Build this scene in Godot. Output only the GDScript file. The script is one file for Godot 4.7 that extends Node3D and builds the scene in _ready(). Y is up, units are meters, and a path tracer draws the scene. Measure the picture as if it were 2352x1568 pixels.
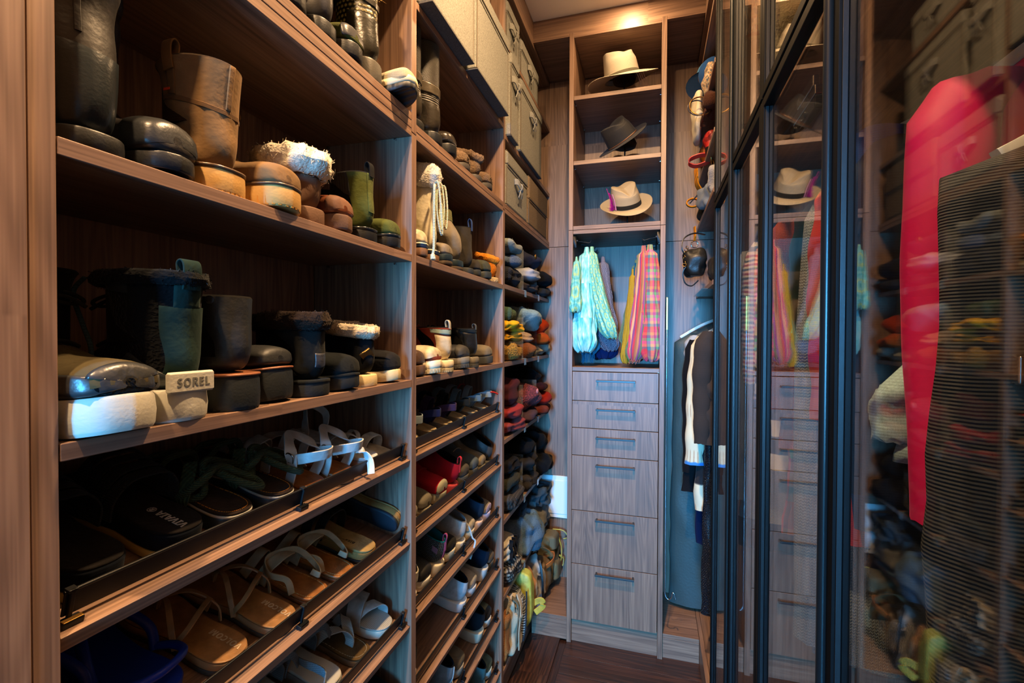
extends Node3D
# Walk-in closet: shoe shelving on the left, hat and drawer tower at the end, glass wardrobe on the right.
# Units are metres; the camera stands at the origin of x and z, the closet runs along -z.

const FRONT := -0.6        # front plane of the shelving on the left
const BACK := -0.9         # back of that shelving
const END := -2.787        # end wall
const TOWER := -2.377      # front plane of the drawer tower
const GLASS := 0.23        # plane of the wardrobe's panes
const EYE := 1.5546

var mats := {}
var texs := {}
var names := {}
var rng := RandomNumberGenerator.new()


# ---------------------------------------------------------------- meshes
class Shape:
	var v := PackedVector3Array()
	var n := PackedVector3Array()
	var t := PackedVector2Array()
	var i := PackedInt32Array()

	# nv rows of nu points; wrap closes the rows
	func grid(p: PackedVector3Array, nu: int, nv: int, wrap := false, us := 1.0, vs := 1.0) -> void:
		var o := v.size()
		var w := nu + 1 if wrap else nu
		for b in nv:
			for a in w:
				v.append(p[b * nu + a % nu])
				n.append(Vector3.ZERO)
				t.append(Vector2(us * a / (w - 1), vs * b / (nv - 1)))
		for b in nv - 1:
			for a in w - 1:
				var k := o + b * w + a
				tri(k, k + w, k + 1)
				tri(k + 1, k + w, k + w + 1)
		if wrap:
			for b in nv:
				var s := n[o + b * w] + n[o + b * w + w - 1]
				n[o + b * w] = s
				n[o + b * w + w - 1] = s
		for k in range(o, v.size()):
			n[k] = n[k].normalized() if n[k].length_squared() > 1e-24 else Vector3.UP

	func tri(a: int, b: int, c: int) -> void:
		var f := (v[c] - v[a]).cross(v[b] - v[a])
		n[a] += f
		n[b] += f
		n[c] += f
		i.append(a)
		i.append(b)
		i.append(c)

	# flat cap over a closed ring of points
	func cap(ring: PackedVector3Array, up: Vector3) -> void:
		var o := v.size()
		var m := Vector3.ZERO
		for q in ring:
			m += q
		m /= ring.size()
		v.append(m)
		n.append(up)
		t.append(Vector2(m.x, m.z))
		for q in ring:
			v.append(q)
			n.append(up)
			t.append(Vector2(q.x, q.z))
		for k in ring.size():
			var a := o + 1 + k
			var b := o + 1 + (k + 1) % ring.size()
			if (v[b] - v[o]).cross(v[a] - v[o]).dot(up) > 0:
				i.append_array([o, a, b])
			else:
				i.append_array([o, b, a])

	# box with rounded edges; grain runs along axis 0, 1 or 2
	func box(lo: Vector3, hi: Vector3, axis := 1, bevel := 0.001, off := Vector2.ZERO) -> void:
		var b := minf(bevel, 0.45 * minf(hi.x - lo.x, minf(hi.y - lo.y, hi.z - lo.z)))
		var o := v.size()
		var at := {}
		for f in 3:
			var g := (f + 1) % 3
			var h := (f + 2) % 3
			for s in [0, 1]:
				for c in [0, 1]:
					for d in [0, 1]:
						var q := Vector3.ZERO
						q[f] = hi[f] if s else lo[f]
						q[g] = hi[g] - b if c else lo[g] + b
						q[h] = hi[h] - b if d else lo[h] + b
						var nn := Vector3.ZERO
						nn[f] = 1.0 if s else -1.0
						var corner := Vector3i.ZERO
						corner[f] = s
						corner[g] = c
						corner[h] = d
						at[[f, corner]] = v.size()
						v.append(q)
						n.append(nn)
						var al: int = axis if f != axis else g
						var ac: int = 3 - f - al
						t.append(Vector2(q[ac] / 0.6 + off.x, q[al] / 3.2 + off.y))
		for f in 3:
			var g := (f + 1) % 3
			var h := (f + 2) % 3
			for s in [0, 1]:
				var k := []
				for cd in [[0, 0], [1, 0], [1, 1], [0, 1]]:
					var corner := Vector3i.ZERO
					corner[f] = s
					corner[g] = cd[0]
					corner[h] = cd[1]
					k.append(at[[f, corner]])
				quad(k[0], k[1], k[2], k[3])
			for c in [0, 1]:
				for d in [0, 1]:
					var p := Vector3i.ZERO
					p[g] = c
					p[h] = d
					var q := p
					q[f] = 1
					quad(at[[g, p]], at[[g, q]], at[[h, q]], at[[h, p]])
		for k in 8:
			var corner := Vector3i(k & 1, (k >> 1) & 1, (k >> 2) & 1)
			face(at[[0, corner]], at[[1, corner]], at[[2, corner]])

	func quad(a: int, b: int, c: int, d: int) -> void:
		face(a, b, c)
		face(a, c, d)

	func face(a: int, b: int, c: int) -> void:
		if (v[c] - v[a]).cross(v[b] - v[a]).dot(n[a] + n[b] + n[c]) < 0:
			i.append_array([a, c, b])
		else:
			i.append_array([a, b, c])

	# round tube along points
	func tube(p: Array, r: float, sides := 8, r2 := -1.0) -> void:
		var q := PackedVector3Array()
		var m := p.size()
		var side := Vector3.ZERO
		for k in m:
			var d: Vector3 = (p[mini(k + 1, m - 1)] - p[maxi(k - 1, 0)]).normalized()
			if side == Vector3.ZERO:
				side = d.cross(Vector3.UP if absf(d.y) < 0.9 else Vector3.RIGHT).normalized()
			side = (side - d * side.dot(d)).normalized()
			var up := d.cross(side)
			var rr := r if r2 < 0 else lerpf(r, r2, float(k) / (m - 1))
			for a in sides:
				var an := TAU * a / sides
				q.append(p[k] + side * cos(an) * rr + up * sin(an) * rr)
		grid(q, sides, m, true, 1.0, 1.0)
		cap(q.slice(0, sides), (p[0] - p[1]).normalized())
		cap(q.slice(sides * (m - 1)), (p[m - 1] - p[m - 2]).normalized())

	# flat strap along points: across gives the width direction at each point (or one for all)
	func strap(p: Array, across: Array, width: float, thick: float) -> void:
		var q := PackedVector3Array()
		var m := p.size()
		for k in m:
			var d: Vector3 = (p[mini(k + 1, m - 1)] - p[maxi(k - 1, 0)]).normalized()
			var s: Vector3 = across[mini(k, across.size() - 1)]
			s = (s - d * s.dot(d)).normalized() * width * 0.5
			var u := s.cross(d).normalized() * thick * 0.5
			for c in [[-1, -1], [-0.9, -1.25], [0, -1.3], [0.9, -1.25], [1, -1], [1, 1], [0.9, 1.25], [0, 1.3], [-0.9, 1.25], [-1, 1]]:
				q.append(p[k] + s * c[0] + u * c[1])
		grid(q, 10, m, true)
		cap(q.slice(0, 10), (p[0] - p[1]).normalized())
		cap(q.slice(10 * (m - 1)), (p[m - 1] - p[m - 2]).normalized())

	# profile of (radius, height) turned round y
	func lathe(prof: Array, sides := 24, sx := 1.0, sz := 1.0, at := Vector3.ZERO) -> void:
		var q := PackedVector3Array()
		for pr in prof:
			for a in sides:
				var an := TAU * a / sides
				q.append(at + Vector3(cos(an) * pr.x * sx, pr.y, sin(an) * pr.x * sz))
		grid(q, sides, prof.size(), true)

	func ball(c: Vector3, r: Vector3, nu := 16, nv := 10) -> void:
		var q := PackedVector3Array()
		for b in nv:
			var la := PI * b / (nv - 1) - PI / 2
			for a in nu:
				var lo := TAU * a / nu
				q.append(c + Vector3(cos(la) * cos(lo) * r.x, sin(la) * r.y, cos(la) * sin(lo) * r.z))
		grid(q, nu, nv, true)

	# short tapered hairs over the vertices laid down so far (from vertex number `from`)
	func hairs(count: int, length: float, thick: float, seed_: int, from := 0, droop := 0.3) -> void:
		var r := RandomNumberGenerator.new()
		r.seed = seed_
		var end := v.size()
		for k in count:
			var a := r.randi_range(from, end - 1)
			var nn := n[a]
			var p := v[a] + Vector3(r.randf_range(-1, 1), r.randf_range(-1, 1), r.randf_range(-1, 1)) * length * 0.35
			var d := (nn + Vector3(r.randf_range(-1, 1), r.randf_range(-1, 1), r.randf_range(-1, 1)) * 0.8).normalized()
			var tip := p + d * length * r.randf_range(0.5, 1.2) + Vector3.DOWN * length * droop
			var s := d.cross(Vector3(r.randf() - 0.5, r.randf() - 0.5, r.randf() - 0.5)).normalized() * thick
			var o := v.size()
			v.append_array([p - s, p + s, tip])
			n.append_array([nn, nn, nn])
			t.append_array([Vector2.ZERO, Vector2.ZERO, Vector2.ZERO])
			face(o, o + 1, o + 2)

	func moved(x: Transform3D, from := 0) -> void:
		for k in range(from, v.size()):
			v[k] = x * v[k]
			n[k] = (x.basis * n[k]).normalized()

	func mesh() -> ArrayMesh:
		var a := []
		a.resize(Mesh.ARRAY_MAX)
		a[Mesh.ARRAY_VERTEX] = v
		a[Mesh.ARRAY_NORMAL] = n
		a[Mesh.ARRAY_TEX_UV] = t
		a[Mesh.ARRAY_INDEX] = i
		var m := ArrayMesh.new()
		m.add_surface_from_arrays(Mesh.PRIMITIVE_TRIANGLES, a)
		return m


# smooth curve through points, `sub` steps each
func smooth(p: Array, sub := 6) -> Array:
	var out := []
	for k in p.size() - 1:
		var a: Vector3 = p[maxi(k - 1, 0)]
		var b: Vector3 = p[k]
		var c: Vector3 = p[k + 1]
		var d: Vector3 = p[mini(k + 2, p.size() - 1)]
		for s in sub:
			out.append(b.cubic_interpolate(c, a, d, float(s) / sub))
	out.append(p[p.size() - 1])
	return out


# ---------------------------------------------------------------- scene helpers
func numbered(called: String) -> String:
	names[called] = names.get(called, -1) + 1
	return called if names[called] == 0 else "%s_%03d" % [called, names[called]]


func thing(called: String, label: String, category: String, at := Vector3.ZERO, turn := 0.0, group := "") -> Node3D:
	var o := Node3D.new()
	o.name = numbered(called)
	add_child(o)
	o.position = at
	o.rotation_degrees.y = turn
	o.set_meta("label", label)
	o.set_meta("category", category)
	if group:
		o.set_meta("group", group)
	return o


func structure(called: String) -> Node3D:
	var o := Node3D.new()
	o.name = called
	add_child(o)
	o.set_meta("kind", "structure")
	return o


func part(parent: Node3D, called: String, m: Mesh, material: Material) -> MeshInstance3D:
	var o := MeshInstance3D.new()
	o.name = called
	o.mesh = m
	o.material_override = null
	for s in m.get_surface_count():
		o.set_surface_override_material(s, material)
	parent.add_child(o, true)
	return o


func build(parent: Node3D, called: String, s: Shape, material: Material) -> MeshInstance3D:
	return part(parent, called, s.mesh(), material)


func board(parent: Node3D, called: String, lo: Vector3, hi: Vector3, axis: int, material: Material = null, bevel := 0.0012) -> MeshInstance3D:
	var s := Shape.new()
	s.box(lo, hi, axis, bevel, Vector2(rng.randf(), rng.randf()))
	return build(parent, called, s, material if material else mats.walnut)


# ---------------------------------------------------------------- textures
func noise(seed_: int, freq: float, kind := FastNoiseLite.TYPE_SIMPLEX_SMOOTH, octaves := 3) -> FastNoiseLite:
	var f := FastNoiseLite.new()
	f.seed = seed_
	f.frequency = freq
	f.noise_type = kind
	f.fractal_octaves = octaves
	return f


func paint(w: int, h: int, f: Callable) -> ImageTexture:
	var im := Image.create(w, h, false, Image.FORMAT_RGB8)
	for y in h:
		for x in w:
			im.set_pixel(x, y, f.call(x, y))
	return ImageTexture.create_from_image(im)


# timber: u across the grain, v along it
func timber(seed_: int, w: int, h: int, dark: Color, mid: Color, light: Color, figure := 1.0) -> ImageTexture:
	var a := noise(seed_, 1.0, FastNoiseLite.TYPE_SIMPLEX_SMOOTH, 2)
	var b := noise(seed_ + 1, 1.0, FastNoiseLite.TYPE_SIMPLEX_SMOOTH, 3)
	var c := noise(seed_ + 2, 1.0, FastNoiseLite.TYPE_SIMPLEX, 1)
	var cs := PackedFloat32Array()
	var sn := PackedFloat32Array()
	for x in w:
		cs.append(cos(TAU * x / w))
		sn.append(sin(TAU * x / w))
	return paint(w, h, func(x, y):
		var l: float = a.get_noise_3d(cs[x] * 0.9, sn[x] * 0.9, y * 0.0022)
		var s: float = b.get_noise_3d(cs[x] * 7.0 + l, sn[x] * 7.0, y * 0.0040)
		var p: float = c.get_noise_3d(cs[x] * 34.0, sn[x] * 34.0, y * 0.020)
		var g: float = sin((l * 11.0 + float(x) / w * 3.0) * TAU * 0.55) * figure
		var k := 0.5 + 0.16 * l + 0.34 * s + 0.16 * p + 0.10 * g
		return dark.lerp(mid, clampf(k * 2.0, 0, 1)) if k < 0.5 else mid.lerp(light, clampf(k * 2.0 - 1.0, 0, 1)))


func grain(seed_: int, freq: float, lo: float, hi: float, octaves := 4, kind := FastNoiseLite.TYPE_SIMPLEX_SMOOTH) -> ImageTexture:
	var f := noise(seed_, freq, kind, octaves)
	var im := f.get_seamless_image(256, 256)
	im.convert(Image.FORMAT_RGB8)
	var d := im.get_data()
	for k in d.size():
		d[k] = int(255 * lerpf(lo, hi, d[k] / 255.0))
	return ImageTexture.create_from_image(Image.create_from_data(256, 256, false, Image.FORMAT_RGB8, d))


func grey(x: float) -> Color:
	return Color(x, x, x)


func make_textures() -> void:
	texs.walnut = timber(3, 384, 768, Color8(80, 61, 50), Color8(122, 95, 78), Color8(154, 125, 103))
	texs.oak = timber(11, 256, 768, Color8(24, 14, 10), Color8(50, 29, 20), Color8(86, 54, 37), 1.6)
	texs.fine = grain(5, 0.06, 0.0, 1.0, 4)
	texs.blotch = grain(6, 0.012, 0.72, 1.0, 5)
	texs.nap = grain(7, 0.10, 0.70, 1.0, 3)
	texs.hide = grain(8, 0.045, 0.0, 1.0, 3, FastNoiseLite.TYPE_CELLULAR)
	# knit: columns of interlocked v stitches
	texs.knit = paint(128, 128, func(x, y):
		var u := fmod(x / 16.0, 1.0)
		var w := fmod(y / 16.0 + absf(u - 0.5) * 1.4, 1.0)
		return grey(clampf(0.25 + 0.75 * sin(PI * w) * pow(sin(PI * fmod(u * 2.0, 1.0)), 0.5), 0, 1)))
	texs.rib = paint(64, 8, func(x, _y): return grey(0.5 + 0.5 * cos(TAU * x / 16.0)))
	texs.cord = paint(8, 64, func(_x, y): return grey(pow(0.5 + 0.5 * cos(TAU * y / 8.0), 0.7)))
	var wn := noise(21, 0.4, FastNoiseLite.TYPE_SIMPLEX, 2)
	texs.weave = paint(128, 128, func(x, y):
		var k := 0.5 + 0.5 * (sin(TAU * x / 8.0) if (int(x / 4.0) + int(y / 4.0)) % 2 == 0 else sin(TAU * y / 8.0))
		return grey(clampf(0.72 + 0.16 * k + 0.16 * wn.get_noise_2d(x, y), 0, 1)))
	texs.linen = paint(256, 256, func(x, y):
		return grey(clampf(0.84 + 0.13 * wn.get_noise_2d(x * 0.22, y * 2.2) + 0.13 * wn.get_noise_2d(x * 2.2 + 300, y * 0.22) + 0.06 * wn.get_noise_2d(x * 3.0, y * 3.0 + 70), 0, 1)))
	texs.straw = paint(128, 128, func(x, y):
		return grey(clampf(0.74 + 0.2 * absf(sin(TAU * y / 16.0)) + 0.10 * sin(TAU * x / 8.0 + PI * int(y / 8.0)), 0, 1)))
	texs.boucle = grain(9, 0.05, 0.25, 1.0, 2, FastNoiseLite.TYPE_CELLULAR)
	texs.dots = paint(64, 64, func(x, y):
		var q := Vector2(fmod(x + (4 if int(y / 8.0) % 2 else 0), 8.0) - 4.0, fmod(y, 8.0) - 4.0)
		return grey(0.95 if q.length() < 2.6 else 0.12))


func mat(key: String, color: Color, rough := 0.6, o := {}) -> StandardMaterial3D:
	if mats.has(key):
		return mats[key]
	var m := StandardMaterial3D.new()
	m.resource_name = key
	m.albedo_color = color
	m.roughness = rough
	m.metallic = o.get("metal", 0.0)
	m.metallic_specular = o.get("spec", 0.5)
	if o.has("tex"):
		m.albedo_texture = texs[o.tex]
	if o.has("bump"):
		m.heightmap_enabled = true
		m.heightmap_texture = texs[o.bump]
		m.heightmap_scale = o.get("depth", 0.1)
	if o.get("tri", 0.0) > 0:
		m.uv1_triplanar = true
		m.uv1_scale = Vector3.ONE * o.tri
	elif o.has("scale"):
		m.uv1_scale = o.scale
	if o.has("sheen"):
		m.rim_enabled = true
		m.rim = o.sheen
		m.rim_tint = 0.6
	if o.has("coat"):
		m.clearcoat_enabled = true
		m.clearcoat = o.coat
		m.clearcoat_roughness = o.get("coat_rough", 0.2)
	if o.has("alpha"):
		m.transparency = BaseMaterial3D.TRANSPARENCY_ALPHA
		m.albedo_color.a = o.alpha
	if o.has("glow"):
		m.emission_enabled = true
		m.emission = color
		m.emission_energy_multiplier = o.glow
	if o.has("back"):
		m.backlight_enabled = true
		m.backlight = color * o.back
	mats[key] = m
	return m


# families of surface: the same look in any colour
func leather(c: Color, rough := 0.45) -> StandardMaterial3D:
	return mat("leather %s %.2f" % [c.to_html(), rough], c, rough, {"tex": "blotch", "bump": "hide", "depth": 0.05, "tri": 9.0})


func suede(c: Color) -> StandardMaterial3D:
	return mat("suede " + c.to_html(), c, 0.95, {"tex": "blotch", "bump": "fine", "depth": 0.06, "tri": 6.0, "sheen": 0.35, "spec": 0.2})


func rubber(c: Color, rough := 0.6) -> StandardMaterial3D:
	return mat("rubber %s %.2f" % [c.to_html(), rough], c, rough, {"bump": "fine", "depth": 0.02, "tri": 12.0, "spec": 0.4})


func knit(c: Color, size := 22.0) -> StandardMaterial3D:
	return mat("knit %s %.0f" % [c.to_html(), size], c, 0.95, {"tex": "nap", "bump": "knit", "depth": 0.25, "tri": size, "sheen": 0.4, "spec": 0.15})


func cloth(c: Color, tri := 16.0) -> StandardMaterial3D:
	return mat("cloth %s %.0f" % [c.to_html(), tri], c, 0.85, {"tex": "weave", "bump": "weave", "depth": 0.03, "tri": tri, "sheen": 0.25, "spec": 0.2})


func fleece(c: Color) -> StandardMaterial3D:
	return mat("fleece " + c.to_html(), c, 1.0, {"tex": "nap", "bump": "boucle", "depth": 0.3, "tri": 14.0, "sheen": 0.5, "spec": 0.1})


func make_materials() -> void:
	mat("walnut", Color(1, 1, 1), 0.42, {"tex": "walnut", "bump": "walnut", "depth": 0.012})
	mat("edge", Color8(142, 138, 130), 0.5)
	mat("oak", Color(1, 1, 1), 0.32, {"tex": "oak", "bump": "oak", "depth": 0.03})
	mat("plaster", Color8(236, 231, 225), 0.9, {"bump": "fine", "depth": 0.02, "tri": 3.0})
	mat("taupe_paint", Color8(132, 112, 96), 0.9, {"bump": "fine", "depth": 0.02, "tri": 3.0})
	mat("white_paint", Color8(226, 230, 232), 0.4)
	mat("black_metal", Color8(12, 13, 15), 0.45, {"spec": 0.4})
	mat("frame_metal", Color8(11, 12, 13), 0.5, {"spec": 0.18})
	mat("grip_metal", Color8(16, 20, 22), 0.28, {"spec": 0.35})
	mat("chrome", Color8(200, 204, 208), 0.16, {"metal": 1.0})
	mat("steel", Color8(150, 152, 150), 0.3, {"metal": 1.0})
	mat("brass", Color8(176, 132, 70), 0.34, {"metal": 1.0})
	mat("handle", Color8(58, 62, 64), 0.35, {"metal": 0.6})
	mat("pane", Color8(30, 34, 34), 0.02, {"alpha": 0.06})
	mat("acrylic", Color8(225, 235, 238), 0.03, {"alpha": 0.05})
	mat("box_linen", Color8(150, 150, 142), 0.95, {"tex": "linen", "bump": "linen", "depth": 0.04, "tri": 5.0, "spec": 0.15})
	mat("box_taupe", Color8(138, 122, 104), 0.95, {"tex": "linen", "bump": "linen", "depth": 0.04, "tri": 5.0, "spec": 0.15})
	mat("box_base", Color8(92, 92, 92), 0.95, {"tex": "linen", "tri": 5.0})
	mat("piping", Color8(92, 84, 72), 0.9)


# ---------------------------------------------------------------- camera, light
func set_camera_and_light() -> void:
	var cam := Camera3D.new()
	cam.name = "camera"
	add_child(cam)
	cam.position = Vector3(0, EYE, 0)
	cam.rotation_order = EULER_ORDER_YXZ
	cam.rotation_degrees = Vector3(-0.7892, 16.5667, 0.219)
	cam.fov = 71.268
	cam.near = 0.02
	cam.far = 60
	cam.current = true

	var we := WorldEnvironment.new()
	we.name = "environment"
	var e := Environment.new()
	e.tonemap_mode = Environment.TONE_MAPPER_LINEAR
	e.tonemap_exposure = 1.0
	e.background_mode = Environment.BG_SKY
	var sky := Sky.new()
	var sm := ProceduralSkyMaterial.new()
	sm.sky_top_color = Color8(86, 148, 196)
	sm.sky_horizon_color = Color8(150, 196, 222)
	sm.ground_bottom_color = Color8(84, 96, 100)
	sm.ground_horizon_color = Color8(140, 170, 184)
	sm.sky_energy_multiplier = 1.0
	sky.sky_material = sm
	e.sky = sky
	e.sdfgi_enabled = true
	e.ssao_enabled = true
	e.ssil_enabled = true
	we.environment = e
	add_child(we)

	# daylight from the window in the wall behind the camera
	var day := AreaLight3D.new()
	day.name = "window_daylight"
	day.area_size = Vector2(0.8, 1.6)
	day.light_color = Color(0.31, 0.71, 1.0)
	day.light_energy = 90.0
	day.area_range = 12.0
	day.shadow_enabled = true
	add_child(day)
	day.position = Vector3(-0.25, 1.75, 4.84)


func downlight(at: Vector3, energy: float, label: String) -> void:
	var d := thing("downlight", label, "ceiling light", at, 0, "recessed downlights in the closet ceiling")
	var ring := Shape.new()
	ring.lathe([Vector2(0.034, 0.0), Vector2(0.036, -0.004), Vector2(0.046, -0.004), Vector2(0.048, 0.0), Vector2(0.048, 0.004)], 32)
	build(d, "trim_ring", ring, mats.white_paint)
	var lens := Shape.new()
	var pts := PackedVector3Array()
	for a in 24:
		pts.append(Vector3(cos(TAU * a / 24) * 0.034, 0.001, sin(TAU * a / 24) * 0.034))
	lens.cap(pts, Vector3.DOWN)
	build(d, "lamp_lens", lens, mat("lamp_glow", Color(1.0, 0.78, 0.52), 0.5, {"glow": 6.0}))
	var s := AreaLight3D.new()
	s.name = "lamp_light"
	s.light_color = Color(1.0, 0.81, 0.59)
	s.light_energy = energy
	s.area_size = Vector2(0.062, 0.062)
	s.area_range = 9.0
	s.shadow_enabled = true
	d.add_child(s)
	s.position.y = -0.006
	s.rotation_degrees.x = -90


# ---------------------------------------------------------------- room
func make_room() -> void:
	var f := structure("floor")
	var slab := Shape.new()
	slab.box(Vector3(-1.05, -0.12, -2.95), Vector3(1.05, -0.012, 5.02), 2)
	build(f, "subfloor", slab, mats.oak)
	# boards: one lengthwise along the shelving, the rest across the aisle
	var z := -2.40
	while z < 4.0:
		board(f, "plank", Vector3(-0.61, -0.012, z), Vector3(-0.425 + 0.03 * sin(z * 3), 0.0, z + 0.85), 2, mats.oak, 0.001)
		z += 0.852
	z = -2.40
	while z < 4.7:
		var w := 0.127
		board(f, "plank", Vector3(-0.4245 + 0.03 * sin((z - 0.1) * 3) * 0.0 + 0.012, -0.012, z), Vector3(0.23, 0.0, z + w - 0.0015), 0, mats.oak, 0.001)
		z += w
	board(f, "plank", Vector3(-0.95, -0.012, -0.245), Vector3(-0.615, 0.0, 4.89), 2, mats.oak, 0.001)
	board(f, "plank", Vector3(0.235, -0.012, -0.2), Vector3(0.95, 0.0, 4.89), 2, mats.oak, 0.001)

	var c := structure("ceiling")
	var cs := Shape.new()
	cs.box(Vector3(-1.05, 3.15, -2.95), Vector3(1.05, 3.27, 5.02), 2)
	build(c, "ceiling_panel", cs, mats.plaster)
	var w1 := structure("wall_left")
	board(w1, "wall_panel", Vector3(-1.05, -0.1, -2.95), Vector3(-0.915, 3.15, 5.02), 1, mats.taupe_paint)
	var w2 := structure("wall_right")
	board(w2, "wall_panel", Vector3(0.90, -0.1, -2.95), Vector3(1.05, 3.15, 5.02), 1, mats.taupe_paint)
	var w3 := structure("wall_end")
	# laminate facing in two lifts, as the joint in the photograph shows
	for k in [[-0.915, 0.0, 2.075], [-0.915, 2.077, 3.15]]:
		board(w3, "wall_panel", Vector3(-0.915, k[1], END - 0.1), Vector3(0.90, k[2], END), 1)
	# wall behind the camera with the window
	var w4 := structure("wall_entry")
	board(w4, "wall_panel", Vector3(-0.915, 0, 4.9), Vector3(-0.75, 3.15, 5.02), 1, mats.taupe_paint)
	board(w4, "wall_panel", Vector3(0.20, 0, 4.9), Vector3(0.90, 3.15, 5.02), 1, mats.taupe_paint)
	board(w4, "wall_panel", Vector3(-0.75, 0, 4.9), Vector3(0.20, 0.90, 5.02), 1, mats.taupe_paint)
	board(w4, "wall_panel", Vector3(-0.75, 2.60, 4.9), Vector3(0.20, 3.15, 5.02), 1, mats.taupe_paint)
	# doorway of the closet behind the camera
	var w5 := structure("wall_doorway")
	board(w5, "wall_panel", Vector3(-0.915, 0, 0.70), Vector3(-0.72, 3.15, 0.80), 1, mats.taupe_paint)
	board(w5, "wall_panel", Vector3(0.30, 0, 0.70), Vector3(0.90, 3.15, 0.80), 1, mats.taupe_paint)
	board(w5, "wall_panel", Vector3(-0.72, 2.02, 0.70), Vector3(0.30, 3.15, 0.80), 1, mats.taupe_paint)
	var wi := structure("window_1")
	for k in [-0.75, -0.295, 0.16]:
		board(wi, "window_frame", Vector3(k, 0.90, 4.95), Vector3(k + 0.04, 2.60, 4.99), 1, mats.white_paint)
	for k in [0.90, 2.56]:
		board(wi, "window_frame", Vector3(-0.71, k, 4.95), Vector3(0.16, k + 0.04, 4.99), 0, mats.white_paint)
	for k in [[-0.71, -0.295], [-0.255, 0.16]]:
		board(wi, "window_pane", Vector3(k[0], 0.94, 4.968), Vector3(k[1], 2.56, 4.972), 1, mats.acrylic)
	# timber fascia round the recessed ceiling
	var t1 := structure("trim_1")
	board(t1, "fascia", Vector3(-0.618, 3.043, TOWER - 0.018), Vector3(0.238, 3.149, TOWER), 0)
	var t2 := structure("trim_2")
	board(t2, "fascia", Vector3(-0.618, 3.043, TOWER + 0.0005), Vector3(-0.6, 3.149, 0.60), 2)
	var t4 := structure("trim_4")
	board(t4, "soffit", Vector3(-0.60, 3.0435, END + 0.001), Vector3(-0.4140, 3.060, TOWER - 0.0185), 0)
	board(t4, "soffit", Vector3(0.0512, 3.0435, END + 0.001), Vector3(0.2180, 3.060, TOWER - 0.0185), 0)
	var t3 := structure("trim_3")
	board(t3, "fascia", Vector3(0.2186, 3.043, TOWER + 0.0005), Vector3(0.2386, 3.149, 0.60), 2)


# ---------------------------------------------------------------- shelving on the left
func acrylic_divider(unit: Node3D, z: float, y: float, h: float) -> void:
	var d := Node3D.new()
	d.name = "shelf_divider"
	unit.add_child(d, true)
	var s := Shape.new()
	s.box(Vector3(BACK + 0.05, y + 0.001, z - 0.0015), Vector3(FRONT - 0.008, y + h, z + 0.0015), 1, 0.0008)
	build(d, "pane", s, mats.acrylic)
	var c := Shape.new()
	c.box(Vector3(FRONT - 0.03, y + 0.0005, z - 0.014), Vector3(FRONT + 0.004, y + 0.003, z + 0.014))
	c.box(Vector3(FRONT + 0.0015, y - 0.03, z - 0.014), Vector3(FRONT + 0.004, y + 0.001, z + 0.014))
	build(d, "clip", c, mat("clip", Color8(150, 178, 192), 0.12, {"alpha": 0.35}))


func pin(unit: Node3D, x: float, y: float, z: float) -> void:
	var s := Shape.new()
	s.tube([Vector3(x, y, z), Vector3(x, y, z + 0.008)], 0.003, 8)
	build(unit, "shelf_pin", s, mats.chrome)


# tilted shoe shelf with its black fence: y is the height of the front edge
func shoe_shelf(unit: Node3D, y: float, z0: float, z1: float) -> void:
	var tilt := 14.0
	var sh := Node3D.new()
	sh.name = "shoe_shelf"
	unit.add_child(sh, true)
	sh.position = Vector3(FRONT - 0.003, y, 0)
	sh.rotation_degrees.z = -tilt
	board(sh, "shelf_board", Vector3(-0.285, -0.019, z1 + 0.001), Vector3(0, 0, z0 - 0.001), 2)
	var r := Shape.new()
	r.box(Vector3(-0.0235, 0.008, z1 + 0.012), Vector3(-0.0205, 0.037, z0 - 0.012))
	r.tube([Vector3(-0.022, 0.037, z1 + 0.012), Vector3(-0.022, 0.037, z0 - 0.012)], 0.0022, 8)
	build(sh, "fence_rail", r, mats.black_metal)
	for z in [z0 - 0.018, (z0 + z1) * 0.5, z1 + 0.018]:
		var b := Shape.new()
		b.box(Vector3(-0.0205, 0.0, z - 0.0025), Vector3(-0.0165, 0.041, z + 0.0025), 1, 0.0008)
		b.box(Vector3(-0.026, 0.037, z - 0.005), Vector3(-0.0165, 0.041, z + 0.005), 1, 0.0008)
		b.box(Vector3(-0.021, 0.0, z - 0.011), Vector3(-0.009, 0.0075, z + 0.011), 1, 0.0012)
		build(sh, "fence_bracket", b, mats.black_metal)
		var s := Shape.new()
		s.box(Vector3(-0.0155, 0.0075, z - 0.010), Vector3(-0.0095, 0.0088, z + 0.010), 1, 0.0005)
		build(sh, "bracket_cap", s, mats.brass if z > -0.4 else mats.frame_metal)


func flat_shelf(unit: Node3D, y: float, z0: float, z1: float, boards := 1) -> void:
	for k in boards:
		board(unit, "shelf", Vector3(BACK, y - 0.0195 - k * 0.0208, z1 + 0.0008), Vector3(FRONT, y - k * 0.0208, z0 - 0.0008), 2)
	for x in [FRONT - 0.045, BACK + 0.05]:
		pin(unit, x, y - 0.0235 - (boards - 1) * 0.0208, z1 + 0.0008)


func side_panel(unit: Node3D, z0: float, z1: float) -> void:
	for k in [[0.0, 2.0745], [2.0765, 3.043]]:
		board(unit, "side_panel", Vector3(BACK, k[0], z1), Vector3(FRONT, k[1], z0), 1)


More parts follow.
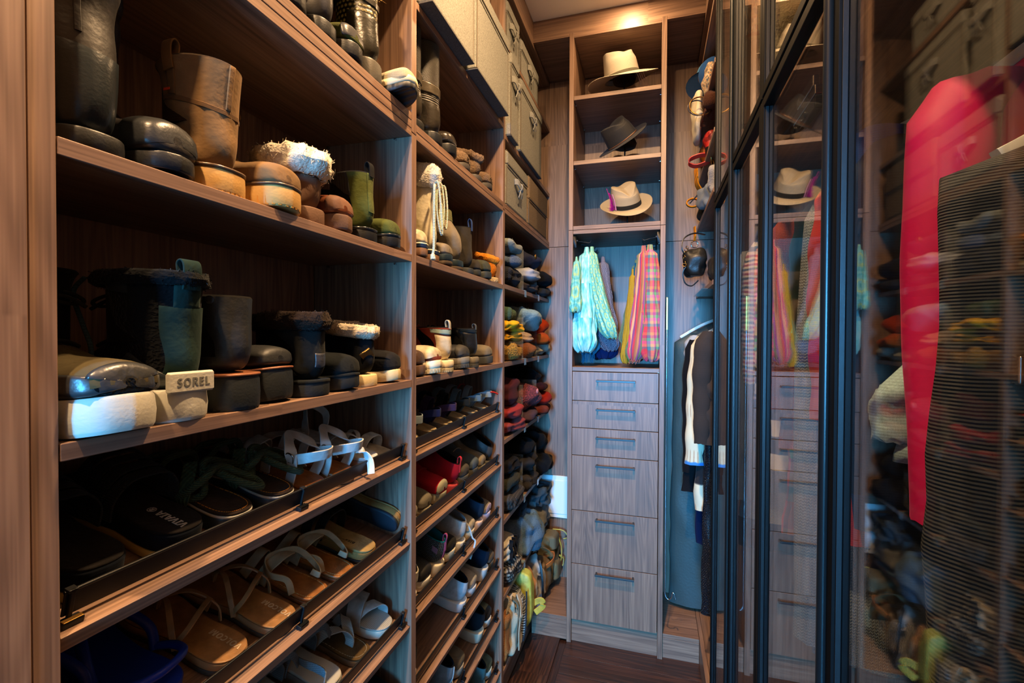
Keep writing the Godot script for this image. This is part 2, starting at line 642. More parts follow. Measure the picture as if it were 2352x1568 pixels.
func make_left_shelving() -> void:
	var zs := [-0.344, -1.1064, -1.1318, -1.881, -1.907, END]
	var a := thing("shelving_unit", "walnut shoe shelving unit nearest the camera with boots and sandals", "shelving", Vector3.ZERO, 0, "walnut shelving units")
	# the near end: side panel and the filler beside it
	side_panel(a, -0.3195, -0.3438)
	board(a, "filler_panel", Vector3(BACK, 0, -0.3188), Vector3(FRONT + 0.001, 3.043, -0.24), 1)
	side_panel(a, zs[1], zs[2])
	board(a, "back_panel", Vector3(BACK - 0.012, 0.05, zs[1]), Vector3(BACK, 3.043, zs[0]), 1)
	flat_shelf(a, 2.125, zs[0], zs[1], 3)
	flat_shelf(a, 1.7615, zs[0], zs[1])
	flat_shelf(a, 1.4375, zs[0], zs[1])
	flat_shelf(a, 2.47, zs[0], zs[1])
	for k in 6:
		shoe_shelf(a, 1.229 - 0.2175 * k, zs[0], zs[1])
	board(a, "plinth", Vector3(BACK, 0, zs[1] + 0.001), Vector3(FRONT - 0.02, 0.10, zs[0] - 0.001), 2)
	board(a, "top_panel", Vector3(BACK, 3.0235, zs[1] + 0.001), Vector3(FRONT, 3.043, zs[0] - 0.001), 2)

	var b := thing("shelving_unit", "middle walnut shoe shelving unit full of trainers and hiking boots", "shelving", Vector3.ZERO, 0, "walnut shelving units")
	side_panel(b, zs[3], zs[4])
	board(b, "back_panel", Vector3(BACK - 0.012, 0.05, zs[3]), Vector3(BACK, 3.043, zs[2]), 1)
	flat_shelf(b, 2.755, zs[2], zs[3])
	flat_shelf(b, 2.425, zs[2], zs[3])
	flat_shelf(b, 2.105, zs[2], zs[3], 2)
	flat_shelf(b, 1.763, zs[2], zs[3])
	flat_shelf(b, 1.4395, zs[2], zs[3])
	for k in 6:
		shoe_shelf(b, 1.2315 - 0.2172 * k, zs[2], zs[3])
	board(b, "plinth", Vector3(BACK, 0, zs[3] + 0.001), Vector3(FRONT - 0.02, 0.10, zs[2] - 0.001), 2)
	board(b, "top_panel", Vector3(BACK, 3.0235, zs[3] + 0.001), Vector3(FRONT, 3.043, zs[2] - 0.001), 2)

	var c := thing("shelving_unit", "farthest walnut shelving unit with storage boxes, knitwear and bags", "shelving", Vector3.ZERO, 0, "walnut shelving units")
	board(c, "back_panel", Vector3(BACK - 0.012, 0.05, zs[5] + 0.001), Vector3(BACK, 3.043, zs[4]), 1)
	for y in [2.775, 2.393, 1.768, 1.439, 1.112, 0.771, 0.446]:
		flat_shelf(c, y, zs[4], zs[5])
	flat_shelf(c, 2.105, zs[4], zs[5], 2)
	board(c, "shelf", Vector3(BACK, 0.108, zs[5] + 0.001), Vector3(FRONT, 0.1275, zs[4] - 0.001), 2)
	board(c, "plinth", Vector3(BACK, 0, zs[5] + 0.001), Vector3(FRONT - 0.015, 0.1075, zs[4] - 0.001), 2)
	board(c, "top_panel", Vector3(BACK, 3.0235, zs[5] + 0.001), Vector3(FRONT, 3.043, zs[4] - 0.001), 2)
	for y in [1.768, 1.439, 1.112, 0.771, 0.446]:
		acrylic_divider(c, -2.235, y, 0.20)
		acrylic_divider(c, -2.51, y, 0.20)

	# low plinths in the two corners beside the tower
	var p := thing("corner_plinth", "low walnut plinth in the corner between shelving and drawer tower", "plinth", Vector3.ZERO, 0, "corner plinths")
	board(p, "top_panel", Vector3(-0.5995, 0.0975, END + 0.001), Vector3(-0.414, 0.1165, -2.394), 0)
	board(p, "kick_board", Vector3(-0.5995, 0.0, -2.412), Vector3(-0.414, 0.0968, -2.394), 0)
	p = thing("corner_plinth", "low walnut plinth on the wardrobe side of the drawer tower", "plinth", Vector3.ZERO, 0, "corner plinths")
	board(p, "top_panel", Vector3(0.0515, 0.0975, END + 0.001), Vector3(0.2175, 0.1165, -2.394), 0)
	board(p, "kick_board", Vector3(0.0515, 0.0, -2.412), Vector3(0.2175, 0.0968, -2.394), 0)

	var m := thing("access_panel", "white painted access panel on the end wall beside the drawers", "panel", Vector3(-0.56, 0.471, END), 0)
	board(m, "frame", Vector3(-0.13, 0.0, 0.001), Vector3(0.081, 0.249, 0.010), 0, mats.white_paint)
	board(m, "door", Vector3(-0.115, 0.024, 0.0105), Vector3(0.0795, 0.222, 0.014), 0, mats.white_paint)


# ---------------------------------------------------------------- tower
func make_tower() -> void:
	var x0 := -0.4134
	var x1 := 0.0506
	var t := thing("drawer_tower", "walnut tower with three hat shelves, scarf niche and six drawers", "cabinet")
	for s in [[x0, x0 + 0.0225], [x1 - 0.0235, x1]]:
		for k in [[0.0, 2.0785], [2.0800, 3.060]]:
			board(t, "side_panel", Vector3(s[0], k[0], END + 0.013), Vector3(s[1], k[1], TOWER + 0.0012), 1)
	var xi := x0 + 0.0228
	var xo := x1 - 0.0238
	board(t, "back_panel", Vector3(xi, 0.02, END + 0.001), Vector3(xo, 3.03, END + 0.012), 1)
	for y in [[2.7444, 0.0205], [2.4226, 0.0205], [2.0995, 0.0195], [2.0785, 0.0195], [1.396, 0.0205]]:
		board(t, "shelf", Vector3(xi, y[0] - y[1], END + 0.0125), Vector3(xo, y[0], TOWER), 0)
		for x in [xi, xo - 0.006]:
			for z in [TOWER - 0.05, END + 0.06]:
				var s := Shape.new()
				s.tube([Vector3(x, y[0] - y[1] - 0.004, z), Vector3(x + 0.006, y[0] - y[1] - 0.004, z)], 0.0032, 8)
				build(t, "shelf_pin", s, mats.chrome)
	board(t, "top_panel", Vector3(xi, 3.033, END + 0.0125), Vector3(xo, 3.0535, TOWER + 0.0005), 0)
	var ys := [1.3735, 1.2277, 1.0913, 0.9529, 0.6762, 0.4055, 0.119]
	var hy := [1.330, 1.188, 1.0485, 0.9105, 0.6412, 0.3724]
	for k in 6:
		var d := Node3D.new()
		d.name = "drawer"
		t.add_child(d, true)
		board(d, "drawer_front", Vector3(xi + 0.0008, ys[k + 1] + 0.0014, TOWER - 0.0195), Vector3(xo - 0.0025, ys[k] - 0.0014, TOWER - 0.0005), 1)
		var h := Shape.new()
		h.box(Vector3(-0.270, hy[k] - 0.005, TOWER + 0.022), Vector3(-0.082, hy[k] + 0.005, TOWER + 0.031), 0, 0.001)
		for x in [-0.268, -0.092]:
			h.box(Vector3(x, hy[k] - 0.005, TOWER - 0.0005), Vector3(x + 0.008, hy[k] + 0.005, TOWER + 0.024), 0, 0.001)
		build(d, "handle", h, mats.handle)
	board(t, "drawer_box", Vector3(xi + 0.004, 0.125, END + 0.013), Vector3(xo - 0.006, 1.37, TOWER - 0.021), 1)
	board(t, "plinth", Vector3(xi, 0.0, TOWER - 0.036), Vector3(xo, 0.1165, TOWER - 0.018), 0)
	# pull-out scarf racks under the thick shelf
	for s in [[xi, 1.0], [xo, -1.0]]:
		var r := Shape.new()
		var q := PackedVector3Array()
		for pt in [[0.0, 0.0], [0.038, -0.004], [0.034, -0.03], [0.022, -0.055], [0.0, -0.062]]:
			q.append(Vector3(0, 2.056 + pt[1], TOWER - 0.012 - pt[0]))
		var o := PackedVector3Array()
		for pt in q:
			o.append(pt + Vector3(0.014, 0, 0))
		var all := PackedVector3Array()
		all.append_array(q)
		all.append_array(o)
		r.grid(all, q.size(), 2, true)
		r.cap(q, Vector3.LEFT)
		r.cap(o, Vector3.RIGHT)
		r.moved(Transform3D(Basis.IDENTITY, Vector3(s[0] + (0.0005 if s[1] > 0 else -0.0145), 0, 0)))
		r.tube([Vector3(s[0] + s[1] * 0.018, 2.03, TOWER - 0.02), Vector3(s[0] + s[1] * 0.018, 2.03, END + 0.03)], 0.004)
		build(t, "scarf_rack", r, mats.black_metal)
		for k in 4:
			var hk := Shape.new()
			var z := TOWER - 0.045 - 0.09 * k
			hk.tube(smooth([Vector3(s[0] + s[1] * 0.018, 2.03, z), Vector3(s[0] + s[1] * 0.04, 2.028, z), Vector3(s[0] + s[1] * 0.075, 2.02, z), Vector3(s[0] + s[1] * 0.085, 2.032, z)], 4), 0.0028)
			build(t, "rack_hook", hk, mats.black_metal)


# ---------------------------------------------------------------- shoes
# Local axes of a shoe: heel at z = 0, toe towards +z, sole on y = 0.
# Its upper is a loft of rings; each ring joins a point of the sole-heel-back line (outer) to one of the toe-instep-front line (inner).
func last_keys(o: Dictionary) -> Array:
	var l: float = o.L
	var s: float = o.s
	var w: float = o.w
	var th: float = o.th
	var ih: float = o.ih
	var sp: float = o.spring
	var k := [
		[l - 0.002, s + sp + th * 0.20, l - 0.004, s + sp + th * 0.45, 0.006, 0.9],
		[l * 0.975, s + sp * 0.9 + 0.002, l * 0.955, s + sp + th * 0.78, w * 0.74 * o.toe, 0.42],
		[l * 0.88, s + sp * 0.35, l * 0.85, s + sp * 0.5 + th, w * 0.97 * o.toe, 0.38],
		[l * 0.72, s, l * 0.68, s + th * 1.12, w, 0.40],
		[l * 0.52, s, l * 0.54, s + th * 1.15 + ih * 0.30, w * 0.92, 0.5],
		[l * 0.28, s, l * 0.47, s + th * 1.2 + ih * 0.70, w * 0.84, 0.55],
		[l * 0.09, s + 0.003, l * 0.44, s + th * 1.2 + ih * 0.95, w * 0.80, 0.7],
		[l * 0.01, s + 0.03, l * 0.425, s + th * 1.22 + ih * 1.15, w * 0.77, 0.9],
	]
	if o.H < 0.105:
		k.append([l * 0.025, s + o.H * 0.8, l * 0.41, s + th * 1.22 + ih * 1.25, w * 0.66, 1.0])
		return k
	var y0: float = maxf(s + 0.075, o.H * 0.42)
	k.append([l * 0.02, y0, l * 0.415, maxf(y0 + 0.02, s + th * 1.22 + ih * 1.35), o.aw, 1.0])
	var n := 3 if o.H < 0.22 else 7
	for j in n:
		var f := float(j + 1) / n
		var y := lerpf(y0 + 0.012, o.H, f)
		var wob: float = o.slouch * sin(j * 2.4 + 0.6)
		k.append([lerpf(l * 0.02, l * o.tb, f) + wob, y + wob * 0.5, lerpf(l * 0.415, l * o.tf, f) - wob * 0.6, lerpf(y + 0.008, o.H + o.rise, f), lerpf(o.aw, o.tw, f) - wob * 0.5, 1.0])
	return k


func ring_at(keys: Array, r: float) -> PackedFloat32Array:
	var a := clampi(int(r), 0, keys.size() - 2)
	var f := r - a
	var out := PackedFloat32Array()
	for c in 6:
		out.append(cubic_interpolate(keys[a][c], keys[a + 1][c], keys[maxi(a - 1, 0)][c], keys[mini(a + 2, keys.size() - 1)][c], f))
	return out


func on_ring(k: PackedFloat32Array, th: float, off := 0.0) -> Vector3:
	var s := sin(th)
	var c := cos(th)
	var e := k[5] if s < 0 else 1.0
	var f := signf(s) * pow(absf(s), e)
	var g := signf(c) * pow(absf(c), e)
	var m := Vector3(0, (k[1] + k[3]) * 0.5, (k[0] + k[2]) * 0.5)
	var ax := Vector3(0, k[3] - k[1], k[2] - k[0]) * 0.5
	var p := m + ax * f + Vector3(maxf(k[4], 0.002) * g, 0, 0)
	return p + (p - m).normalized() * off


func ring_points(keys: Array, r: float, n := 40, off := 0.0) -> PackedVector3Array:
	var k := ring_at(keys, r)
	var q := PackedVector3Array()
	for a in n:
		q.append(on_ring(k, TAU * a / n - PI / 2, off))
	return q


func patch(keys: Array, r0: float, r1: float, t0: float, t1: float, off := 0.0012, nu := 12, nv := 10) -> Shape:
	var q := PackedVector3Array()
	for b in nv + 2:
		var k := ring_at(keys, lerpf(r0, r1, clampf(b - 1.0, 0, nv - 1) / (nv - 1)))
		for a in nu + 2:
			var rim := b == 0 or b == nv + 1 or a == 0 or a == nu + 1
			q.append(on_ring(k, lerpf(t0, t1, clampf(a - 1.0, 0, nu - 1) / (nu - 1)), -0.0006 if rim else off + 0.0005))
	var s := Shape.new()
	s.grid(q, nu + 2, nv + 2)
	return s


# outline of a sole seen from above
func outline(l: float, w: float, toe := 1.0, f0 := 0.0, f1 := 1.0) -> PackedVector3Array:
	var half := [[0.0, 0.0], [0.008, 0.34], [0.035, 0.60], [0.10, 0.80], [0.22, 0.84], [0.40, 0.76], [0.56, 0.86], [0.72, 1.0], [0.84, 0.94 * toe], [0.93, 0.74 * toe], [0.98, 0.45 * toe], [1.0, 0.0]]
	var p := []
	for h in half:
		p.append(Vector3(h[1] * w, 0, h[0] * l))
	var side := smooth(p, 4)
	var q := PackedVector3Array()
	for pt in side:
		if pt.z >= f0 * l - 1e-5 and pt.z <= f1 * l + 1e-5:
			q.append(Vector3(maxf(pt.x, 0.0), 0, pt.z))
	var m := q.size()
	for k in range(m - 1, -1, -1):
		if q[k].x > 0.001:
			q.append(Vector3(-q[k].x, 0, q[k].z))
	return q


func sole(l: float, w: float, y0: float, y1: float, flare := 0.0, spring := 0.0, toe := 1.0, f0 := 0.0, f1 := 1.0) -> Shape:
	var s := Shape.new()
	var q := PackedVector3Array()
	var prof := [[0.0, -0.0025], [0.12, 0.0], [0.5, flare * 0.4], [0.9, flare * -0.2], [1.0, -0.002 + flare * -0.2]]
	var base := outline(l, w, toe, f0, f1)
	var c := Vector3(0, 0, l * 0.5)
	for pr in prof:
		for p in base:
			var y: float = lerpf(y0, y1, pr[0]) + spring * pow(clampf((p.z / l - 0.70) / 0.30, 0, 1), 2.0)
			var d := p - Vector3(0, 0, clampf(p.z, 0.15 * l, 0.85 * l))
			q.append(Vector3(p.x, y, p.z) + d.normalized() * pr[1])
	s.grid(q, base.size(), prof.size(), true)
	s.cap(q.slice(0, base.size()), Vector3.DOWN)
	s.cap(q.slice(q.size() - base.size()), Vector3.UP)
	return s


func fur_ring(path: PackedVector3Array, h: float, r: float, seed_: int, hair := 500, len_ := 0.009) -> Shape:
	var s := Shape.new()
	var q := PackedVector3Array()
	var nz := noise(seed_, 60.0)
	var m := Vector3.ZERO
	for p in path:
		m += p
	m /= path.size()
	for a in 10:
		var an := TAU * a / 9
		for p in path:
			var out := (p - m)
			out.y = 0
			out = out.normalized()
			var pt := p + out * (r * cos(an) + r * 0.4) + Vector3.UP * (sin(an) * h * 0.5 - h * 0.25)
			q.append(pt + (out + Vector3.UP * 0.3) * nz.get_noise_3dv(pt) * r * 0.8)
	s.grid(q, path.size(), 10, true)
	s.hairs(hair, len_, 0.0006, seed_)
	return s


func lettering(parent: Node3D, text: String, size: float, material: Material, x: Transform3D, deep := 0.0006, bold := true) -> void:
	var tm := TextMesh.new()
	var font := SystemFont.new()
	font.font_names = PackedStringArray(["Droid Sans"])
	if bold:
		font.font_weight = 700
	tm.font = font
	tm.text = text
	tm.font_size = 32
	tm.pixel_size = size / 23.0
	tm.depth = deep
	tm.curve_step = 2.0
	var o := part(parent, "lettering", tm, material)
	o.transform = x


const SHOE := {"L": 0.25, "w": 0.044, "s": 0.028, "H": 0.09, "th": 0.045, "ih": 0.032, "aw": 0.036, "tw": 0.045, "tf": 0.47, "tb": 0.02, "spring": 0.006, "toe": 1.0, "slouch": 0.0, "rise": 0.0, "lining": Color(0.05, 0.045, 0.04)}


func shoe(label: String, out: String, at: Vector3, spec: Dictionary, group := "", category := "shoe", called := "shoe") -> Node3D:
	var o := SHOE.duplicate()
	o.merge(spec, true)
	var t := thing(called, label, category, Vector3.ZERO, 0, group)
	# `at` is the middle of the end that faces the aisle
	var turn := Basis(Vector3.UP, deg_to_rad(-90.0 if out == "heel" else 90.0))
	t.transform = Transform3D(turn, at if out == "heel" else at - Vector3(o.L, 0, 0))
	if o.has("tilt"):
		var tl := Basis(Vector3.BACK, deg_to_rad(-14.0))
		t.transform = Transform3D(tl * turn, at if out == "heel" else at - tl * Vector3(o.L, 0, 0))
	if o.has("yaw"):
		t.rotate_object_local(Vector3.UP, deg_to_rad(o.yaw))
	var keys := last_keys(o)
	var n := keys.size() - 1
	var up := Shape.new()
	var q := PackedVector3Array()
	for b in n * 4 + 1:
		q.append_array(ring_points(keys, b / 4.0))
	up.grid(q, 40, n * 4 + 1, true, 6.0, float(n))
	up.cap(q.slice(0, 40), Vector3(0, 0, 1))
	build(t, "upper", up, o.up)
	# rim and lining
	var rim := q.slice(q.size() - 40)
	var li := Shape.new()
	var m := Vector3.ZERO
	for p in rim:
		m += p
	m /= 40
	var lq := PackedVector3Array()
	for st in [[1.0, 0.0], [0.96, 0.003], [0.90, 0.001], [0.86, -0.012], [0.84, -minf(o.H * 0.6, 0.09)]]:
		for p in rim:
			lq.append(m + (p - m) * st[0] + Vector3.UP * st[1])
	li.grid(lq, 40, 5, true)
	li.cap(lq.slice(lq.size() - 40), Vector3.UP)
	build(t, "lining", li, cloth(o.lining))
	for sl in o.soles:
		var so := sole(o.L + 0.004 + sl[2] * 2, o.w + 0.002 + sl[2], sl[0], sl[1], sl[4] if sl.size() > 4 else 0.0, o.spring, o.toe, sl[5] if sl.size() > 5 else 0.0, sl[6] if sl.size() > 6 else 1.0)
		so.moved(Transform3D(Basis.IDENTITY, Vector3(0, 0, -0.002 - sl[2])))
		build(t, sl[7] if sl.size() > 7 else "sole", so, sl[3])
	if o.has("lugs"):
		var lg := Shape.new()
		var base := outline(o.L + 0.006, o.w + 0.004, o.toe)
		for k in range(0, base.size(), 2):
			var p := base[k] + Vector3(0, o.spring * pow(clampf((base[k].z / o.L - 0.7) / 0.3, 0, 1), 2), -0.003)
			var d := (base[k] - Vector3(0, 0, clampf(base[k].z, 0.2 * o.L, 0.8 * o.L))).normalized()
			lg.box(Vector3(-0.004, 0, -0.0032), Vector3(0.004, o.lugs[0], 0.0032), 1, 0.001)
			lg.moved(Transform3D(Basis(d, Vector3.UP, d.cross(Vector3.UP)), p - d * 0.0025), lg.v.size() - 24)
		build(t, "tread", lg, o.lugs[1])
	for c in o.get("caps", []):
		build(t, c[0], patch(keys, c[1], c[2], c[3], c[4], c[6] if c.size() > 6 else 0.0012), c[5])
	if o.has("laces"):
		var lc := Shape.new()
		var r0: float = o.laces.get("from", 3.4)
		var r1: float = o.laces.get("to", float(mini(n, 7)) - 0.6)
		for k in o.laces.n:
			var r := lerpf(r0, r1, float(k) / maxi(o.laces.n - 1, 1))
			var rg := ring_at(keys, r)
			var pts := []
			for a in 9:
				pts.append(on_ring(rg, PI / 2 + lerpf(-0.75, 0.75, a / 8.0), 0.0018) + Vector3(0, 0, (a - 4) * 0.0009 * (1 if k % 2 else -1)))
			lc.tube(pts, o.laces.get("r", 0.0021), 6)
		var tie := on_ring(ring_at(keys, r1), PI / 2, 0.003)
		for sgn in [-1, 1]:
			lc.tube(smooth([tie, tie + Vector3(sgn * 0.016, 0.012, 0.004), tie + Vector3(sgn * 0.034, 0.002, 0.012), tie + Vector3(sgn * 0.022, -0.004, 0.016), tie + Vector3(0, 0.001, 0.003)], 5), o.laces.get("r", 0.0021), 6)
			lc.tube(smooth([tie, tie + Vector3(sgn * 0.012, 0.006, 0.012), tie + Vector3(sgn * 0.026, -0.008, 0.030)], 5), o.laces.get("r", 0.0021), 6)
		build(t, "laces", lc, o.laces.mat)
	if o.has("tab"):
		var tb := Shape.new()
		var an: float = o.tab.get("at", -PI / 2)
		var p := on_ring(ring_at(keys, n), an, 0.0)
		var p2 := on_ring(ring_at(keys, n - o.tab.get("down", 0.6)), an, 0.002)
		var d := (p - m)
		d.y = 0
		d = d.normalized()
		var hgt: float = o.tab.get("h", 0.022)
		var across := Vector3.UP.cross(d)
		tb.strap(smooth([p2 + d * 0.0012, p + d * 0.003, p + d * 0.002 + Vector3.UP * hgt * 0.7, p - d * 0.004 + Vector3.UP * hgt, p - d * 0.010 + Vector3.UP * hgt * 0.7, p - d * 0.006 - Vector3.UP * 0.008], 5), [across], o.tab.get("w", 0.016), 0.0018)
		build(t, "pull_tab", tb, o.tab.mat)
	if o.has("cuff"):
		var fr := fur_ring(ring_points(keys, n, 40), o.cuff.h, o.cuff.r, hash(label) & 0xffff, o.cuff.get("hair", 700), o.cuff.get("len", 0.009))
		build(t, "fur_cuff", fr, o.cuff.mat)
	if o.has("badge"):
		var bd := Shape.new()
		var rg := ring_at(keys, o.badge.r)
		var p := on_ring(rg, o.badge.th, 0.001)
		var d := (on_ring(rg, o.badge.th, 0.01) - p).normalized()
		var e1 := Vector3.UP.cross(d).normalized()
		var e2 := d.cross(e1)
		var ringp := PackedVector3Array()
		for a in o.badge.n:
			var ang: float = TAU * a / o.badge.n
			ringp.append(p + e1 * cos(ang) * o.badge.a + e2 * sin(ang) * o.badge.b + d * 0.0015)
		var low := PackedVector3Array()
		for pt in ringp:
			low.append(pt - d * 0.004)
		low.append_array(ringp)
		bd.grid(low, o.badge.n, 2, true)
		bd.cap(ringp, d)
		build(t, o.badge.get("called", "badge"), bd, o.badge.mat)
	return t


# open sandal or slide; straps are [points, width, material]
func sandal(label: String, at: Vector3, o: Dictionary, group := "", out := "heel") -> Node3D:
	var t := thing("sandal", label, "sandal", Vector3.ZERO, 0, group)
	var turn := Basis(Vector3.UP, deg_to_rad((-90.0 if out == "heel" else 90.0) + o.get("yaw", 0.0)))
	var tl := Basis(Vector3.BACK, deg_to_rad(-14.0 if o.get("tilted", true) else 0.0))
	if o.has("lift"):
		tl = Basis(Vector3.BACK, deg_to_rad(o.lift))
	t.transform = Transform3D(tl * turn, at if out == "heel" else at - tl * Vector3(o.L, 0, 0))
	var y := 0.0
	for sl in o.soles:
		build(t, sl[2], sole(o.L - sl[3] * 2, o.w - sl[3], sl[0], sl[1], 0.0, o.get("spring", 0.004), 1.02), sl[4])
		var made: MeshInstance3D = t.get_child(t.get_child_count() - 1)
		made.position.z = sl[3]
		y = sl[1]
	for st in o.get("straps", []):
		var s := Shape.new()
		var p := []
		for pt in st[0]:
			p.append(Vector3(pt[0], pt[1] + y, pt[2]))
		var pts := smooth(p, 6)
		if st[1] < 0:
			s.tube(pts, -st[1], 8)
		else:
			s.strap(pts, [Vector3(st[3][0], st[3][1], st[3][2])] if st.size() > 3 else [Vector3(0, 0, 1)], st[1], 0.0022)
		build(t, "strap", s, st[2])
	if o.has("stitch"):
		var s := Shape.new()
		var base := outline(o.L - 0.016, o.w - 0.008)
		var pts := []
		for p in base:
			if p.z < o.L * 0.6:
				pts.append(p + Vector3(0, y + 0.0005, 0.008))
		pts.sort_custom(func(a, b): return atan2(a.x, a.z - o.L * 0.6) < atan2(b.x, b.z - o.L * 0.6))
		for k in range(0, pts.size() - 1):
			if pts[k].distance_to(pts[k + 1]) < 0.05:
				s.tube([pts[k], pts[k].lerp(pts[k + 1], 0.7)], 0.0007, 5)
		build(t, "stitching", s, o.stitch)
	if o.has("text"):
		# runs from heel to toe, tops of the letters towards +x
		lettering(t, o.text[0], o.text[1], o.text[2], Transform3D(Basis(Vector3(0, 0, 1), Vector3(1, 0, 0), Vector3(0, 1, 0)), Vector3(o.text[4] if o.text.size() > 4 else 0.0, y + 0.0006, o.text[3])), 0.0006)
	return t


# a strap that arches over the foot at length z
func arch(z: float, w: float, h: float, width: float, m: Material, skew := 0.0) -> Array:
	return [[[w, -0.006, z - skew], [w * 0.98, h * 0.45, z - skew * 0.8], [w * 0.6, h * 0.92, z - skew * 0.4], [0, h, z], [-w * 0.6, h * 0.92, z + skew * 0.4], [-w * 0.98, h * 0.45, z + skew * 0.8], [-w, -0.006, z + skew]], width, m]


# on a tilted shelf: d metres behind the front edge
func tilted(y: float, d: float, z: float) -> Vector3:
	return Vector3(FRONT - 0.003 - d * cos(deg_to_rad(14)), y + d * sin(deg_to_rad(14)) + 0.0008, z)


func make_boots() -> void:
	var black_r := rubber(Color8(22, 24, 26), 0.42)
	var g := "boots on the shelving nearest the camera"
	var half := PI / 2
	# --- upper shelf, only the lower parts show from below
	var y := 2.1255
	var spec := {"up": leather(Color8(74, 72, 70)), "H": 0.10, "L": 0.24, "w": 0.040, "soles": [[0, 0.03, 0, black_r]]}
	shoe("grey leather shoe with a dark sole on the top shelf, toe out", "toe", Vector3(-0.602, y, -0.705), spec, g, "shoe")
	spec = {"up": suede(Color8(72, 76, 34)), "H": 0.30, "L": 0.25, "w": 0.042, "s": 0.03, "soles": [[0, 0.03, 0, black_r]], "caps": [["heel_counter", 5.9, 8.2, -PI, 0.0, rubber(Color8(48, 48, 50), 0.35)]]}
	shoe("tall olive suede boot on the top shelf showing its dark rubber heel", "heel", Vector3(-0.603, y, -0.788), spec, g, "boot", "boot")
	shoe("olive suede boot on the top shelf turned toe out", "toe", Vector3(-0.598, y, -0.872), spec.merged({"caps": [["toe_bumper", 0.0, 1.4, -0.6, PI + 0.6, rubber(Color8(48, 48, 50), 0.35)]]}, true), g, "boot", "boot")
	var mesh_m := mat("net_leather", Color8(150, 138, 92), 0.4, {"tex": "dots", "bump": "dots", "depth": 0.1, "tri": 12.0})
	spec = {"up": mesh_m, "H": 0.265, "L": 0.25, "w": 0.044, "s": 0.045, "soles": [[0, 0.045, 0, rubber(Color8(70, 66, 58), 0.5)]], "cuff": {"h": 0.06, "r": 0.012, "mat": fleece(Color8(150, 118, 66)), "hair": 900, "len": 0.03},
		"caps": [["heel_counter", 5.5, 8.6, -PI, 0.0, leather(Color8(44, 42, 34), 0.3)], ["ankle_band", 9.8, 10.6, -PI, PI, leather(Color8(48, 44, 36), 0.3), 0.003]]}
	shoe("tall black net boot with leather ankle band and fur trim on the top shelf", "heel", Vector3(-0.605, y, -0.955), spec, g, "boot", "boot")
	var cream_r := rubber(Color8(206, 196, 160), 0.55)
	spec = {"up": cloth(Color8(190, 180, 150)), "H": 0.10, "L": 0.26, "w": 0.046, "s": 0.014, "th": 0.042, "spring": 0.022, "soles": [[0, 0.014, 0, mat("ribbed_sole", Color8(26, 30, 34), 0.55, {"bump": "rib", "depth": 0.25, "tri": 14.0})], [0.014, 0.030, 0.001, cream_r, 0.002, 0.0, 1.0, "foxing"]]}
	shoe("cream canvas shoe with a ribbed black sole jutting over the top shelf", "toe", Vector3(-0.560, y, -1.046), spec, g, "shoe")

	# --- shelf at eye height
	y = 1.762
	spec = {"up": leather(Color8(34, 31, 30), 0.5), "H": 0.285, "L": 0.245, "w": 0.042, "s": 0.022, "th": 0.052, "slouch": 0.006, "tw": 0.046, "aw": 0.040, "soles": [[0, 0.022, 0.001, black_r, 0.001]],
		"caps": [["heel_counter", 5.6, 7.9, -PI - 0.1, 0.1, rubber(Color8(30, 36, 40), 0.30), 0.002], ["back_seam", 8.2, 15.0, -1.2, -1.05, leather(Color8(24, 22, 22), 0.5), 0.0015]]}
	shoe("tall slouched black leather boot by the side panel, shiny heel out", "heel", Vector3(-0.607, y, -0.392), spec, g, "boot", "boot")
	shoe("tall black leather boot turned toe out, beside the tan suede boot", "toe", Vector3(-0.601, y, -0.480), spec.merged({"caps": [["toe_bumper", 0.0, 2.4, -0.5, PI + 0.5, rubber(Color8(34, 36, 38), 0.35), 0.0015]], "slouch": 0.004, "w": 0.041}, true), g, "boot", "boot")
	var tan_s := suede(Color8(128, 100, 68))
	var gum := rubber(Color8(176, 138, 80), 0.5)
	spec = {"up": tan_s, "H": 0.190, "L": 0.245, "w": 0.046, "s": 0.036, "th": 0.046, "tw": 0.049, "aw": 0.046, "tf": 0.50, "tb": -0.02, "soles": [[0, 0.034, 0.003, gum, 0.001], [0.034, 0.0385, 0.004, rubber(Color8(84, 66, 50), 0.3), 0.0, 0.0, 1.0, "welt"]], "lugs": [0.016, rubber(Color8(170, 120, 52), 0.5)],
		"caps": [["ankle_seam", 8.15, 8.35, -PI, PI, suede(Color8(104, 78, 52)), 0.0016], ["side_seam", 8.4, 11.0, -0.12, 0.12, suede(Color8(112, 86, 58)), 0.0016], ["back_strip", 8.4, 11.0, -1.66, -1.48, suede(Color8(134, 104, 70)), 0.0014]],
		"lining": Color(0.22, 0.16, 0.10), "tab": {"mat": suede(Color8(122, 90, 54)), "at": 0.0, "h": 0.024, "w": 0.018, "down": 1.4}}
	var tb := shoe("tan suede pull-on boot with side loop, gum heel facing out", "heel", Vector3(-0.609, y, -0.566), spec, g, "boot", "boot")
	var tag := Shape.new()
	tag.box(Vector3(0.0535, 0.138, 0.050), Vector3(0.0545, 0.142, 0.062))
	build(tb, "orange_tag", tag, cloth(Color8(220, 70, 30)))
	shoe("tan suede boot turned toe out, lugged gum sole at the shelf edge", "toe", Vector3(-0.594, y, -0.672), spec, g, "boot", "boot")
	var br := leather(Color8(112, 58, 30), 0.38)
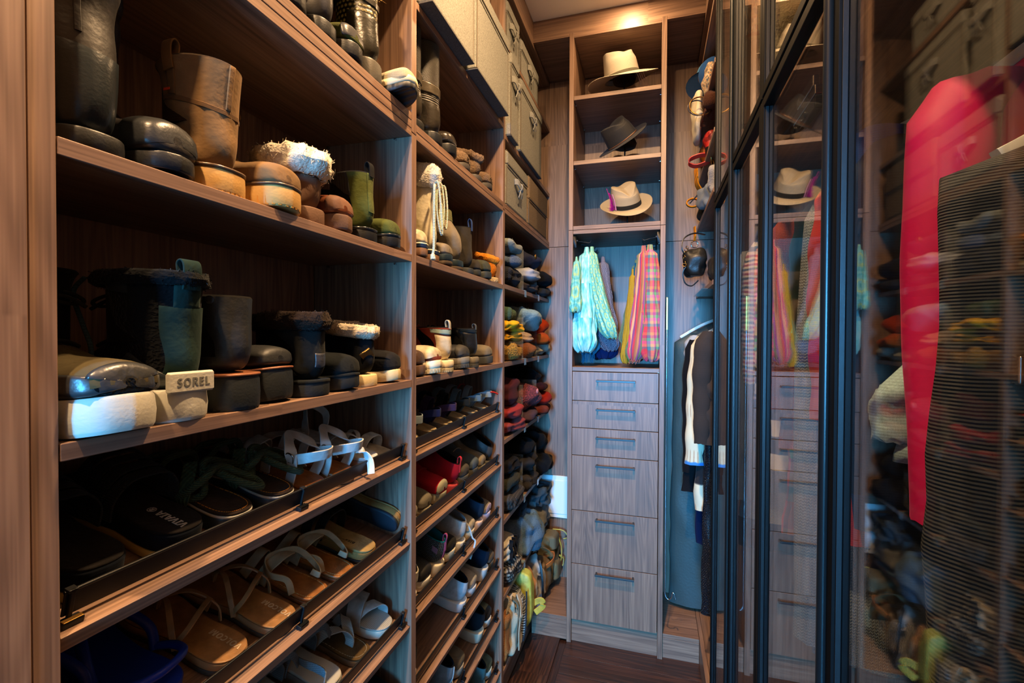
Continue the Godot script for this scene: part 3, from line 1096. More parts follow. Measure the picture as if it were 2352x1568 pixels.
	spec = {"up": br, "H": 0.128, "L": 0.235, "w": 0.041, "s": 0.030, "tw": 0.044, "soles": [[0, 0.030, 0.001, rubber(Color8(98, 72, 56), 0.7)]], "cuff": {"h": 0.052, "r": 0.016, "mat": fleece(Color8(232, 222, 200)), "hair": 2200, "len": 0.012},
		"caps": [["ankle_band", 8.0, 8.8, -PI, PI, leather(Color8(126, 66, 34), 0.36), 0.002], ["heel_counter", 5.9, 7.6, -PI, 0.0, rubber(Color8(98, 72, 56), 0.75), 0.0015], ["back_strip", 8.9, 11.0, -1.8, -1.34, leather(Color8(126, 66, 34), 0.36), 0.0014]], "lining": Color(0.7, 0.66, 0.56)}
	shoe("brown leather ankle boot with a thick white fur collar, heel out", "heel", Vector3(-0.612, y, -0.762), spec, g, "boot", "boot")
	shoe("brown leather ankle boot turned toe out beside the olive boot", "toe", Vector3(-0.604, y, -0.842), spec.merged({"cuff": {"h": 0.045, "r": 0.012, "mat": fleece(Color8(232, 222, 200)), "hair": 900, "len": 0.010}, "caps": [["toe_cap", 0.0, 1.7, -0.4, PI + 0.4, rubber(Color8(104, 70, 50), 0.75)]]}, true), g, "boot", "boot")
	var ol := suede(Color8(76, 84, 40))
	var gore := mat("elastic", Color8(16, 18, 18), 0.9, {"bump": "rib", "depth": 0.08, "tri": 40.0})
	spec = {"up": ol, "H": 0.152, "L": 0.24, "w": 0.041, "s": 0.028, "tw": 0.043, "rise": -0.012, "soles": [[0, 0.024, 0.001, black_r], [0.024, 0.030, 0.002, rubber(Color8(30, 34, 36), 0.25), 0.0, 0.0, 1.0, "welt"]],
		"caps": [["elastic_gore", 7.6, 11.0, -0.35, 0.75, gore], ["elastic_gore", 7.6, 11.0, PI - 0.75, PI + 0.35, gore], ["back_strip", 7.2, 11.0, -1.85, -1.29, suede(Color8(88, 96, 48)), 0.0014]], "tab": {"mat": cloth(Color8(20, 20, 20)), "h": 0.026, "w": 0.018}}
	shoe("olive nubuck ankle boot with black elastic and heel loop", "heel", Vector3(-0.608, y, -0.940), spec, g, "boot", "boot")
	shoe("olive nubuck ankle boot turned toe out next to the divider", "toe", Vector3(-0.602, y, -1.036), spec, g, "boot", "boot")

	# --- next shelf down
	y = 1.438
	var white_r := rubber(Color8(176, 174, 162), 0.6)
	var shear := fleece(Color8(20, 22, 24))
	spec = {"up": shear, "H": 0.195, "L": 0.265, "w": 0.046, "s": 0.042, "th": 0.040, "tw": 0.052, "aw": 0.046, "tf": 0.52, "tb": -0.01, "soles": [[0, 0.042, 0.002, white_r, 0.003]],
		"caps": [["toe_cap", 0.0, 4.2, -0.2, PI + 0.2, suede(Color8(74, 66, 44)), 0.0018], ["mudguard", 0.0, 5.6, -0.9, 0.32, leather(Color8(52, 54, 56), 0.32), 0.0028], ["mudguard", 0.0, 5.6, PI - 0.32, PI + 0.9, leather(Color8(52, 54, 56), 0.32), 0.0028], ["toe_bumper", 0.0, 1.2, 0.2, PI - 0.2, leather(Color8(52, 54, 56), 0.32), 0.0028]],
		"laces": {"n": 6, "from": 4.6, "to": 8.6, "r": 0.0026, "mat": cloth(Color8(40, 40, 38))}}
	shoe("black winter boot with white sole cut off by the side panel", "toe", Vector3(-0.574, y, -0.400), spec, g, "boot", "boot")
	spec = spec.merged({"caps": [["heel_patch", 6.4, 9.0, -2.25, -0.89, suede(Color8(26, 46, 42)), 0.0018], ["back_strip", 9.0, 11.0, -1.95, -1.19, suede(Color8(26, 46, 42)), 0.0018], ["mudguard", 4.8, 6.6, -PI, 0.0, leather(Color8(44, 54, 60), 0.35), 0.0028], ["round_patch", 9.4, 10.6, -0.28, 0.28, suede(Color8(30, 36, 40)), 0.002]],
		"tab": {"mat": suede(Color8(26, 46, 42)), "h": 0.020, "w": 0.026, "down": 0.9}, "cuff": {"h": 0.02, "r": 0.006, "mat": shear, "hair": 900, "len": 0.007}}, true)
	var so := shoe("black shearling winter boot with lettered white heel tab and heel loop", "heel", Vector3(-0.600, y, -0.492), spec, g, "boot", "boot")
	var hp := Shape.new()
	hp.box(Vector3(-0.033, 0.038, -0.007), Vector3(0.033, 0.066, 0.004), 0, 0.003)
	build(so, "heel_label", hp, white_r)
	lettering(so, "SOREL", 0.0115, rubber(Color8(96, 96, 90)), Transform3D(Basis(Vector3(-1, 0, 0), Vector3(0, 1, 0), Vector3(0, 0, -1)), Vector3(0.0, 0.052, -0.0073)))
	var cord := Shape.new()
	cord.tube(smooth([Vector3(0.050, 0.190, 0.12), Vector3(0.054, 0.17, 0.135), Vector3(0.056, 0.13, 0.115), Vector3(0.056, 0.10, 0.100), Vector3(0.052, 0.07, 0.105), Vector3(0.050, 0.045, 0.10)], 6), 0.0028, 8)
	build(so, "cord", cord, cloth(Color8(58, 84, 100)))
	var bl := leather(Color8(26, 29, 32), 0.55)
	spec = {"up": bl, "H": 0.172, "L": 0.235, "w": 0.042, "s": 0.058, "th": 0.036, "ih": 0.028, "tw": 0.045, "aw": 0.040, "soles": [[0, 0.052, 0.004, rubber(Color8(26, 31, 34), 0.6), 0.002], [0.052, 0.056, 0.005, leather(Color8(140, 86, 54)), 0.0, 0.0, 1.0, "welt"]],
		"caps": [["elastic_gore", 8.2, 11.0, -0.2, 0.9, gore]], "lugs": [0.008, rubber(Color8(20, 24, 26), 0.7)],
		"badge": {"r": 10.3, "th": -0.55, "n": 16, "a": 0.006, "b": 0.006, "mat": mats.chrome, "called": "press_stud"}}
	shoe("black platform ankle boot with a silver stud, heel out", "heel", Vector3(-0.603, y, -0.588), spec, g, "boot", "boot")
	shoe("black platform ankle boot turned toe out, tan welt", "toe", Vector3(-0.612, y, -0.672), spec, g, "boot", "boot")
	var ugg := suede(Color8(26, 30, 32))
	spec = {"up": ugg, "H": 0.150, "L": 0.24, "w": 0.046, "s": 0.028, "th": 0.046, "tw": 0.048, "aw": 0.043, "soles": [[0, 0.026, 0.002, rubber(Color8(28, 32, 34), 0.65)], [0.024, 0.031, 0.003, ugg, 0.0, 0.0, 1.0, "binding"]],
		"cuff": {"h": 0.034, "r": 0.010, "mat": fleece(Color8(40, 32, 28)), "hair": 1600, "len": 0.010}, "caps": [["heel_counter", 6.2, 8.7, -2.7, -0.44, suede(Color8(30, 32, 32)), 0.0016], ["heel_label", 6.9, 7.5, -1.9, -1.24, leather(Color8(56, 58, 64), 0.4), 0.003]]}
	shoe("short black suede boot with dark fur lining and leather heel label", "heel", Vector3(-0.604, y, -0.762), spec, g, "boot", "boot")
	shoe("short black suede boot turned toe out, round toe", "toe", Vector3(-0.600, y, -0.856), spec.merged({"caps": []}, true), g, "boot", "boot")
	var crepe := rubber(Color8(206, 186, 140), 0.75)
	spec = {"up": suede(Color8(22, 24, 27)), "H": 0.128, "L": 0.235, "w": 0.041, "s": 0.026, "tw": 0.044, "rise": 0.016, "soles": [[0, 0.026, 0.001, crepe, 0.001]], "cuff": {"h": 0.030, "r": 0.009, "mat": fleece(Color8(214, 200, 176)), "hair": 1600, "len": 0.007},
		"caps": [["heel_counter", 6.2, 8.0, -2.8, -0.3, suede(Color8(18, 20, 24)), 0.0016]], "badge": {"r": 7.3, "th": -1.15, "n": 4, "a": 0.020, "b": 0.017, "mat": mat("bronze", Color8(168, 132, 74), 0.38, {"metal": 1.0, "bump": "hide", "depth": 0.1, "tri": 30.0}), "called": "diamond_badge"}}
	shoe("black suede moccasin boot with cream fleece collar and bronze diamond badge", "heel", Vector3(-0.608, y, -0.940), spec, g, "boot", "boot")
	spec.erase("badge")
	shoe("black moccasin boot turned toe out on a cream sole", "toe", Vector3(-0.601, y, -1.036), spec.merged({"caps": [["toe_apron", 0.7, 3.6, 0.5, PI - 0.5, suede(Color8(30, 30, 32)), 0.003]], "cuff": {"h": 0.026, "r": 0.007, "mat": fleece(Color8(214, 200, 176)), "hair": 500, "len": 0.006}}, true), g, "boot", "boot")

	# --- middle unit
	g = "boots on the middle shelving unit"
	y = 2.1055
	var chev := mat("chevron", Color8(58, 54, 46), 0.35, {"bump": "cord", "depth": 0.6, "scale": Vector3(2.0, 0.9, 1)})
	spec = {"up": chev, "H": 0.285, "L": 0.25, "w": 0.042, "s": 0.03, "tw": 0.048, "aw": 0.040, "soles": [[0, 0.03, 0.001, black_r]], "caps": [["heel_counter", 5.6, 7.8, -PI, 0.0, leather(Color8(46, 42, 36), 0.28)], ["ankle_band", 8.4, 9.4, -PI, PI, leather(Color8(70, 62, 48), 0.3), 0.003], ["toe_cap", 0.0, 3.6, -0.3, PI + 0.3, leather(Color8(44, 38, 32), 0.28)]]}
	shoe("tall dark quilted boot half hidden behind the divider", "heel", Vector3(-0.612, y, -1.180), spec, g, "boot", "boot")
	shoe("tall dark boot with chevron quilted shaft and ankle strap", "heel", Vector3(-0.600, y, -1.272), spec, g, "boot", "boot")
	shoe("dark quilted boot turned toe out beside the fuzzy slipper", "toe", Vector3(-0.596, y, -1.372), spec.merged({"H": 0.24}, true), g, "boot", "boot")
	var fz := fleece(Color8(112, 92, 74))
	spec = {"up": fz, "H": 0.085, "L": 0.235, "w": 0.045, "s": 0.02, "th": 0.05, "soles": [[0, 0.02, 0, rubber(Color8(60, 56, 52))]], "cuff": {"h": 0.03, "r": 0.011, "mat": fz, "hair": 1500, "len": 0.006}, "lining": Color(0.2, 0.16, 0.13)}
	for k in 3:
		var s := shoe(["fuzzy brown slipper lying toe out next to the quilted boot", "fuzzy brown slipper in the middle, heel out", "fuzzy brown slipper closest to the storage unit divider"][k], ["toe", "heel", "toe"][k], Vector3([-0.605, -0.602, -0.600][k], y, [-1.51, -1.62, -1.73][k]), spec, g, "slipper", "slipper")
		var hr: MeshInstance3D = s.get_node("upper")
		var sh := Shape.new()
		for p in (hr.mesh as ArrayMesh).surface_get_arrays(0)[Mesh.ARRAY_VERTEX]:
			sh.v.append(p)
		sh.n = (hr.mesh as ArrayMesh).surface_get_arrays(0)[Mesh.ARRAY_NORMAL]
		sh.t.resize(sh.v.size())
		var keep := sh.v.size()
		sh.hairs(2600, 0.007, 0.0007, 50 + k)
		var only := Shape.new()
		only.v = sh.v
		only.n = sh.n
		only.t = sh.t
		only.i = sh.i
		if keep > 0:
			build(s, "pile", only, fz)

	y = 1.7635
	var ivory := leather(Color8(214, 202, 168), 0.5)
	var navy_r := rubber(Color8(44, 58, 78), 0.5)
	spec = {"up": ivory, "H": 0.262, "L": 0.245, "w": 0.039, "s": 0.034, "tw": 0.038, "aw": 0.034, "soles": [[0, 0.022, 0.001, rubber(Color8(112, 80, 56), 0.7)], [0.022, 0.036, 0.002, navy_r, 0.0, 0.0, 1.0, "foxing"], [0.030, 0.034, 0.003, cream_r, 0.0, 0.0, 1.0, "foxing_stripe"]], "cuff": {"h": 0.07, "r": 0.011, "mat": fleece(Color8(214, 208, 194)), "hair": 1800, "len": 0.012}}
	shoe("tall ivory winter boot beside the divider, toe out", "toe", Vector3(-0.600, y, -1.182), spec.merged({"H": 0.20}, true), g, "boot", "boot")
	var wb := shoe("tall ivory winter boot with white fur cuff and rope ties", "heel", Vector3(-0.604, y, -1.262), spec, g, "boot", "boot")
	var rope := Shape.new()
	for k in 3:
		var x0 := -0.02 + 0.018 * k
		rope.tube(smooth([Vector3(x0, 0.215, 0.0), Vector3(x0 * 1.3 + 0.006, 0.222, -0.016), Vector3(x0 * 1.2, 0.16, -0.022), Vector3(x0 + 0.012 * sin(k * 2.0), 0.10 - 0.012 * (k % 3), -0.020), Vector3(x0 + 0.02, 0.13, -0.018), Vector3(x0 + 0.012, 0.20, -0.014)], 6), 0.0032, 8)
	rope.tube(smooth([Vector3(0.03, 0.21, -0.01), Vector3(0.048, 0.20, -0.016), Vector3(0.050, 0.12, -0.016), Vector3(0.047, 0.04, -0.014), Vector3(0.050, 0.014, -0.012)], 8), 0.0038, 8)
	rope.tube([Vector3(0.050, 0.014, -0.012), Vector3(0.052, -0.0, -0.014)], 0.0065, 8, 0.008)
	build(wb, "rope_ties", rope, mat("rope", Color8(222, 208, 172), 0.95, {"bump": "cord", "depth": 0.4, "tri": 30.0}))
	var gs := suede(Color8(128, 118, 102))
	spec = {"up": gs, "H": 0.165, "L": 0.245, "w": 0.044, "s": 0.03, "th": 0.042, "tw": 0.047, "aw": 0.045, "slouch": 0.003, "tb": 0.16, "tf": 0.62, "soles": [[0, 0.012, 0.0, rubber(Color8(70, 58, 44), 0.8)], [0.012, 0.032, 0.001, rubber(Color8(34, 48, 56), 0.4)]]}
	shoe("grey suede sock boot turned toe out behind the rope tie", "toe", Vector3(-0.600, y, -1.352), spec, g, "boot", "boot")
	var sb := shoe("grey suede boot with a ribbed green knit cuff", "heel", Vector3(-0.603, y, -1.442), spec, g, "boot", "boot")
	var keys := last_keys(SHOE.merged(spec, true))
	var kq := PackedVector3Array()
	var top := ring_points(keys, keys.size() - 1, 64)
	var mid := Vector3.ZERO
	for p in top:
		mid += p
	mid /= 64
	for b in 6:
		for a in 64:
			var d := top[a] - mid
			kq.append(mid + d * (1.02 + 0.10 * b / 5.0 + (0.03 if a % 2 else -0.03)) + Vector3(0, 0.036 * b / 5.0, 0.010 * b / 5.0))
	var kc := Shape.new()
	kc.grid(kq, 64, 6, true)
	build(sb, "ribbed_cuff", kc, knit(Color8(126, 128, 88), 30.0))
	var dk := suede(Color8(52, 48, 42))
	spec = {"up": dk, "H": 0.158, "L": 0.24, "w": 0.040, "s": 0.02, "tw": 0.041, "aw": 0.037, "soles": [[0, 0.02, 0, rubber(Color8(44, 48, 50))]], "tab": {"mat": cloth(Color8(40, 66, 120)), "h": 0.032, "w": 0.012}}
	shoe("slim dark suede ankle boot with a blue heel loop", "heel", Vector3(-0.602, y, -1.540), spec, g, "boot", "boot")
	spec.erase("tab")
	shoe("slim dark suede ankle boot turned toe out", "toe", Vector3(-0.604, y, -1.622), spec.merged({"H": 0.13}, true), g, "boot", "boot")
	spec = {"up": suede(Color8(62, 64, 52)), "H": 0.09, "L": 0.24, "w": 0.045, "s": 0.026, "th": 0.048, "soles": [[0, 0.024, 0.002, rubber(Color8(48, 52, 50), 0.5)]], "cuff": {"h": 0.034, "r": 0.012, "mat": fleece(Color8(214, 200, 160)), "hair": 1500, "len": 0.008}}
	shoe("dark green clog with cream fleece collar, toe out", "toe", Vector3(-0.598, y, -1.712), spec, g, "shoe", "clog")
	spec = {"up": fleece(Color8(190, 112, 34)), "H": 0.095, "L": 0.23, "w": 0.042, "s": 0.02, "th": 0.05, "soles": [[0, 0.02, 0.001, fleece(Color8(200, 180, 140))]], "cuff": {"h": 0.03, "r": 0.010, "mat": fleece(Color8(206, 128, 40)), "hair": 900, "len": 0.006}}
	shoe("fuzzy orange boot in the corner by the divider", "heel", Vector3(-0.604, y, -1.815), spec, g, "boot", "boot")

	y = 1.440
	var cor := cloth(Color8(150, 66, 48))
	var crm := leather(Color8(206, 190, 156), 0.6)
	spec = {"up": cor, "H": 0.135, "L": 0.255, "w": 0.046, "s": 0.034, "tw": 0.046, "aw": 0.043, "th": 0.044, "soles": [[0, 0.016, 0.002, rubber(Color8(176, 166, 136), 0.8)], [0.014, 0.036, 0.003, rubber(Color8(220, 206, 172), 0.6), 0.002]], "lugs": [0.012, rubber(Color8(160, 150, 120), 0.8)],
		"caps": [["toe_cap", 0.0, 2.6, -0.2, PI + 0.2, crm, 0.002], ["side_panel", 8.2, 9.8, -2.6, -0.2, leather(Color8(150, 170, 156), 0.5), 0.003], ["heel_counter", 5.4, 8.0, -2.7, -0.4, crm, 0.002], ["collar", 10.0, 11.0, -PI, PI, cloth(Color8(150, 66, 48)), 0.004]], "laces": {"n": 7, "from": 3.6, "to": 9.0, "mat": cloth(Color8(150, 70, 52))}, "tab": {"mat": cloth(Color8(196, 190, 168)), "h": 0.024, "w": 0.014}}
	shoe("cream and rust hiking boot turned toe out by the divider", "toe", Vector3(-0.592, y, -1.252), spec, g, "boot", "hiking_boot")
	shoe("cream and rust hiking boot with its heel out and grey loop", "heel", Vector3(-0.600, y, -1.352), spec, g, "boot", "hiking_boot")
	var bk := leather(Color8(40, 40, 42), 0.5)
	spec = spec.merged({"up": bk, "caps": [["toe_cap", 0.0, 1.8, -0.2, PI + 0.2, rubber(Color8(52, 50, 46), 0.7), 0.002], ["heel_counter", 5.4, 8.4, -2.7, -0.4, leather(Color8(24, 26, 28), 0.4), 0.002], ["side_panel", 8.6, 10.4, -2.4, -0.2, cloth(Color8(28, 40, 48)), 0.003]], "soles": [[0, 0.016, 0.002, rubber(Color8(66, 66, 62), 0.8)], [0.014, 0.036, 0.003, rubber(Color8(110, 104, 90), 0.7), 0.002]], "lugs": [0.012, rubber(Color8(60, 60, 56), 0.8)], "laces": {"n": 7, "from": 3.6, "to": 9.0, "mat": cloth(Color8(30, 30, 32))}, "tab": {"mat": cloth(Color8(80, 84, 84)), "h": 0.018, "w": 0.012}}, true)
	shoe("charcoal hiking boot turned toe out in the middle of its shelf", "toe", Vector3(-0.594, y, -1.480), spec, g, "boot", "hiking_boot")
	shoe("black hiking boot with its padded heel facing out", "heel", Vector3(-0.601, y, -1.580), spec, g, "boot", "hiking_boot")
	spec = {"up": cloth(Color8(128, 120, 104)), "L": 0.25, "w": 0.043, "soles": [[0, 0.028, 0.002, rubber(Color8(54, 56, 54), 0.7)]], "laces": {"n": 4, "mat": cloth(Color8(110, 104, 92))}}
	shoe("grey mesh walking shoe turned toe out closest to the divider", "toe", Vector3(-0.602, y, -1.745), spec, g, "shoe", "walking_shoe")
	spec = {"up": leather(Color8(86, 62, 46)), "L": 0.24, "w": 0.040, "soles": [[0, 0.026, 0.002, rubber(Color8(90, 66, 48), 0.7)]]}
	shoe("brown shoe peeking out behind the divider", "toe", Vector3(-0.603, y, -1.172), spec, g, "shoe", "walking_shoe")


func make_sandals() -> void:
	var ya := []
	var yb := []
	for k in 6:
		ya.append(1.229 - 0.2175 * k)
		yb.append(1.2315 - 0.2172 * k)
	var g := "sandals on the tilted shelves nearest the camera"
	var navy := cloth(Color8(18, 24, 34))
	var cork_y := rubber(Color8(176, 152, 84), 0.6)
	var blk := suede(Color8(30, 27, 26))
	var white := leather(Color8(214, 218, 216), 0.42)
	var tan_l := leather(Color8(150, 92, 42), 0.4)
	# slides
	for k in 2:
		var o := {"L": 0.245, "w": 0.046, "soles": [[0.0, 0.012, "outsole", 0.0, cork_y], [0.012, 0.036, "midsole", 0.001, navy], [0.036, 0.040, "insole", 0.003, blk]], "straps": []}
		for j in 4:
			o.straps.append(arch(0.10 + 0.022 * j, 0.047, 0.050 + 0.004 * j, 0.020, mat("dark_velvet", Color8(20, 30, 40), 0.8, {"bump": "cord", "depth": 0.2, "tri": 40.0, "sheen": 0.3})))
		if k == 1:
			o.text = ["VIVAIA ®", 0.012, cloth(Color8(200, 200, 200)), 0.048]
		sandal(["black platform slide with a yellow sole edge by the side panel", "black platform slide with white lettering inside, heel out"][k], tilted(ya[0], 0.036, -0.408 - 0.108 * k), o, g)
	# espadrilles with rope ties
	for k in 2:
		var rope := mat("green_rope", Color8(62, 84, 62), 0.95, {"bump": "cord", "depth": 0.5, "tri": 36.0})
		var o := {"L": 0.24, "w": 0.043, "soles": [[0.0, 0.022, "midsole", 0.0, leather(Color8(38, 56, 70), 0.4)], [0.022, 0.026, "edge", 0.0005, leather(Color8(190, 190, 180))], [0.026, 0.030, "insole", 0.002, suede(Color8(50, 40, 34))]], "stitch": cloth(Color8(206, 132, 48)), "straps": [
			arch(0.155, 0.042, 0.045, -0.0058, rope, 0.008), arch(0.185, 0.040, 0.036, -0.0058, rope, -0.008),
			[[[0.040, 0.0, 0.10], [0.046, 0.02, 0.075], [0.03, 0.045, 0.06], [-0.005, 0.05, 0.075], [-0.035, 0.035, 0.060], [-0.060, 0.020, 0.045], [-0.050, 0.018, 0.022], [-0.02, 0.03, 0.045], [0.0, 0.045, 0.09]], -0.0065, rope],
			[[[0.036, 0.0, 0.09], [0.020, 0.012, 0.068], [0.0, 0.05, 0.10], [-0.04, 0.04, 0.10], [-0.07, 0.028, 0.080], [-0.055, 0.026, 0.055], [-0.01, 0.038, 0.08]], -0.0060, rope],
			[[[0.044, -0.004, 0.085], [0.046, 0.010, 0.078], [0.038, 0.030, 0.085], [0.015, 0.05, 0.11]], 0.020, mat("green_band", Color8(52, 78, 56), 0.95, {"bump": "rib", "depth": 0.3, "tri": 40.0}), [0.2, 0, 1]]]}
		sandal(["dark sandal with green braided rope ties, beside the lettered slide", "dark stitched sandal with green rope ties, beside the white sandal"][k], tilted(ya[0], 0.038, -0.612 - 0.096 * k), o, g)
	# white strapped sandals
	for k in 2:
		var o := {"L": 0.24, "w": 0.042, "soles": [[0.0, 0.012, "outsole", 0.0, leather(Color8(150, 120, 84))], [0.012, 0.020, "insole", 0.001, tan_l]], "straps": [
			arch(0.165, 0.042, 0.040, 0.030, white, 0.02), arch(0.195, 0.038, 0.03, 0.024, white, -0.02),
			[[[0.034, -0.006, 0.045], [0.040, 0.030, 0.04], [0.036, 0.060, 0.055], [0.012, 0.076, 0.085], [-0.012, 0.072, 0.085], [-0.036, 0.055, 0.055], [-0.040, 0.028, 0.04], [-0.034, -0.006, 0.045]], 0.022, white, [0, 0.6, 1]],
			[[[0.036, 0.045, 0.045], [0.030, 0.06, 0.012], [0.0, 0.064, -0.002], [-0.030, 0.06, 0.012], [-0.036, 0.045, 0.045]], 0.020, white, [0, 1, 0]],
			[[[0.040, 0.0, 0.10], [0.020, 0.035, 0.115], [-0.020, 0.032, 0.10], [-0.041, 0.0, 0.075]], 0.020, white]]}
		if k == 1:
			o.straps.append([[[-0.038, 0.02, 0.05], [-0.05, 0.035, 0.025], [-0.052, 0.02, -0.004], [-0.045, -0.006, -0.02]], 0.016, white, [0, 0.4, 1]])
		var s := sandal(["white leather sandal with a silver buckle on a brown insole", "white ankle strap sandal with a rounded tan heel"][k], tilted(ya[0], 0.034 - 0.012 * k, -0.792 - 0.088 * k), o, g)
		var bk := Shape.new()
		bk.tube(smooth([Vector3(0.040, 0.06, 0.04), Vector3(0.043, 0.075, 0.042), Vector3(0.043, 0.077, 0.056), Vector3(0.041, 0.062, 0.060), Vector3(0.040, 0.06, 0.04)], 5), 0.0016, 6)
		build(s, "buckle", bk, mats.chrome)
	sandal("white thong sandal turned toe out near the divider", tilted(ya[0], 0.034, -0.985), {"L": 0.235, "w": 0.040, "soles": [[0.0, 0.016, "sole", 0.0, leather(Color8(170, 130, 110))], [0.016, 0.024, "insole", 0.0005, leather(Color8(226, 230, 230), 0.35)]], "straps": [
		[[[0.038, -0.004, 0.12], [0.032, 0.030, 0.135], [0.012, 0.040, 0.165], [0.0, 0.026, 0.182], [0.0, -0.004, 0.186]], 0.010, white, [0.5, 0, 1]], [[[-0.038, -0.004, 0.12], [-0.032, 0.030, 0.135], [-0.012, 0.040, 0.165], [0.0, 0.026, 0.182], [0.0, -0.004, 0.186]], 0.010, white, [-0.5, 0, 1]],
		[[[0.034, 0.0, 0.06], [0.036, 0.05, 0.05], [0.0, 0.07, 0.02], [-0.036, 0.05, 0.05], [-0.034, 0.0, 0.06]], 0.018, white, [0, 1, 0.3]]]}, g, "toe")
	sandal("white sandal lying flat against the divider", tilted(ya[0], 0.030, -1.062), {"L": 0.22, "w": 0.036, "soles": [[0.0, 0.012, "sole", 0.0, leather(Color8(212, 204, 186))]], "straps": [arch(0.15, 0.036, 0.034, 0.026, white)]}, g, "toe")

	# second tilted shelf: blue, tan flip-flops, leather sandals, cork footbeds
	g = "sandals on the second tilted shelf"
	var blue := rubber(Color8(16, 44, 150), 0.42)
	for k in 2:
		sandal(["royal blue rubber flip-flop cut off by the side panel", "royal blue rubber flip-flop with thick straps beside the tan one"][k], tilted(ya[1], 0.045 + 0.012 * k, -0.405 - 0.098 * k), {"L": 0.25, "w": 0.046, "yaw": 2.0, "soles": [[0.0, 0.024, "sole", 0.0, blue]], "straps": [
			[[[0.043, -0.004, 0.085], [0.044, 0.026, 0.105], [0.026, 0.044, 0.15], [0.0, 0.022, 0.185], [0.0, -0.004, 0.19]], -0.0072, blue], [[[-0.043, -0.004, 0.085], [-0.044, 0.026, 0.105], [-0.026, 0.044, 0.15], [0.0, 0.022, 0.185], [0.0, -0.004, 0.19]], -0.0072, blue],
			[[[0.043, 0.0, 0.088], [0.052, 0.014, 0.050], [0.02, 0.030, 0.012], [-0.03, 0.028, 0.020], [-0.050, 0.012, 0.055], [-0.043, 0.0, 0.088]], -0.0060, blue]]}, g)
	for k in 2:
		var tanf := leather(Color8(168, 122, 72), 0.5)
		var st := leather(Color8(186, 146, 100), 0.5)
		sandal(["tan flip-flop with lettering on its heel, beside the blue one", "tan flip-flop with thin straps, beside the leather sandal"][k], tilted(ya[1], 0.034 - 0.01 * k, -0.598 - 0.100 * k), {"L": 0.245, "w": 0.043, "soles": [[0.0, 0.008, "outsole", 0.0, rubber(Color8(60, 58, 54))], [0.008, 0.020, "midsole", 0.0, rubber(Color8(150, 118, 82))], [0.020, 0.023, "insole", 0.001, tanf]], "text": ["VOLCOM", 0.011, leather(Color8(214, 190, 156)), 0.042, -0.012], "straps": [
			[[[0.041, -0.004, 0.085], [0.040, 0.022, 0.10], [0.020, 0.040, 0.14], [0.0, 0.022, 0.178], [0.0, -0.004, 0.182]], 0.0085, st, [0.4, 0, 1]], [[[-0.041, -0.004, 0.085], [-0.040, 0.022, 0.10], [-0.020, 0.040, 0.14], [0.0, 0.022, 0.178], [0.0, -0.004, 0.182]], 0.0085, st, [-0.4, 0, 1]],
			[[[0.041, 0.0, 0.09], [0.036, 0.030, 0.075], [0.0, 0.044, 0.088], [-0.036, 0.030, 0.11], [-0.041, 0.0, 0.12]], 0.0085, st]]}, g)
	for k in 2:
		var ivory := leather(Color8(210, 198, 164), 0.45)
		sandal(["brown leather sandal with wide ivory straps, beside the flip-flop", "brown stitched leather sandal with ivory straps, beside the cork footbed"][k], tilted(ya[1], 0.030, -0.800 - 0.090 * k), {"L": 0.24, "w": 0.041, "soles": [[0.0, 0.008, "outsole", 0.0, leather(Color8(120, 82, 48))], [0.008, 0.014, "insole", 0.0008, leather(Color8(160, 104, 52), 0.4)]], "stitch": cloth(Color8(214, 176, 116)), "straps": [
			[[[0.041, -0.004, 0.12], [0.040, 0.026, 0.115], [0.020, 0.048, 0.105], [-0.015, 0.044, 0.11], [-0.041, 0.012, 0.135], [-0.042, -0.004, 0.14]], 0.024, ivory], [[[0.041, -0.004, 0.165], [0.025, 0.030, 0.155], [0.0, 0.036, 0.16], [-0.041, -0.004, 0.185]], 0.022, ivory],
			[[[0.034, 0.0, 0.05], [0.044, 0.030, 0.06], [0.05, 0.030, 0.10], [0.03, 0.045, 0.125], [-0.02, 0.05, 0.10], [-0.04, 0.022, 0.06], [-0.026, 0.016, 0.035], [-0.016, 0.022, 0.05]], 0.012, ivory, [0, 1, 0]]]}, g)
	var cork := mat("cork", Color8(168, 128, 66), 0.9, {"tex": "nap", "bump": "boucle", "depth": 0.1, "tri": 18.0})
	var bed := suede(Color8(176, 148, 94))
	var bs := {"L": 0.24, "w": 0.041, "spring": 0.008, "soles": [[0.0, 0.008, "outsole", 0.0, rubber(Color8(34, 48, 58))], [0.008, 0.026, "cork_midsole", 0.0006, cork], [0.026, 0.031, "footbed", 0.002, bed]], "text": ["BIRKENSTOCK", 0.0085, cloth(Color8(58, 46, 30)), 0.085, 0.010], "straps": [arch(0.16, 0.042, 0.04, 0.026, leather(Color8(30, 28, 26))), arch(0.125, 0.042, 0.05, 0.024, leather(Color8(30, 28, 26)))]}
	sandal("cork footbed sandal with a worn tan insole", tilted(ya[1], 0.034, -0.975), bs, g)
	bs.erase("text")
	var sd := sandal("cork footbed sandal leaning on its side against the divider", tilted(ya[1], 0.032, -1.088), bs, g)
	sd.rotate_object_local(Vector3(0, 0, 1), deg_to_rad(62))
	sd.position += Vector3(0, 0.038, 0.0)

	# third tilted shelf
	g = "sandals on the third tilted shelf"
	var gc := cloth(Color8(120, 128, 134))
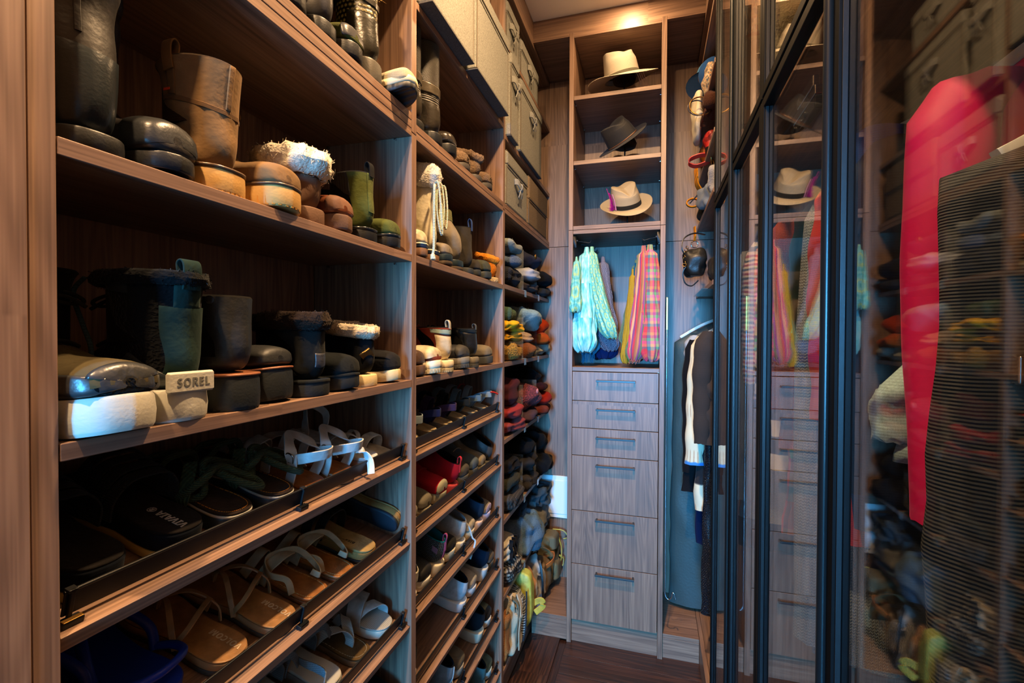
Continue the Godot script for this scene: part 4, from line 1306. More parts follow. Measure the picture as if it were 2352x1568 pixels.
	for k in 2:
		sandal(["grey canvas sandal with ribbon ties at the cut of the picture", "grey canvas sandal with moulded insole and loose ties"][k], tilted(ya[2], 0.030, -0.742 - 0.098 * k), {"L": 0.24, "w": 0.043, "soles": [[0.0, 0.024, "sole", 0.0, rubber(Color8(120, 122, 120))], [0.024, 0.030, "footbed", 0.003, rubber(Color8(178, 178, 168), 0.6)]], "straps": [arch(0.12, 0.044, 0.05, 0.05, gc), arch(0.165, 0.042, 0.042, 0.05, gc), [[[0.03, 0.03, 0.09], [0.05, 0.05, 0.06], [0.03, 0.03, 0.02], [0.05, 0.01, 0.0]], 0.014, gc, [0, 1, 0.4]], [[[0.0, 0.05, 0.10], [-0.03, 0.07, 0.08], [-0.05, 0.04, 0.07]], 0.014, gc, [0, 1, 0.4]]]}, g)
	sandal("brown flip-flop with a twisted white strap", tilted(ya[2], 0.028, -0.945), {"L": 0.24, "w": 0.041, "soles": [[0.0, 0.014, "sole", 0.0, rubber(Color8(110, 96, 74))], [0.014, 0.018, "insole", 0.001, suede(Color8(96, 76, 46))]], "stitch": cloth(Color8(190, 170, 130)), "straps": [
		[[[0.041, -0.004, 0.12], [0.036, 0.030, 0.10], [0.012, 0.036, 0.075], [0.0, 0.018, 0.052], [0.0, -0.004, 0.05]], 0.022, cloth(Color8(214, 218, 212))], [[[-0.041, -0.004, 0.12], [-0.036, 0.030, 0.10], [-0.012, 0.036, 0.075], [0.0, 0.018, 0.052], [0.0, -0.004, 0.05]], 0.022, cloth(Color8(214, 218, 212))]]}, g)
	sandal("white quilted flip-flop beside the divider, toe out", tilted(ya[2], 0.028, -1.042), {"L": 0.24, "w": 0.041, "soles": [[0.0, 0.022, "sole", 0.0, rubber(Color8(206, 200, 182), 0.6)], [0.022, 0.026, "insole", 0.001, cloth(Color8(196, 198, 190))]], "straps": [arch(0.14, 0.041, 0.04, 0.04, white, 0.02), arch(0.175, 0.038, 0.03, 0.03, white, -0.02)]}, g, "toe")
	shoe("black shoe at the bottom of the nearest unit", "toe", tilted(ya[3], 0.03, -1.04), {"tilt": true, "up": cloth(Color8(24, 26, 28)), "soles": [[0, 0.028, 0.002, rubber(Color8(28, 30, 32))]]}, "sandals on the third tilted shelf")

	# middle unit: sports sandals on its first tilted shelf
	g = "sports sandals on the middle unit"
	var web := [cloth(Color8(150, 170, 178)), cloth(Color8(34, 44, 96)), cloth(Color8(70, 56, 96)), cloth(Color8(40, 44, 42)), cloth(Color8(120, 150, 168)), cloth(Color8(168, 190, 200))]
	var lab := ["pale blue web sandal beside the divider", "navy web sandal with white lettering", "purple grey web sandal", "black web sandal with a buckle", "grey blue sports sandal with thick straps", "pale blue sports sandal with red cord against the far divider"]
	for k in 6:
		var m: Material = web[k]
		var o := {"L": 0.245, "w": 0.043, "soles": [[0.0, 0.022, "sole", 0.0, rubber(Color8(96, 92, 84), 0.8)], [0.022, 0.026, "footbed", 0.001, suede(Color8(176, 158, 122))]], "straps": [arch(0.17, 0.043, 0.045, 0.022, m), arch(0.10, 0.043, 0.060, 0.024, m, 0.01), [[[0.040, 0.0, 0.06], [0.043, 0.045, 0.035], [0.0, 0.056, 0.0], [-0.043, 0.045, 0.035], [-0.040, 0.0, 0.06]], 0.022, m, [0, 1, 0.2]]]}
		if k == 5:
			o.straps.append([[[0.02, 0.058, 0.02], [0.0, 0.066, -0.004], [-0.02, 0.06, -0.02]], -0.0030, cloth(Color8(200, 40, 30))])
			o.straps.append(arch(0.13, 0.0445, 0.061, 0.005, cloth(Color8(190, 40, 50))))
		var s := sandal(lab[k], tilted(yb[0], 0.032, -1.19 - 0.118 * k), o, g)
		if k == 1:
			lettering(s, "TEVA", 0.012, cloth(Color8(190, 196, 210)), Transform3D(Basis(Vector3(0, 0, 1), Vector3(-0.2, 0.98, 0).normalized(), Vector3(0.98, 0.2, 0).normalized() * -1.0).rotated(Vector3.UP, PI), Vector3(0.0475, 0.072, 0.10)))


func make_trainers() -> void:
	var g := "trainers on the middle shelving unit"
	var yb := []
	for k in 6:
		yb.append(1.2315 - 0.2172 * k)
	var wr := rubber(Color8(224, 220, 206), 0.5)
	var kn := func(c: Color) -> Material: return mat("shoe_knit " + c.to_html(), c, 0.9, {"tex": "weave", "bump": "weave", "depth": 0.12, "tri": 24.0})
	var rows := [
		# shelf, z, out, upper, sole, label, extras
		[1, -1.175, "toe", cloth(Color8(150, 142, 124)), rubber(Color8(120, 112, 96)), "woven taupe flat shoe beside the divider", {"H": 0.07, "soles2": 0.014}],
		[1, -1.265, "toe", kn.call(Color8(128, 120, 100)), rubber(Color8(140, 132, 112)), "taupe knit flat with a blue tie, second from the divider", {"H": 0.075, "soles2": 0.016, "laces": {"n": 3, "mat": cloth(Color8(60, 84, 100)), "r": 0.005}}],
		[1, -1.370, "toe", cloth(Color8(206, 32, 48)), rubber(Color8(150, 146, 120)), "red trainer turned toe out with a grey green sole", {"laces": {"n": 4, "mat": cloth(Color8(210, 60, 64))}, "caps": [["toe_bumper", 0.0, 1.3, -0.4, PI + 0.4, rubber(Color8(150, 146, 120)), 0.0015]]}],
		[1, -1.468, "heel", cloth(Color8(210, 34, 50)), rubber(Color8(170, 60, 60)), "red trainer with heel loop facing out", {"tab": {"mat": cloth(Color8(216, 50, 60)), "h": 0.026, "w": 0.010}}],
		[1, -1.560, "toe", kn.call(Color8(88, 84, 76)), rubber(Color8(90, 84, 70)), "flecked grey knit slip-on with a tan toe", {"H": 0.075, "th": 0.045}],
		[1, -1.656, "toe", kn.call(Color8(90, 106, 116)), rubber(Color8(84, 80, 68)), "flecked blue grey knit slip-on with laces", {"H": 0.075, "th": 0.045, "laces": {"n": 2, "mat": cloth(Color8(190, 184, 164))}}],
		[1, -1.742, "toe", leather(Color8(150, 138, 112)), rubber(Color8(120, 112, 92)), "taupe leather flat with round toe", {"H": 0.07, "soles2": 0.016}],
		[1, -1.822, "heel", leather(Color8(70, 72, 72)), rubber(Color8(80, 78, 70)), "dark slingback shoe against the far divider", {"H": 0.075, "soles2": 0.016}],
		[2, -1.170, "heel", cloth(Color8(26, 27, 28)), wr, "black slip-on shoe half hidden by the divider, white sole", {"caps": [["collar", 7.3, 8.0, -PI, 0.0, leather(Color8(190, 184, 160)), 0.003]]}],
		[2, -1.258, "toe", leather(Color8(34, 33, 28), 0.6), wr, "black canvas slip-on turned toe out with white foxing", {"th": 0.046}],
		[2, -1.352, "heel", mat("speckle_mesh", Color8(96, 116, 124), 0.8, {"tex": "dots", "bump": "dots", "depth": 0.1, "tri": 26.0}), rubber(Color8(222, 214, 190), 0.5), "speckled black trainer with pink loop and thick cream sole", {"s": 0.034, "th": 0.046, "lining": Color(0.05, 0.45, 0.5), "caps": [["back_strip", 6.6, 8.0, -1.72, -1.42, cloth(Color8(196, 92, 120)), 0.002], ["logo_patch", 7.0, 7.4, -0.75, -0.35, cloth(Color8(150, 130, 170)), 0.002]], "tab": {"mat": cloth(Color8(170, 80, 120)), "h": 0.026, "w": 0.008}}],
		[2, -1.440, "toe", cloth(Color8(46, 46, 44)), rubber(Color8(214, 204, 170), 0.5), "dark knit trainer turned toe out with a curled cream sole", {"spring": 0.012}],
		[2, -1.530, "heel", leather(Color8(222, 222, 214), 0.5), wr, "white leather trainer with its padded heel out", {"th": 0.046, "lining": Color(0.55, 0.55, 0.54), "laces": {"n": 5, "mat": cloth(Color8(210, 214, 212))}}],
		[2, -1.620, "toe", leather(Color8(206, 200, 182), 0.5), rubber(Color8(214, 202, 170)), "off white trainer turned toe out with a hanging lace", {"laces": {"n": 5, "mat": cloth(Color8(226, 226, 220))}}],
		[2, -1.710, "heel", cloth(Color8(36, 58, 78)), rubber(Color8(224, 206, 204)), "navy trainer with pale pink sole, heel out", {"s": 0.032, "lining": Color(0.02, 0.03, 0.04)}],
		[2, -1.798, "toe", kn.call(Color8(170, 164, 150)), rubber(Color8(206, 196, 220)), "light grey knit trainer with a lilac toe, next to the divider", {"s": 0.03, "caps": [["toe_bumper", 0.0, 0.9, -0.3, PI + 0.3, rubber(Color8(186, 176, 214)), 0.002]]}],
		[3, -1.168, "heel", cloth(Color8(22, 23, 25)), wr, "black slip-on with white sole in the row below, heel out", {}],
		[3, -1.545, "heel", leather(Color8(206, 220, 226), 0.45), rubber(Color8(214, 222, 226)), "pale blue white trainer with a dark tongue", {"th": 0.046, "caps": [["tongue", 4.0, 6.6, PI / 2 - 0.3, PI / 2 + 0.3, cloth(Color8(20, 24, 34)), 0.005]], "lining": Color(0.03, 0.03, 0.05)}],
		[3, -1.640, "toe", kn.call(Color8(206, 204, 196)), rubber(Color8(222, 222, 220)), "white knit trainer turned toe out", {"th": 0.046}],
		[3, -1.765, "heel", cloth(Color8(26, 42, 60)), rubber(Color8(206, 214, 214)), "dark navy runner on a thick white sculpted sole", {"s": 0.042, "caps": [["sole_slot", 5.2, 6.2, -1.2, -0.5, cloth(Color8(24, 44, 60)), 0.003]]}],
		[3, -1.842, "toe", leather(Color8(110, 106, 96)), rubber(Color8(90, 88, 80)), "grey flat shoe tucked behind the navy runner", {"H": 0.07}],
		[4, -1.172, "heel", cloth(Color8(20, 22, 24)), wr, "black canvas shoe with striped white sole, heel out", {}],
		[4, -1.300, "toe", cloth(Color8(24, 27, 32)), wr, "wide black shoe with white rim turned toe out", {"w": 0.046}],
		[4, -1.425, "heel", leather(Color8(128, 138, 142), 0.55), rubber(Color8(150, 156, 156)), "grey leather trainer with white stitching up the heel", {"th": 0.046, "caps": [["back_seam", 6.2, 8.0, -1.62, -1.52, cloth(Color8(214, 220, 220)), 0.003]], "lining": Color(0.03, 0.06, 0.09)}],
		[4, -1.520, "toe", cloth(Color8(132, 128, 116)), rubber(Color8(164, 158, 142)), "frayed grey canvas trainer turned toe out", {"laces": {"n": 5, "mat": cloth(Color8(44, 56, 66))}}],
		[4, -1.720, "heel", cloth(Color8(28, 32, 38)), rubber(Color8(206, 200, 176)), "black knit trainer with a cream wedge heel", {"s": 0.034}],
		[4, -1.812, "toe", leather(Color8(40, 44, 46), 0.5), wr, "black studded slip-on with white sole by the divider", {"caps": [["stud_patch", 1.6, 3.6, 1.0, 2.1, mat("studs", Color8(176, 160, 110), 0.3, {"metal": 1.0, "bump": "dots", "depth": 0.3, "tri": 30.0}), 0.002]]}],
		[5, -1.450, "toe", kn.call(Color8(164, 170, 196)), rubber(Color8(206, 206, 214)), "lavender blue knit trainer turned toe out", {"th": 0.046}],
		[5, -1.360, "heel", cloth(Color8(40, 38, 36)), rubber(Color8(206, 196, 166)), "dark shoe with cream sole beside the lavender trainer", {}],
		[5, -1.590, "heel", leather(Color8(196, 206, 206), 0.5), rubber(Color8(206, 200, 172)), "white and sage trainer with wave stitching, chunky heel out", {"s": 0.036, "caps": [["heel_counter", 5.0, 6.9, -PI, 0.0, leather(Color8(150, 158, 138), 0.5), 0.002]]}],
		[5, -1.740, "heel", leather(Color8(76, 118, 118), 0.5), rubber(Color8(110, 140, 136)), "teal leather shoe on the lowest tilted shelf", {}],
		[5, -1.822, "toe", leather(Color8(110, 140, 124), 0.5), rubber(Color8(196, 214, 206)), "mint green slip-on with a pale rim on the lowest tilted shelf", {}],
	]
	for r in rows:
		var e: Dictionary = r[6].duplicate()
		var th: float = e.get("soles2", e.get("s", 0.028))
		e.s = th
		var spec := {"tilt": true, "L": 0.245, "w": 0.0415, "up": r[3], "soles": [[0, th + 0.004, 0.002, r[4], 0.001]]}
		spec.merge(e, true)
		var s := shoe(r[5], r[2], tilted(yb[r[0]], 0.034, r[1]), spec, g, "shoe", "trainer")
		if r[5].begins_with("off white"):
			var lc := Shape.new()
			lc.strap(smooth([Vector3(0.01, 0.09, 0.12), Vector3(-0.04, 0.105, 0.16), Vector3(-0.055, 0.075, 0.235), Vector3(-0.050, 0.035, 0.262), Vector3(-0.045, 0.020, 0.275), Vector3(-0.045, -0.045, 0.272)], 8), [Vector3(0, 0.3, 1)], 0.006, 0.0016)
			build(s, "hanging_lace", lc, cloth(Color8(226, 226, 220)))


# ---------------------------------------------------------------- storage boxes
# front plane x, near end z0, far end z1
func storage_box(label: String, x: float, y: float, z0: float, z1: float, h: float, o := {}) -> void:
	var b := thing("storage_box", label, "storage box", Vector3(x, y, (z0 + z1) * 0.5), 0, "fabric storage boxes on the shelving")
	var w := z0 - z1
	var d: float = o.get("deep", 0.30)
	var m: Material = o.get("mat", mats.box_linen)
	var lid: float = o.get("lid", 0.055)
	var s := Shape.new()
	s.box(Vector3(-d, 0.004, -w / 2 + 0.006), Vector3(-0.006, h - 0.008, w / 2 - 0.006), 1, 0.008)
	build(b, "body", s, m)
	s = Shape.new()
	s.box(Vector3(-d - 0.002, 0.0005, -w / 2 + 0.004), Vector3(-0.004, 0.004, w / 2 - 0.004), 1, 0.001)
	build(b, "base", s, mats.box_base)
	s = Shape.new()
	s.box(Vector3(-d - 0.004, h - lid, -w / 2 + 0.001), Vector3(0.0, h, w / 2 - 0.001), 1, 0.012)
	build(b, "lid", s, m)
	s = Shape.new()
	for zz in [-w / 2 + 0.010, w / 2 - 0.010]:
		s.tube([Vector3(-0.0075, 0.008, zz), Vector3(-0.0075, h - lid, zz)], 0.0022, 6)
	s.tube([Vector3(-0.0005, h - lid + 0.003, -w / 2 + 0.008), Vector3(-0.0005, h - lid + 0.003, w / 2 - 0.008)], 0.0022, 6)
	s.tube([Vector3(-0.010, h - 0.0008, -w / 2 + 0.010), Vector3(-0.010, h - 0.0008, w / 2 - 0.010)], 0.0022, 6)
	build(b, "piping", s, mats.piping)
	if o.get("handle", true):
		s = Shape.new()
		var hy: float = h - lid - o.get("drop", 0.055)
		s.strap(smooth([Vector3(-0.004, hy + 0.010, -0.055), Vector3(0.008, hy + 0.014, -0.040), Vector3(0.014, hy + 0.004, -0.012), Vector3(0.012, hy - 0.002, 0.012), Vector3(0.008, hy + 0.012, 0.040), Vector3(-0.004, hy + 0.012, 0.055)], 5), [Vector3.UP], 0.026, 0.004)
		s.strap(smooth([Vector3(0.010, hy + 0.014, 0.0), Vector3(0.020, hy + 0.002, 0.004), Vector3(0.016, hy - 0.016, 0.002), Vector3(0.004, hy - 0.018, -0.002)], 5), [Vector3(0, 0.2, 1)], 0.020, 0.004)
		s.strap(smooth([Vector3(0.010, hy - 0.008, 0.002), Vector3(0.012, hy - 0.030, 0.012), Vector3(0.006, hy - 0.052, 0.018)], 4), [Vector3(0, 0, 1)], 0.016, 0.003)
		s.strap(smooth([Vector3(0.010, hy - 0.008, -0.002), Vector3(0.013, hy - 0.028, -0.012), Vector3(0.008, hy - 0.044, -0.022)], 4), [Vector3(0, 0, 1)], 0.016, 0.003)
		build(b, "handle", s, m)


func make_boxes() -> void:
	storage_box("big linen storage box overhanging the middle unit, closer to the camera", -0.556, 2.4255, -1.14, -1.452, 0.300, {"handle": false})
	storage_box("big linen storage box overhanging the middle unit beside the divider", -0.556, 2.4255, -1.470, -1.830, 0.300, {"handle": false})
	storage_box("cream storage box at the very top of the middle unit", -0.596, 2.7555, -1.40, -1.72, 0.22, {"handle": false})
	storage_box("linen storage box on the highest far shelf, next to the divider", -0.600, 2.7755, -1.93, -2.13, 0.20, {"drop": 0.05})
	storage_box("low linen storage box with a dark lid seam on the highest far shelf", -0.597, 2.7755, -2.15, -2.50, 0.165, {"drop": 0.03, "lid": 0.06})
	storage_box("tall linen storage box with a knotted handle, tight against the divider", -0.577, 2.3935, -1.925, -2.05, 0.355, {"drop": 0.075})
	storage_box("tall linen storage box with a knotted handle in the middle of its shelf", -0.582, 2.3935, -2.10, -2.52, 0.335, {"drop": 0.06})
	storage_box("linen storage box with a large tie handle above the navy knitwear", -0.596, 2.1055, -1.93, -2.275, 0.235, {"drop": 0.05, "lid": 0.065})
	storage_box("taupe storage box with a deep lid beside the end wall", -0.596, 2.1055, -2.30, -2.72, 0.245, {"handle": false, "mat": mats.box_taupe, "lid": 0.12})


# ---------------------------------------------------------------- knitwear
# soft folded thing: at = middle of its underside; size = depth x, height y, width z
func soft(called: String, label: String, category: String, at: Vector3, size: Vector3, material: Material, o := {}) -> Node3D:
	var t := thing(called, label, category, at, o.get("turn", 0.0), o.get("group", "knitwear on the far shelving unit"))
	size = Vector3(size.x, size.y * 0.97, size.z * 0.97)
	var s := Shape.new()
	var nz := noise(o.get("seed", hash(label) & 0xfff), o.get("freq", 9.0), FastNoiseLite.TYPE_SIMPLEX_SMOOTH, 2)
	var layers: int = o.get("layers", 1)
	var amp: float = o.get("lump", 0.012)
	var e1: float = o.get("flat", 0.65)
	var e2: float = o.get("square", 0.6)
	var q := PackedVector3Array()
	var nu := 40
	var nv := 26
	for b in nv:
		var la := PI * b / (nv - 1) - PI / 2
		for a in nu:
			var lo := TAU * a / nu
			var c := pow(maxf(cos(la), 0.0), e1)
			var p := Vector3(c * signf(cos(lo)) * pow(absf(cos(lo)), e2), signf(sin(la)) * pow(absf(sin(la)), e1), c * signf(sin(lo)) * pow(absf(sin(lo)), e2))
			var v := Vector3(p.x * size.x, p.y * size.y, p.z * size.z) * 0.5
			var f := nz.get_noise_3dv(v * 1.0 + Vector3(at.z, at.y, 0) * 3.0)
			v += p.normalized() * f * amp * 2.0
			if layers > 1:
				var k := fposmod((p.y * 0.5 + 0.5) * layers + 0.25 * nz.get_noise_2d(v.z * 2.0, 5.0), 1.0)
				v.x -= (1.0 - pow(sin(PI * k), 0.45)) * 0.022 * maxf(p.x, 0.0)
			v.y = maxf(v.y, -size.y * 0.5)
			q.append(v + Vector3(0, size.y * 0.5, 0))
	s.grid(q, nu, nv, true)
	if o.has("hair"):
		s.hairs(o.hair, o.get("hair_len", 0.012), 0.0005, 77, 0, 0.1)
	build(t, o.get("part", "folded_knit"), s, material)
	if o.has("button"):
		var bt := Shape.new()
		bt.ball(Vector3(size.x * 0.47, size.y * o.get("button_y", 0.75), size.z * o.get("button_z", 0.1)), Vector3(0.006, 0.014, 0.014))
		build(t, "button", bt, o.button)
	return t


func make_knitwear() -> void:
	var X := -0.725
	var D := 0.27
	var k := "knit_sweater"
	# navy shelf
	var y := 1.769
	soft(k, "charcoal cable knit rolled at the bottom by the divider, navy shelf", "sweater", Vector3(X, y, -2.07), Vector3(D, 0.095, 0.26), knit(Color8(36, 38, 46), 14.0), {"layers": 2})
	soft(k, "blue grey fuzzy sweater in the middle of the stack by the divider", "sweater", Vector3(X, y + 0.092, -2.07), Vector3(D, 0.055, 0.24), fleece(Color8(88, 104, 128)), {"hair": 900})
	soft(k, "grey green rolled sweater on top of the stack by the divider", "sweater", Vector3(X + 0.01, y + 0.146, -2.05), Vector3(D, 0.062, 0.21), fleece(Color8(128, 136, 132)), {"hair": 600})
	soft(k, "dark grey sweater folded at the bottom of the navy shelf", "sweater", Vector3(X + 0.01, y, -2.385), Vector3(D, 0.060, 0.24), cloth(Color8(70, 64, 66)), {"layers": 2})
	soft(k, "pale blue white sweater folded across the navy shelf", "sweater", Vector3(X + 0.015, y + 0.060, -2.375), Vector3(D, 0.066, 0.25), cloth(Color8(178, 186, 204)), {"layers": 2})
	soft("knit_hat", "navy cap with a small gold button on top of the pale sweater", "hat", Vector3(X + 0.02, y + 0.124, -2.38), Vector3(D, 0.080, 0.23), cloth(Color8(38, 42, 62)), {"flat": 0.9, "square": 0.85, "button": mats.brass, "part": "cap_dome"})
	soft("knit_hat", "round black beanie at the end wall on the navy shelf", "hat", Vector3(X + 0.03, y + 0.050, -2.645), Vector3(D, 0.090, 0.22), knit(Color8(20, 22, 30)), {"flat": 0.9, "square": 0.8, "part": "cap_dome"})
	soft(k, "dark slate sweater under the black beanie by the end wall", "sweater", Vector3(X + 0.01, y, -2.645), Vector3(D, 0.052, 0.23), cloth(Color8(48, 52, 58)), {"layers": 1})
	# mustard and orange shelf
	y = 1.440
	soft(k, "chunky mustard knit at the bottom of the yellow stack", "sweater", Vector3(X + 0.012, y, -2.07), Vector3(D, 0.085, 0.28), mat("chunky_mustard", Color8(206, 150, 30), 0.95, {"tex": "boucle", "bump": "boucle", "depth": 0.9, "tri": 9.0, "sheen": 0.3}), {"lump": 0.010})
	soft(k, "mustard folded cardigan in the middle of the yellow stack", "sweater", Vector3(X + 0.01, y + 0.084, -2.055), Vector3(D, 0.045, 0.25), cloth(Color8(214, 152, 26)), {"layers": 2})
	soft(k, "bright yellow folded scarf above the mustard cardigan", "scarf", Vector3(X + 0.015, y + 0.128, -2.06), Vector3(D, 0.046, 0.26), cloth(Color8(228, 172, 24)), {"layers": 2, "lump": 0.02})
	soft(k, "sage green fuzzy sweater on top of the yellow stack", "sweater", Vector3(X, y + 0.173, -2.02), Vector3(D, 0.072, 0.18), fleece(Color8(62, 84, 66)), {"hair": 800})
	soft("knit_hat", "rust brown ribbed beanie beside the mustard knit", "hat", Vector3(X + 0.02, y, -2.325), Vector3(D, 0.078, 0.155), knit(Color8(128, 74, 38), 16.0), {"flat": 0.9, "square": 0.8, "part": "cap_dome"})
	soft(k, "taupe wool scarf above the rust brown beanie", "scarf", Vector3(X + 0.01, y + 0.076, -2.32), Vector3(D, 0.058, 0.15), fleece(Color8(168, 148, 130)), {"layers": 2})
	soft(k, "big grey teal mohair wrap arching over the orange shelf", "wrap", Vector3(X + 0.02, y + 0.135, -2.36), Vector3(D, 0.120, 0.24), mat("mohair", Color8(120, 148, 152), 1.0, {"tex": "nap", "bump": "fine", "depth": 0.2, "tri": 5.0, "sheen": 0.8}), {"flat": 0.8, "hair": 1500, "hair_len": 0.02, "lump": 0.02})
	soft(k, "cream white sweater at the bottom of the orange stack", "sweater", Vector3(X + 0.02, y, -2.635), Vector3(D, 0.070, 0.235), cloth(Color8(206, 208, 190)), {"lump": 0.02, "flat": 0.8})
	soft(k, "bright orange sweater draped over the cream one", "sweater", Vector3(X + 0.02, y + 0.062, -2.632), Vector3(D, 0.062, 0.235), cloth(Color8(206, 84, 22)), {"lump": 0.02, "flat": 0.8})
	soft(k, "rust red sweater on top of the orange stack", "sweater", Vector3(X + 0.015, y + 0.122, -2.622), Vector3(D, 0.085, 0.20), cloth(Color8(176, 58, 24)), {"lump": 0.02, "flat": 0.85})
	# maroon shelf
	y = 1.113
	soft(k, "faded red folded sweater at the bottom of the maroon stack", "sweater", Vector3(X + 0.012, y, -2.075), Vector3(D, 0.062, 0.27), cloth(Color8(140, 58, 56)), {"layers": 2, "lump": 0.014})
	soft(k, "brick red folded sweater in the maroon stack by the divider", "sweater", Vector3(X + 0.01, y + 0.061, -2.07), Vector3(D, 0.066, 0.26), cloth(Color8(150, 48, 46)), {"layers": 2, "lump": 0.014})
	soft(k, "dark maroon sweater on top of the maroon stack", "sweater", Vector3(X, y + 0.126, -2.08), Vector3(D, 0.125, 0.27), cloth(Color8(70, 26, 30)), {"layers": 2})
	soft(k, "plum folded sweater below the burgundy knit", "sweater", Vector3(X + 0.015, y, -2.375), Vector3(D, 0.066, 0.24), cloth(Color8(76, 58, 68)), {"lump": 0.012})
	soft("knit_hat", "chunky burgundy hat with a pale round button", "hat", Vector3(X + 0.035, y + 0.062, -2.37), Vector3(D, 0.130, 0.225), mat("chunky_burgundy", Color8(150, 56, 68), 0.95, {"tex": "boucle", "bump": "boucle", "depth": 0.9, "tri": 10.0, "sheen": 0.3}), {"flat": 0.9, "square": 0.85, "part": "cap_dome", "button": leather(Color8(206, 130, 130), 0.3)})
	soft(k, "rust knit scarf at the bottom beside the end wall", "scarf", Vector3(X + 0.02, y, -2.64), Vector3(D, 0.052, 0.225), knit(Color8(128, 58, 46)), {})
	soft(k, "red sweater rolled beside the end wall", "sweater", Vector3(X + 0.02, y + 0.050, -2.635), Vector3(D, 0.078, 0.215), cloth(Color8(170, 42, 32)), {"lump": 0.016, "flat": 0.8})
	soft(k, "dark wine sweater above the red roll", "sweater", Vector3(X + 0.01, y + 0.127, -2.63), Vector3(D, 0.045, 0.21), cloth(Color8(58, 28, 38)), {})
	soft("knit_hat", "black pompom beanie on top of the wine sweater", "hat", Vector3(X, y + 0.170, -2.62), Vector3(D - 0.02, 0.085, 0.20), fleece(Color8(22, 20, 22)), {"flat": 0.9, "square": 0.9, "hair": 900, "part": "cap_dome"})
	# black shelf
	y = 0.772
	soft(k, "dark brown ribbed scarf at the bottom of the black shelf", "scarf", Vector3(X + 0.012, y, -2.07), Vector3(D, 0.090, 0.28), mat("dark_rib", Color8(44, 40, 36), 0.95, {"bump": "rib", "depth": 0.5, "tri": 24.0}), {"layers": 2})
	soft(k, "dark olive rolled sweater on the ribbed scarf", "sweater", Vector3(X + 0.005, y + 0.089, -2.05), Vector3(D, 0.072, 0.22), fleece(Color8(46, 46, 36)), {})
	soft(k, "black sweater at the top of the dark stack by the divider", "sweater", Vector3(X, y + 0.160, -2.06), Vector3(D, 0.08, 0.23), cloth(Color8(22, 21, 22)), {"layers": 2})
	soft(k, "charcoal ribbed sweater in the middle of the black shelf", "sweater", Vector3(X + 0.015, y, -2.375), Vector3(D, 0.085, 0.24), knit(Color8(52, 48, 44), 20.0), {"layers": 2})
	soft(k, "dark grey folded sweater above the charcoal ribbed one", "sweater", Vector3(X + 0.01, y + 0.084, -2.375), Vector3(D, 0.085, 0.23), cloth(Color8(46, 44, 44)), {"layers": 2, "lump": 0.018})
	soft("knit_hat", "small black hat behind the acrylic divider", "hat", Vector3(X, y + 0.168, -2.375), Vector3(D, 0.08, 0.21), cloth(Color8(20, 22, 26)), {"flat": 0.9, "part": "cap_dome"})
	soft(k, "black wool bundle at the end wall on the black shelf", "sweater", Vector3(X + 0.045, y, -2.645), Vector3(D, 0.118, 0.235), fleece(Color8(20, 22, 26)), {"flat": 0.85, "lump": 0.016})
	soft("knit_hat", "large black knitted hat on top of the wool bundle", "hat", Vector3(X + 0.02, y + 0.116, -2.63), Vector3(D, 0.130, 0.215), knit(Color8(22, 22, 24), 14.0), {"flat": 0.9, "square": 0.9, "part": "cap_dome"})
	# grey and blue shelf
	y = 0.447
	soft(k, "black and white boucle scarf at the bottom by the divider", "scarf", Vector3(X + 0.012, y, -2.065), Vector3(D, 0.105, 0.26), mat("salt_pepper", Color8(176, 168, 150), 0.95, {"tex": "dots", "bump": "boucle", "depth": 0.6, "tri": 7.0}), {"layers": 2})
	var st := soft(k, "cream sweater with black stripes on the boucle scarf", "sweater", Vector3(X + 0.005, y + 0.104, -2.02), Vector3(D, 0.110, 0.18), cloth(Color8(214, 202, 176)), {"layers": 3, "lump": 0.006})
	for j in 3:
		var b := Shape.new()
		var pts := []
		for a in 12:
			pts.append(Vector3(D * 0.5 - 0.006, 0.016 + 0.008 * a, -0.03 + 0.032 * j + 0.006 * sin(a * 1.1)))
		b.strap(pts, [Vector3.BACK], 0.006, 0.014)
		build(st, "stripe", b, cloth(Color8(24, 24, 26)))
	soft(k, "fuzzy blue mohair sweater spilling over the shelf edge", "sweater", Vector3(X + 0.035, y, -2.365), Vector3(D, 0.190, 0.235), fleece(Color8(92, 120, 140)), {"hair": 5000, "hair_len": 0.02, "lump": 0.02, "flat": 0.75})
	soft(k, "navy sweater behind the fuzzy blue one", "sweater", Vector3(X - 0.02, y + 0.185, -2.36), Vector3(D - 0.04, 0.075, 0.21), cloth(Color8(30, 38, 50)), {})
	soft(k, "pale grey sweatshirt folded beside the end wall", "sweater", Vector3(X + 0.02, y + 0.03, -2.645), Vector3(D, 0.110, 0.23), cloth(Color8(128, 130, 126)), {"layers": 2, "lump": 0.018})
	soft(k, "pale blue cloth peeking out under the grey sweatshirt", "sweater", Vector3(X + 0.01, y, -2.645), Vector3(D, 0.035, 0.23), cloth(Color8(120, 152, 172)), {})
	soft(k, "slate blue hooded sweatshirt crumpled on top of the grey one", "sweater", Vector3(X + 0.02, y + 0.138, -2.64), Vector3(D, 0.115, 0.22), cloth(Color8(70, 84, 92)), {"lump": 0.03, "layers": 2, "freq": 16.0})


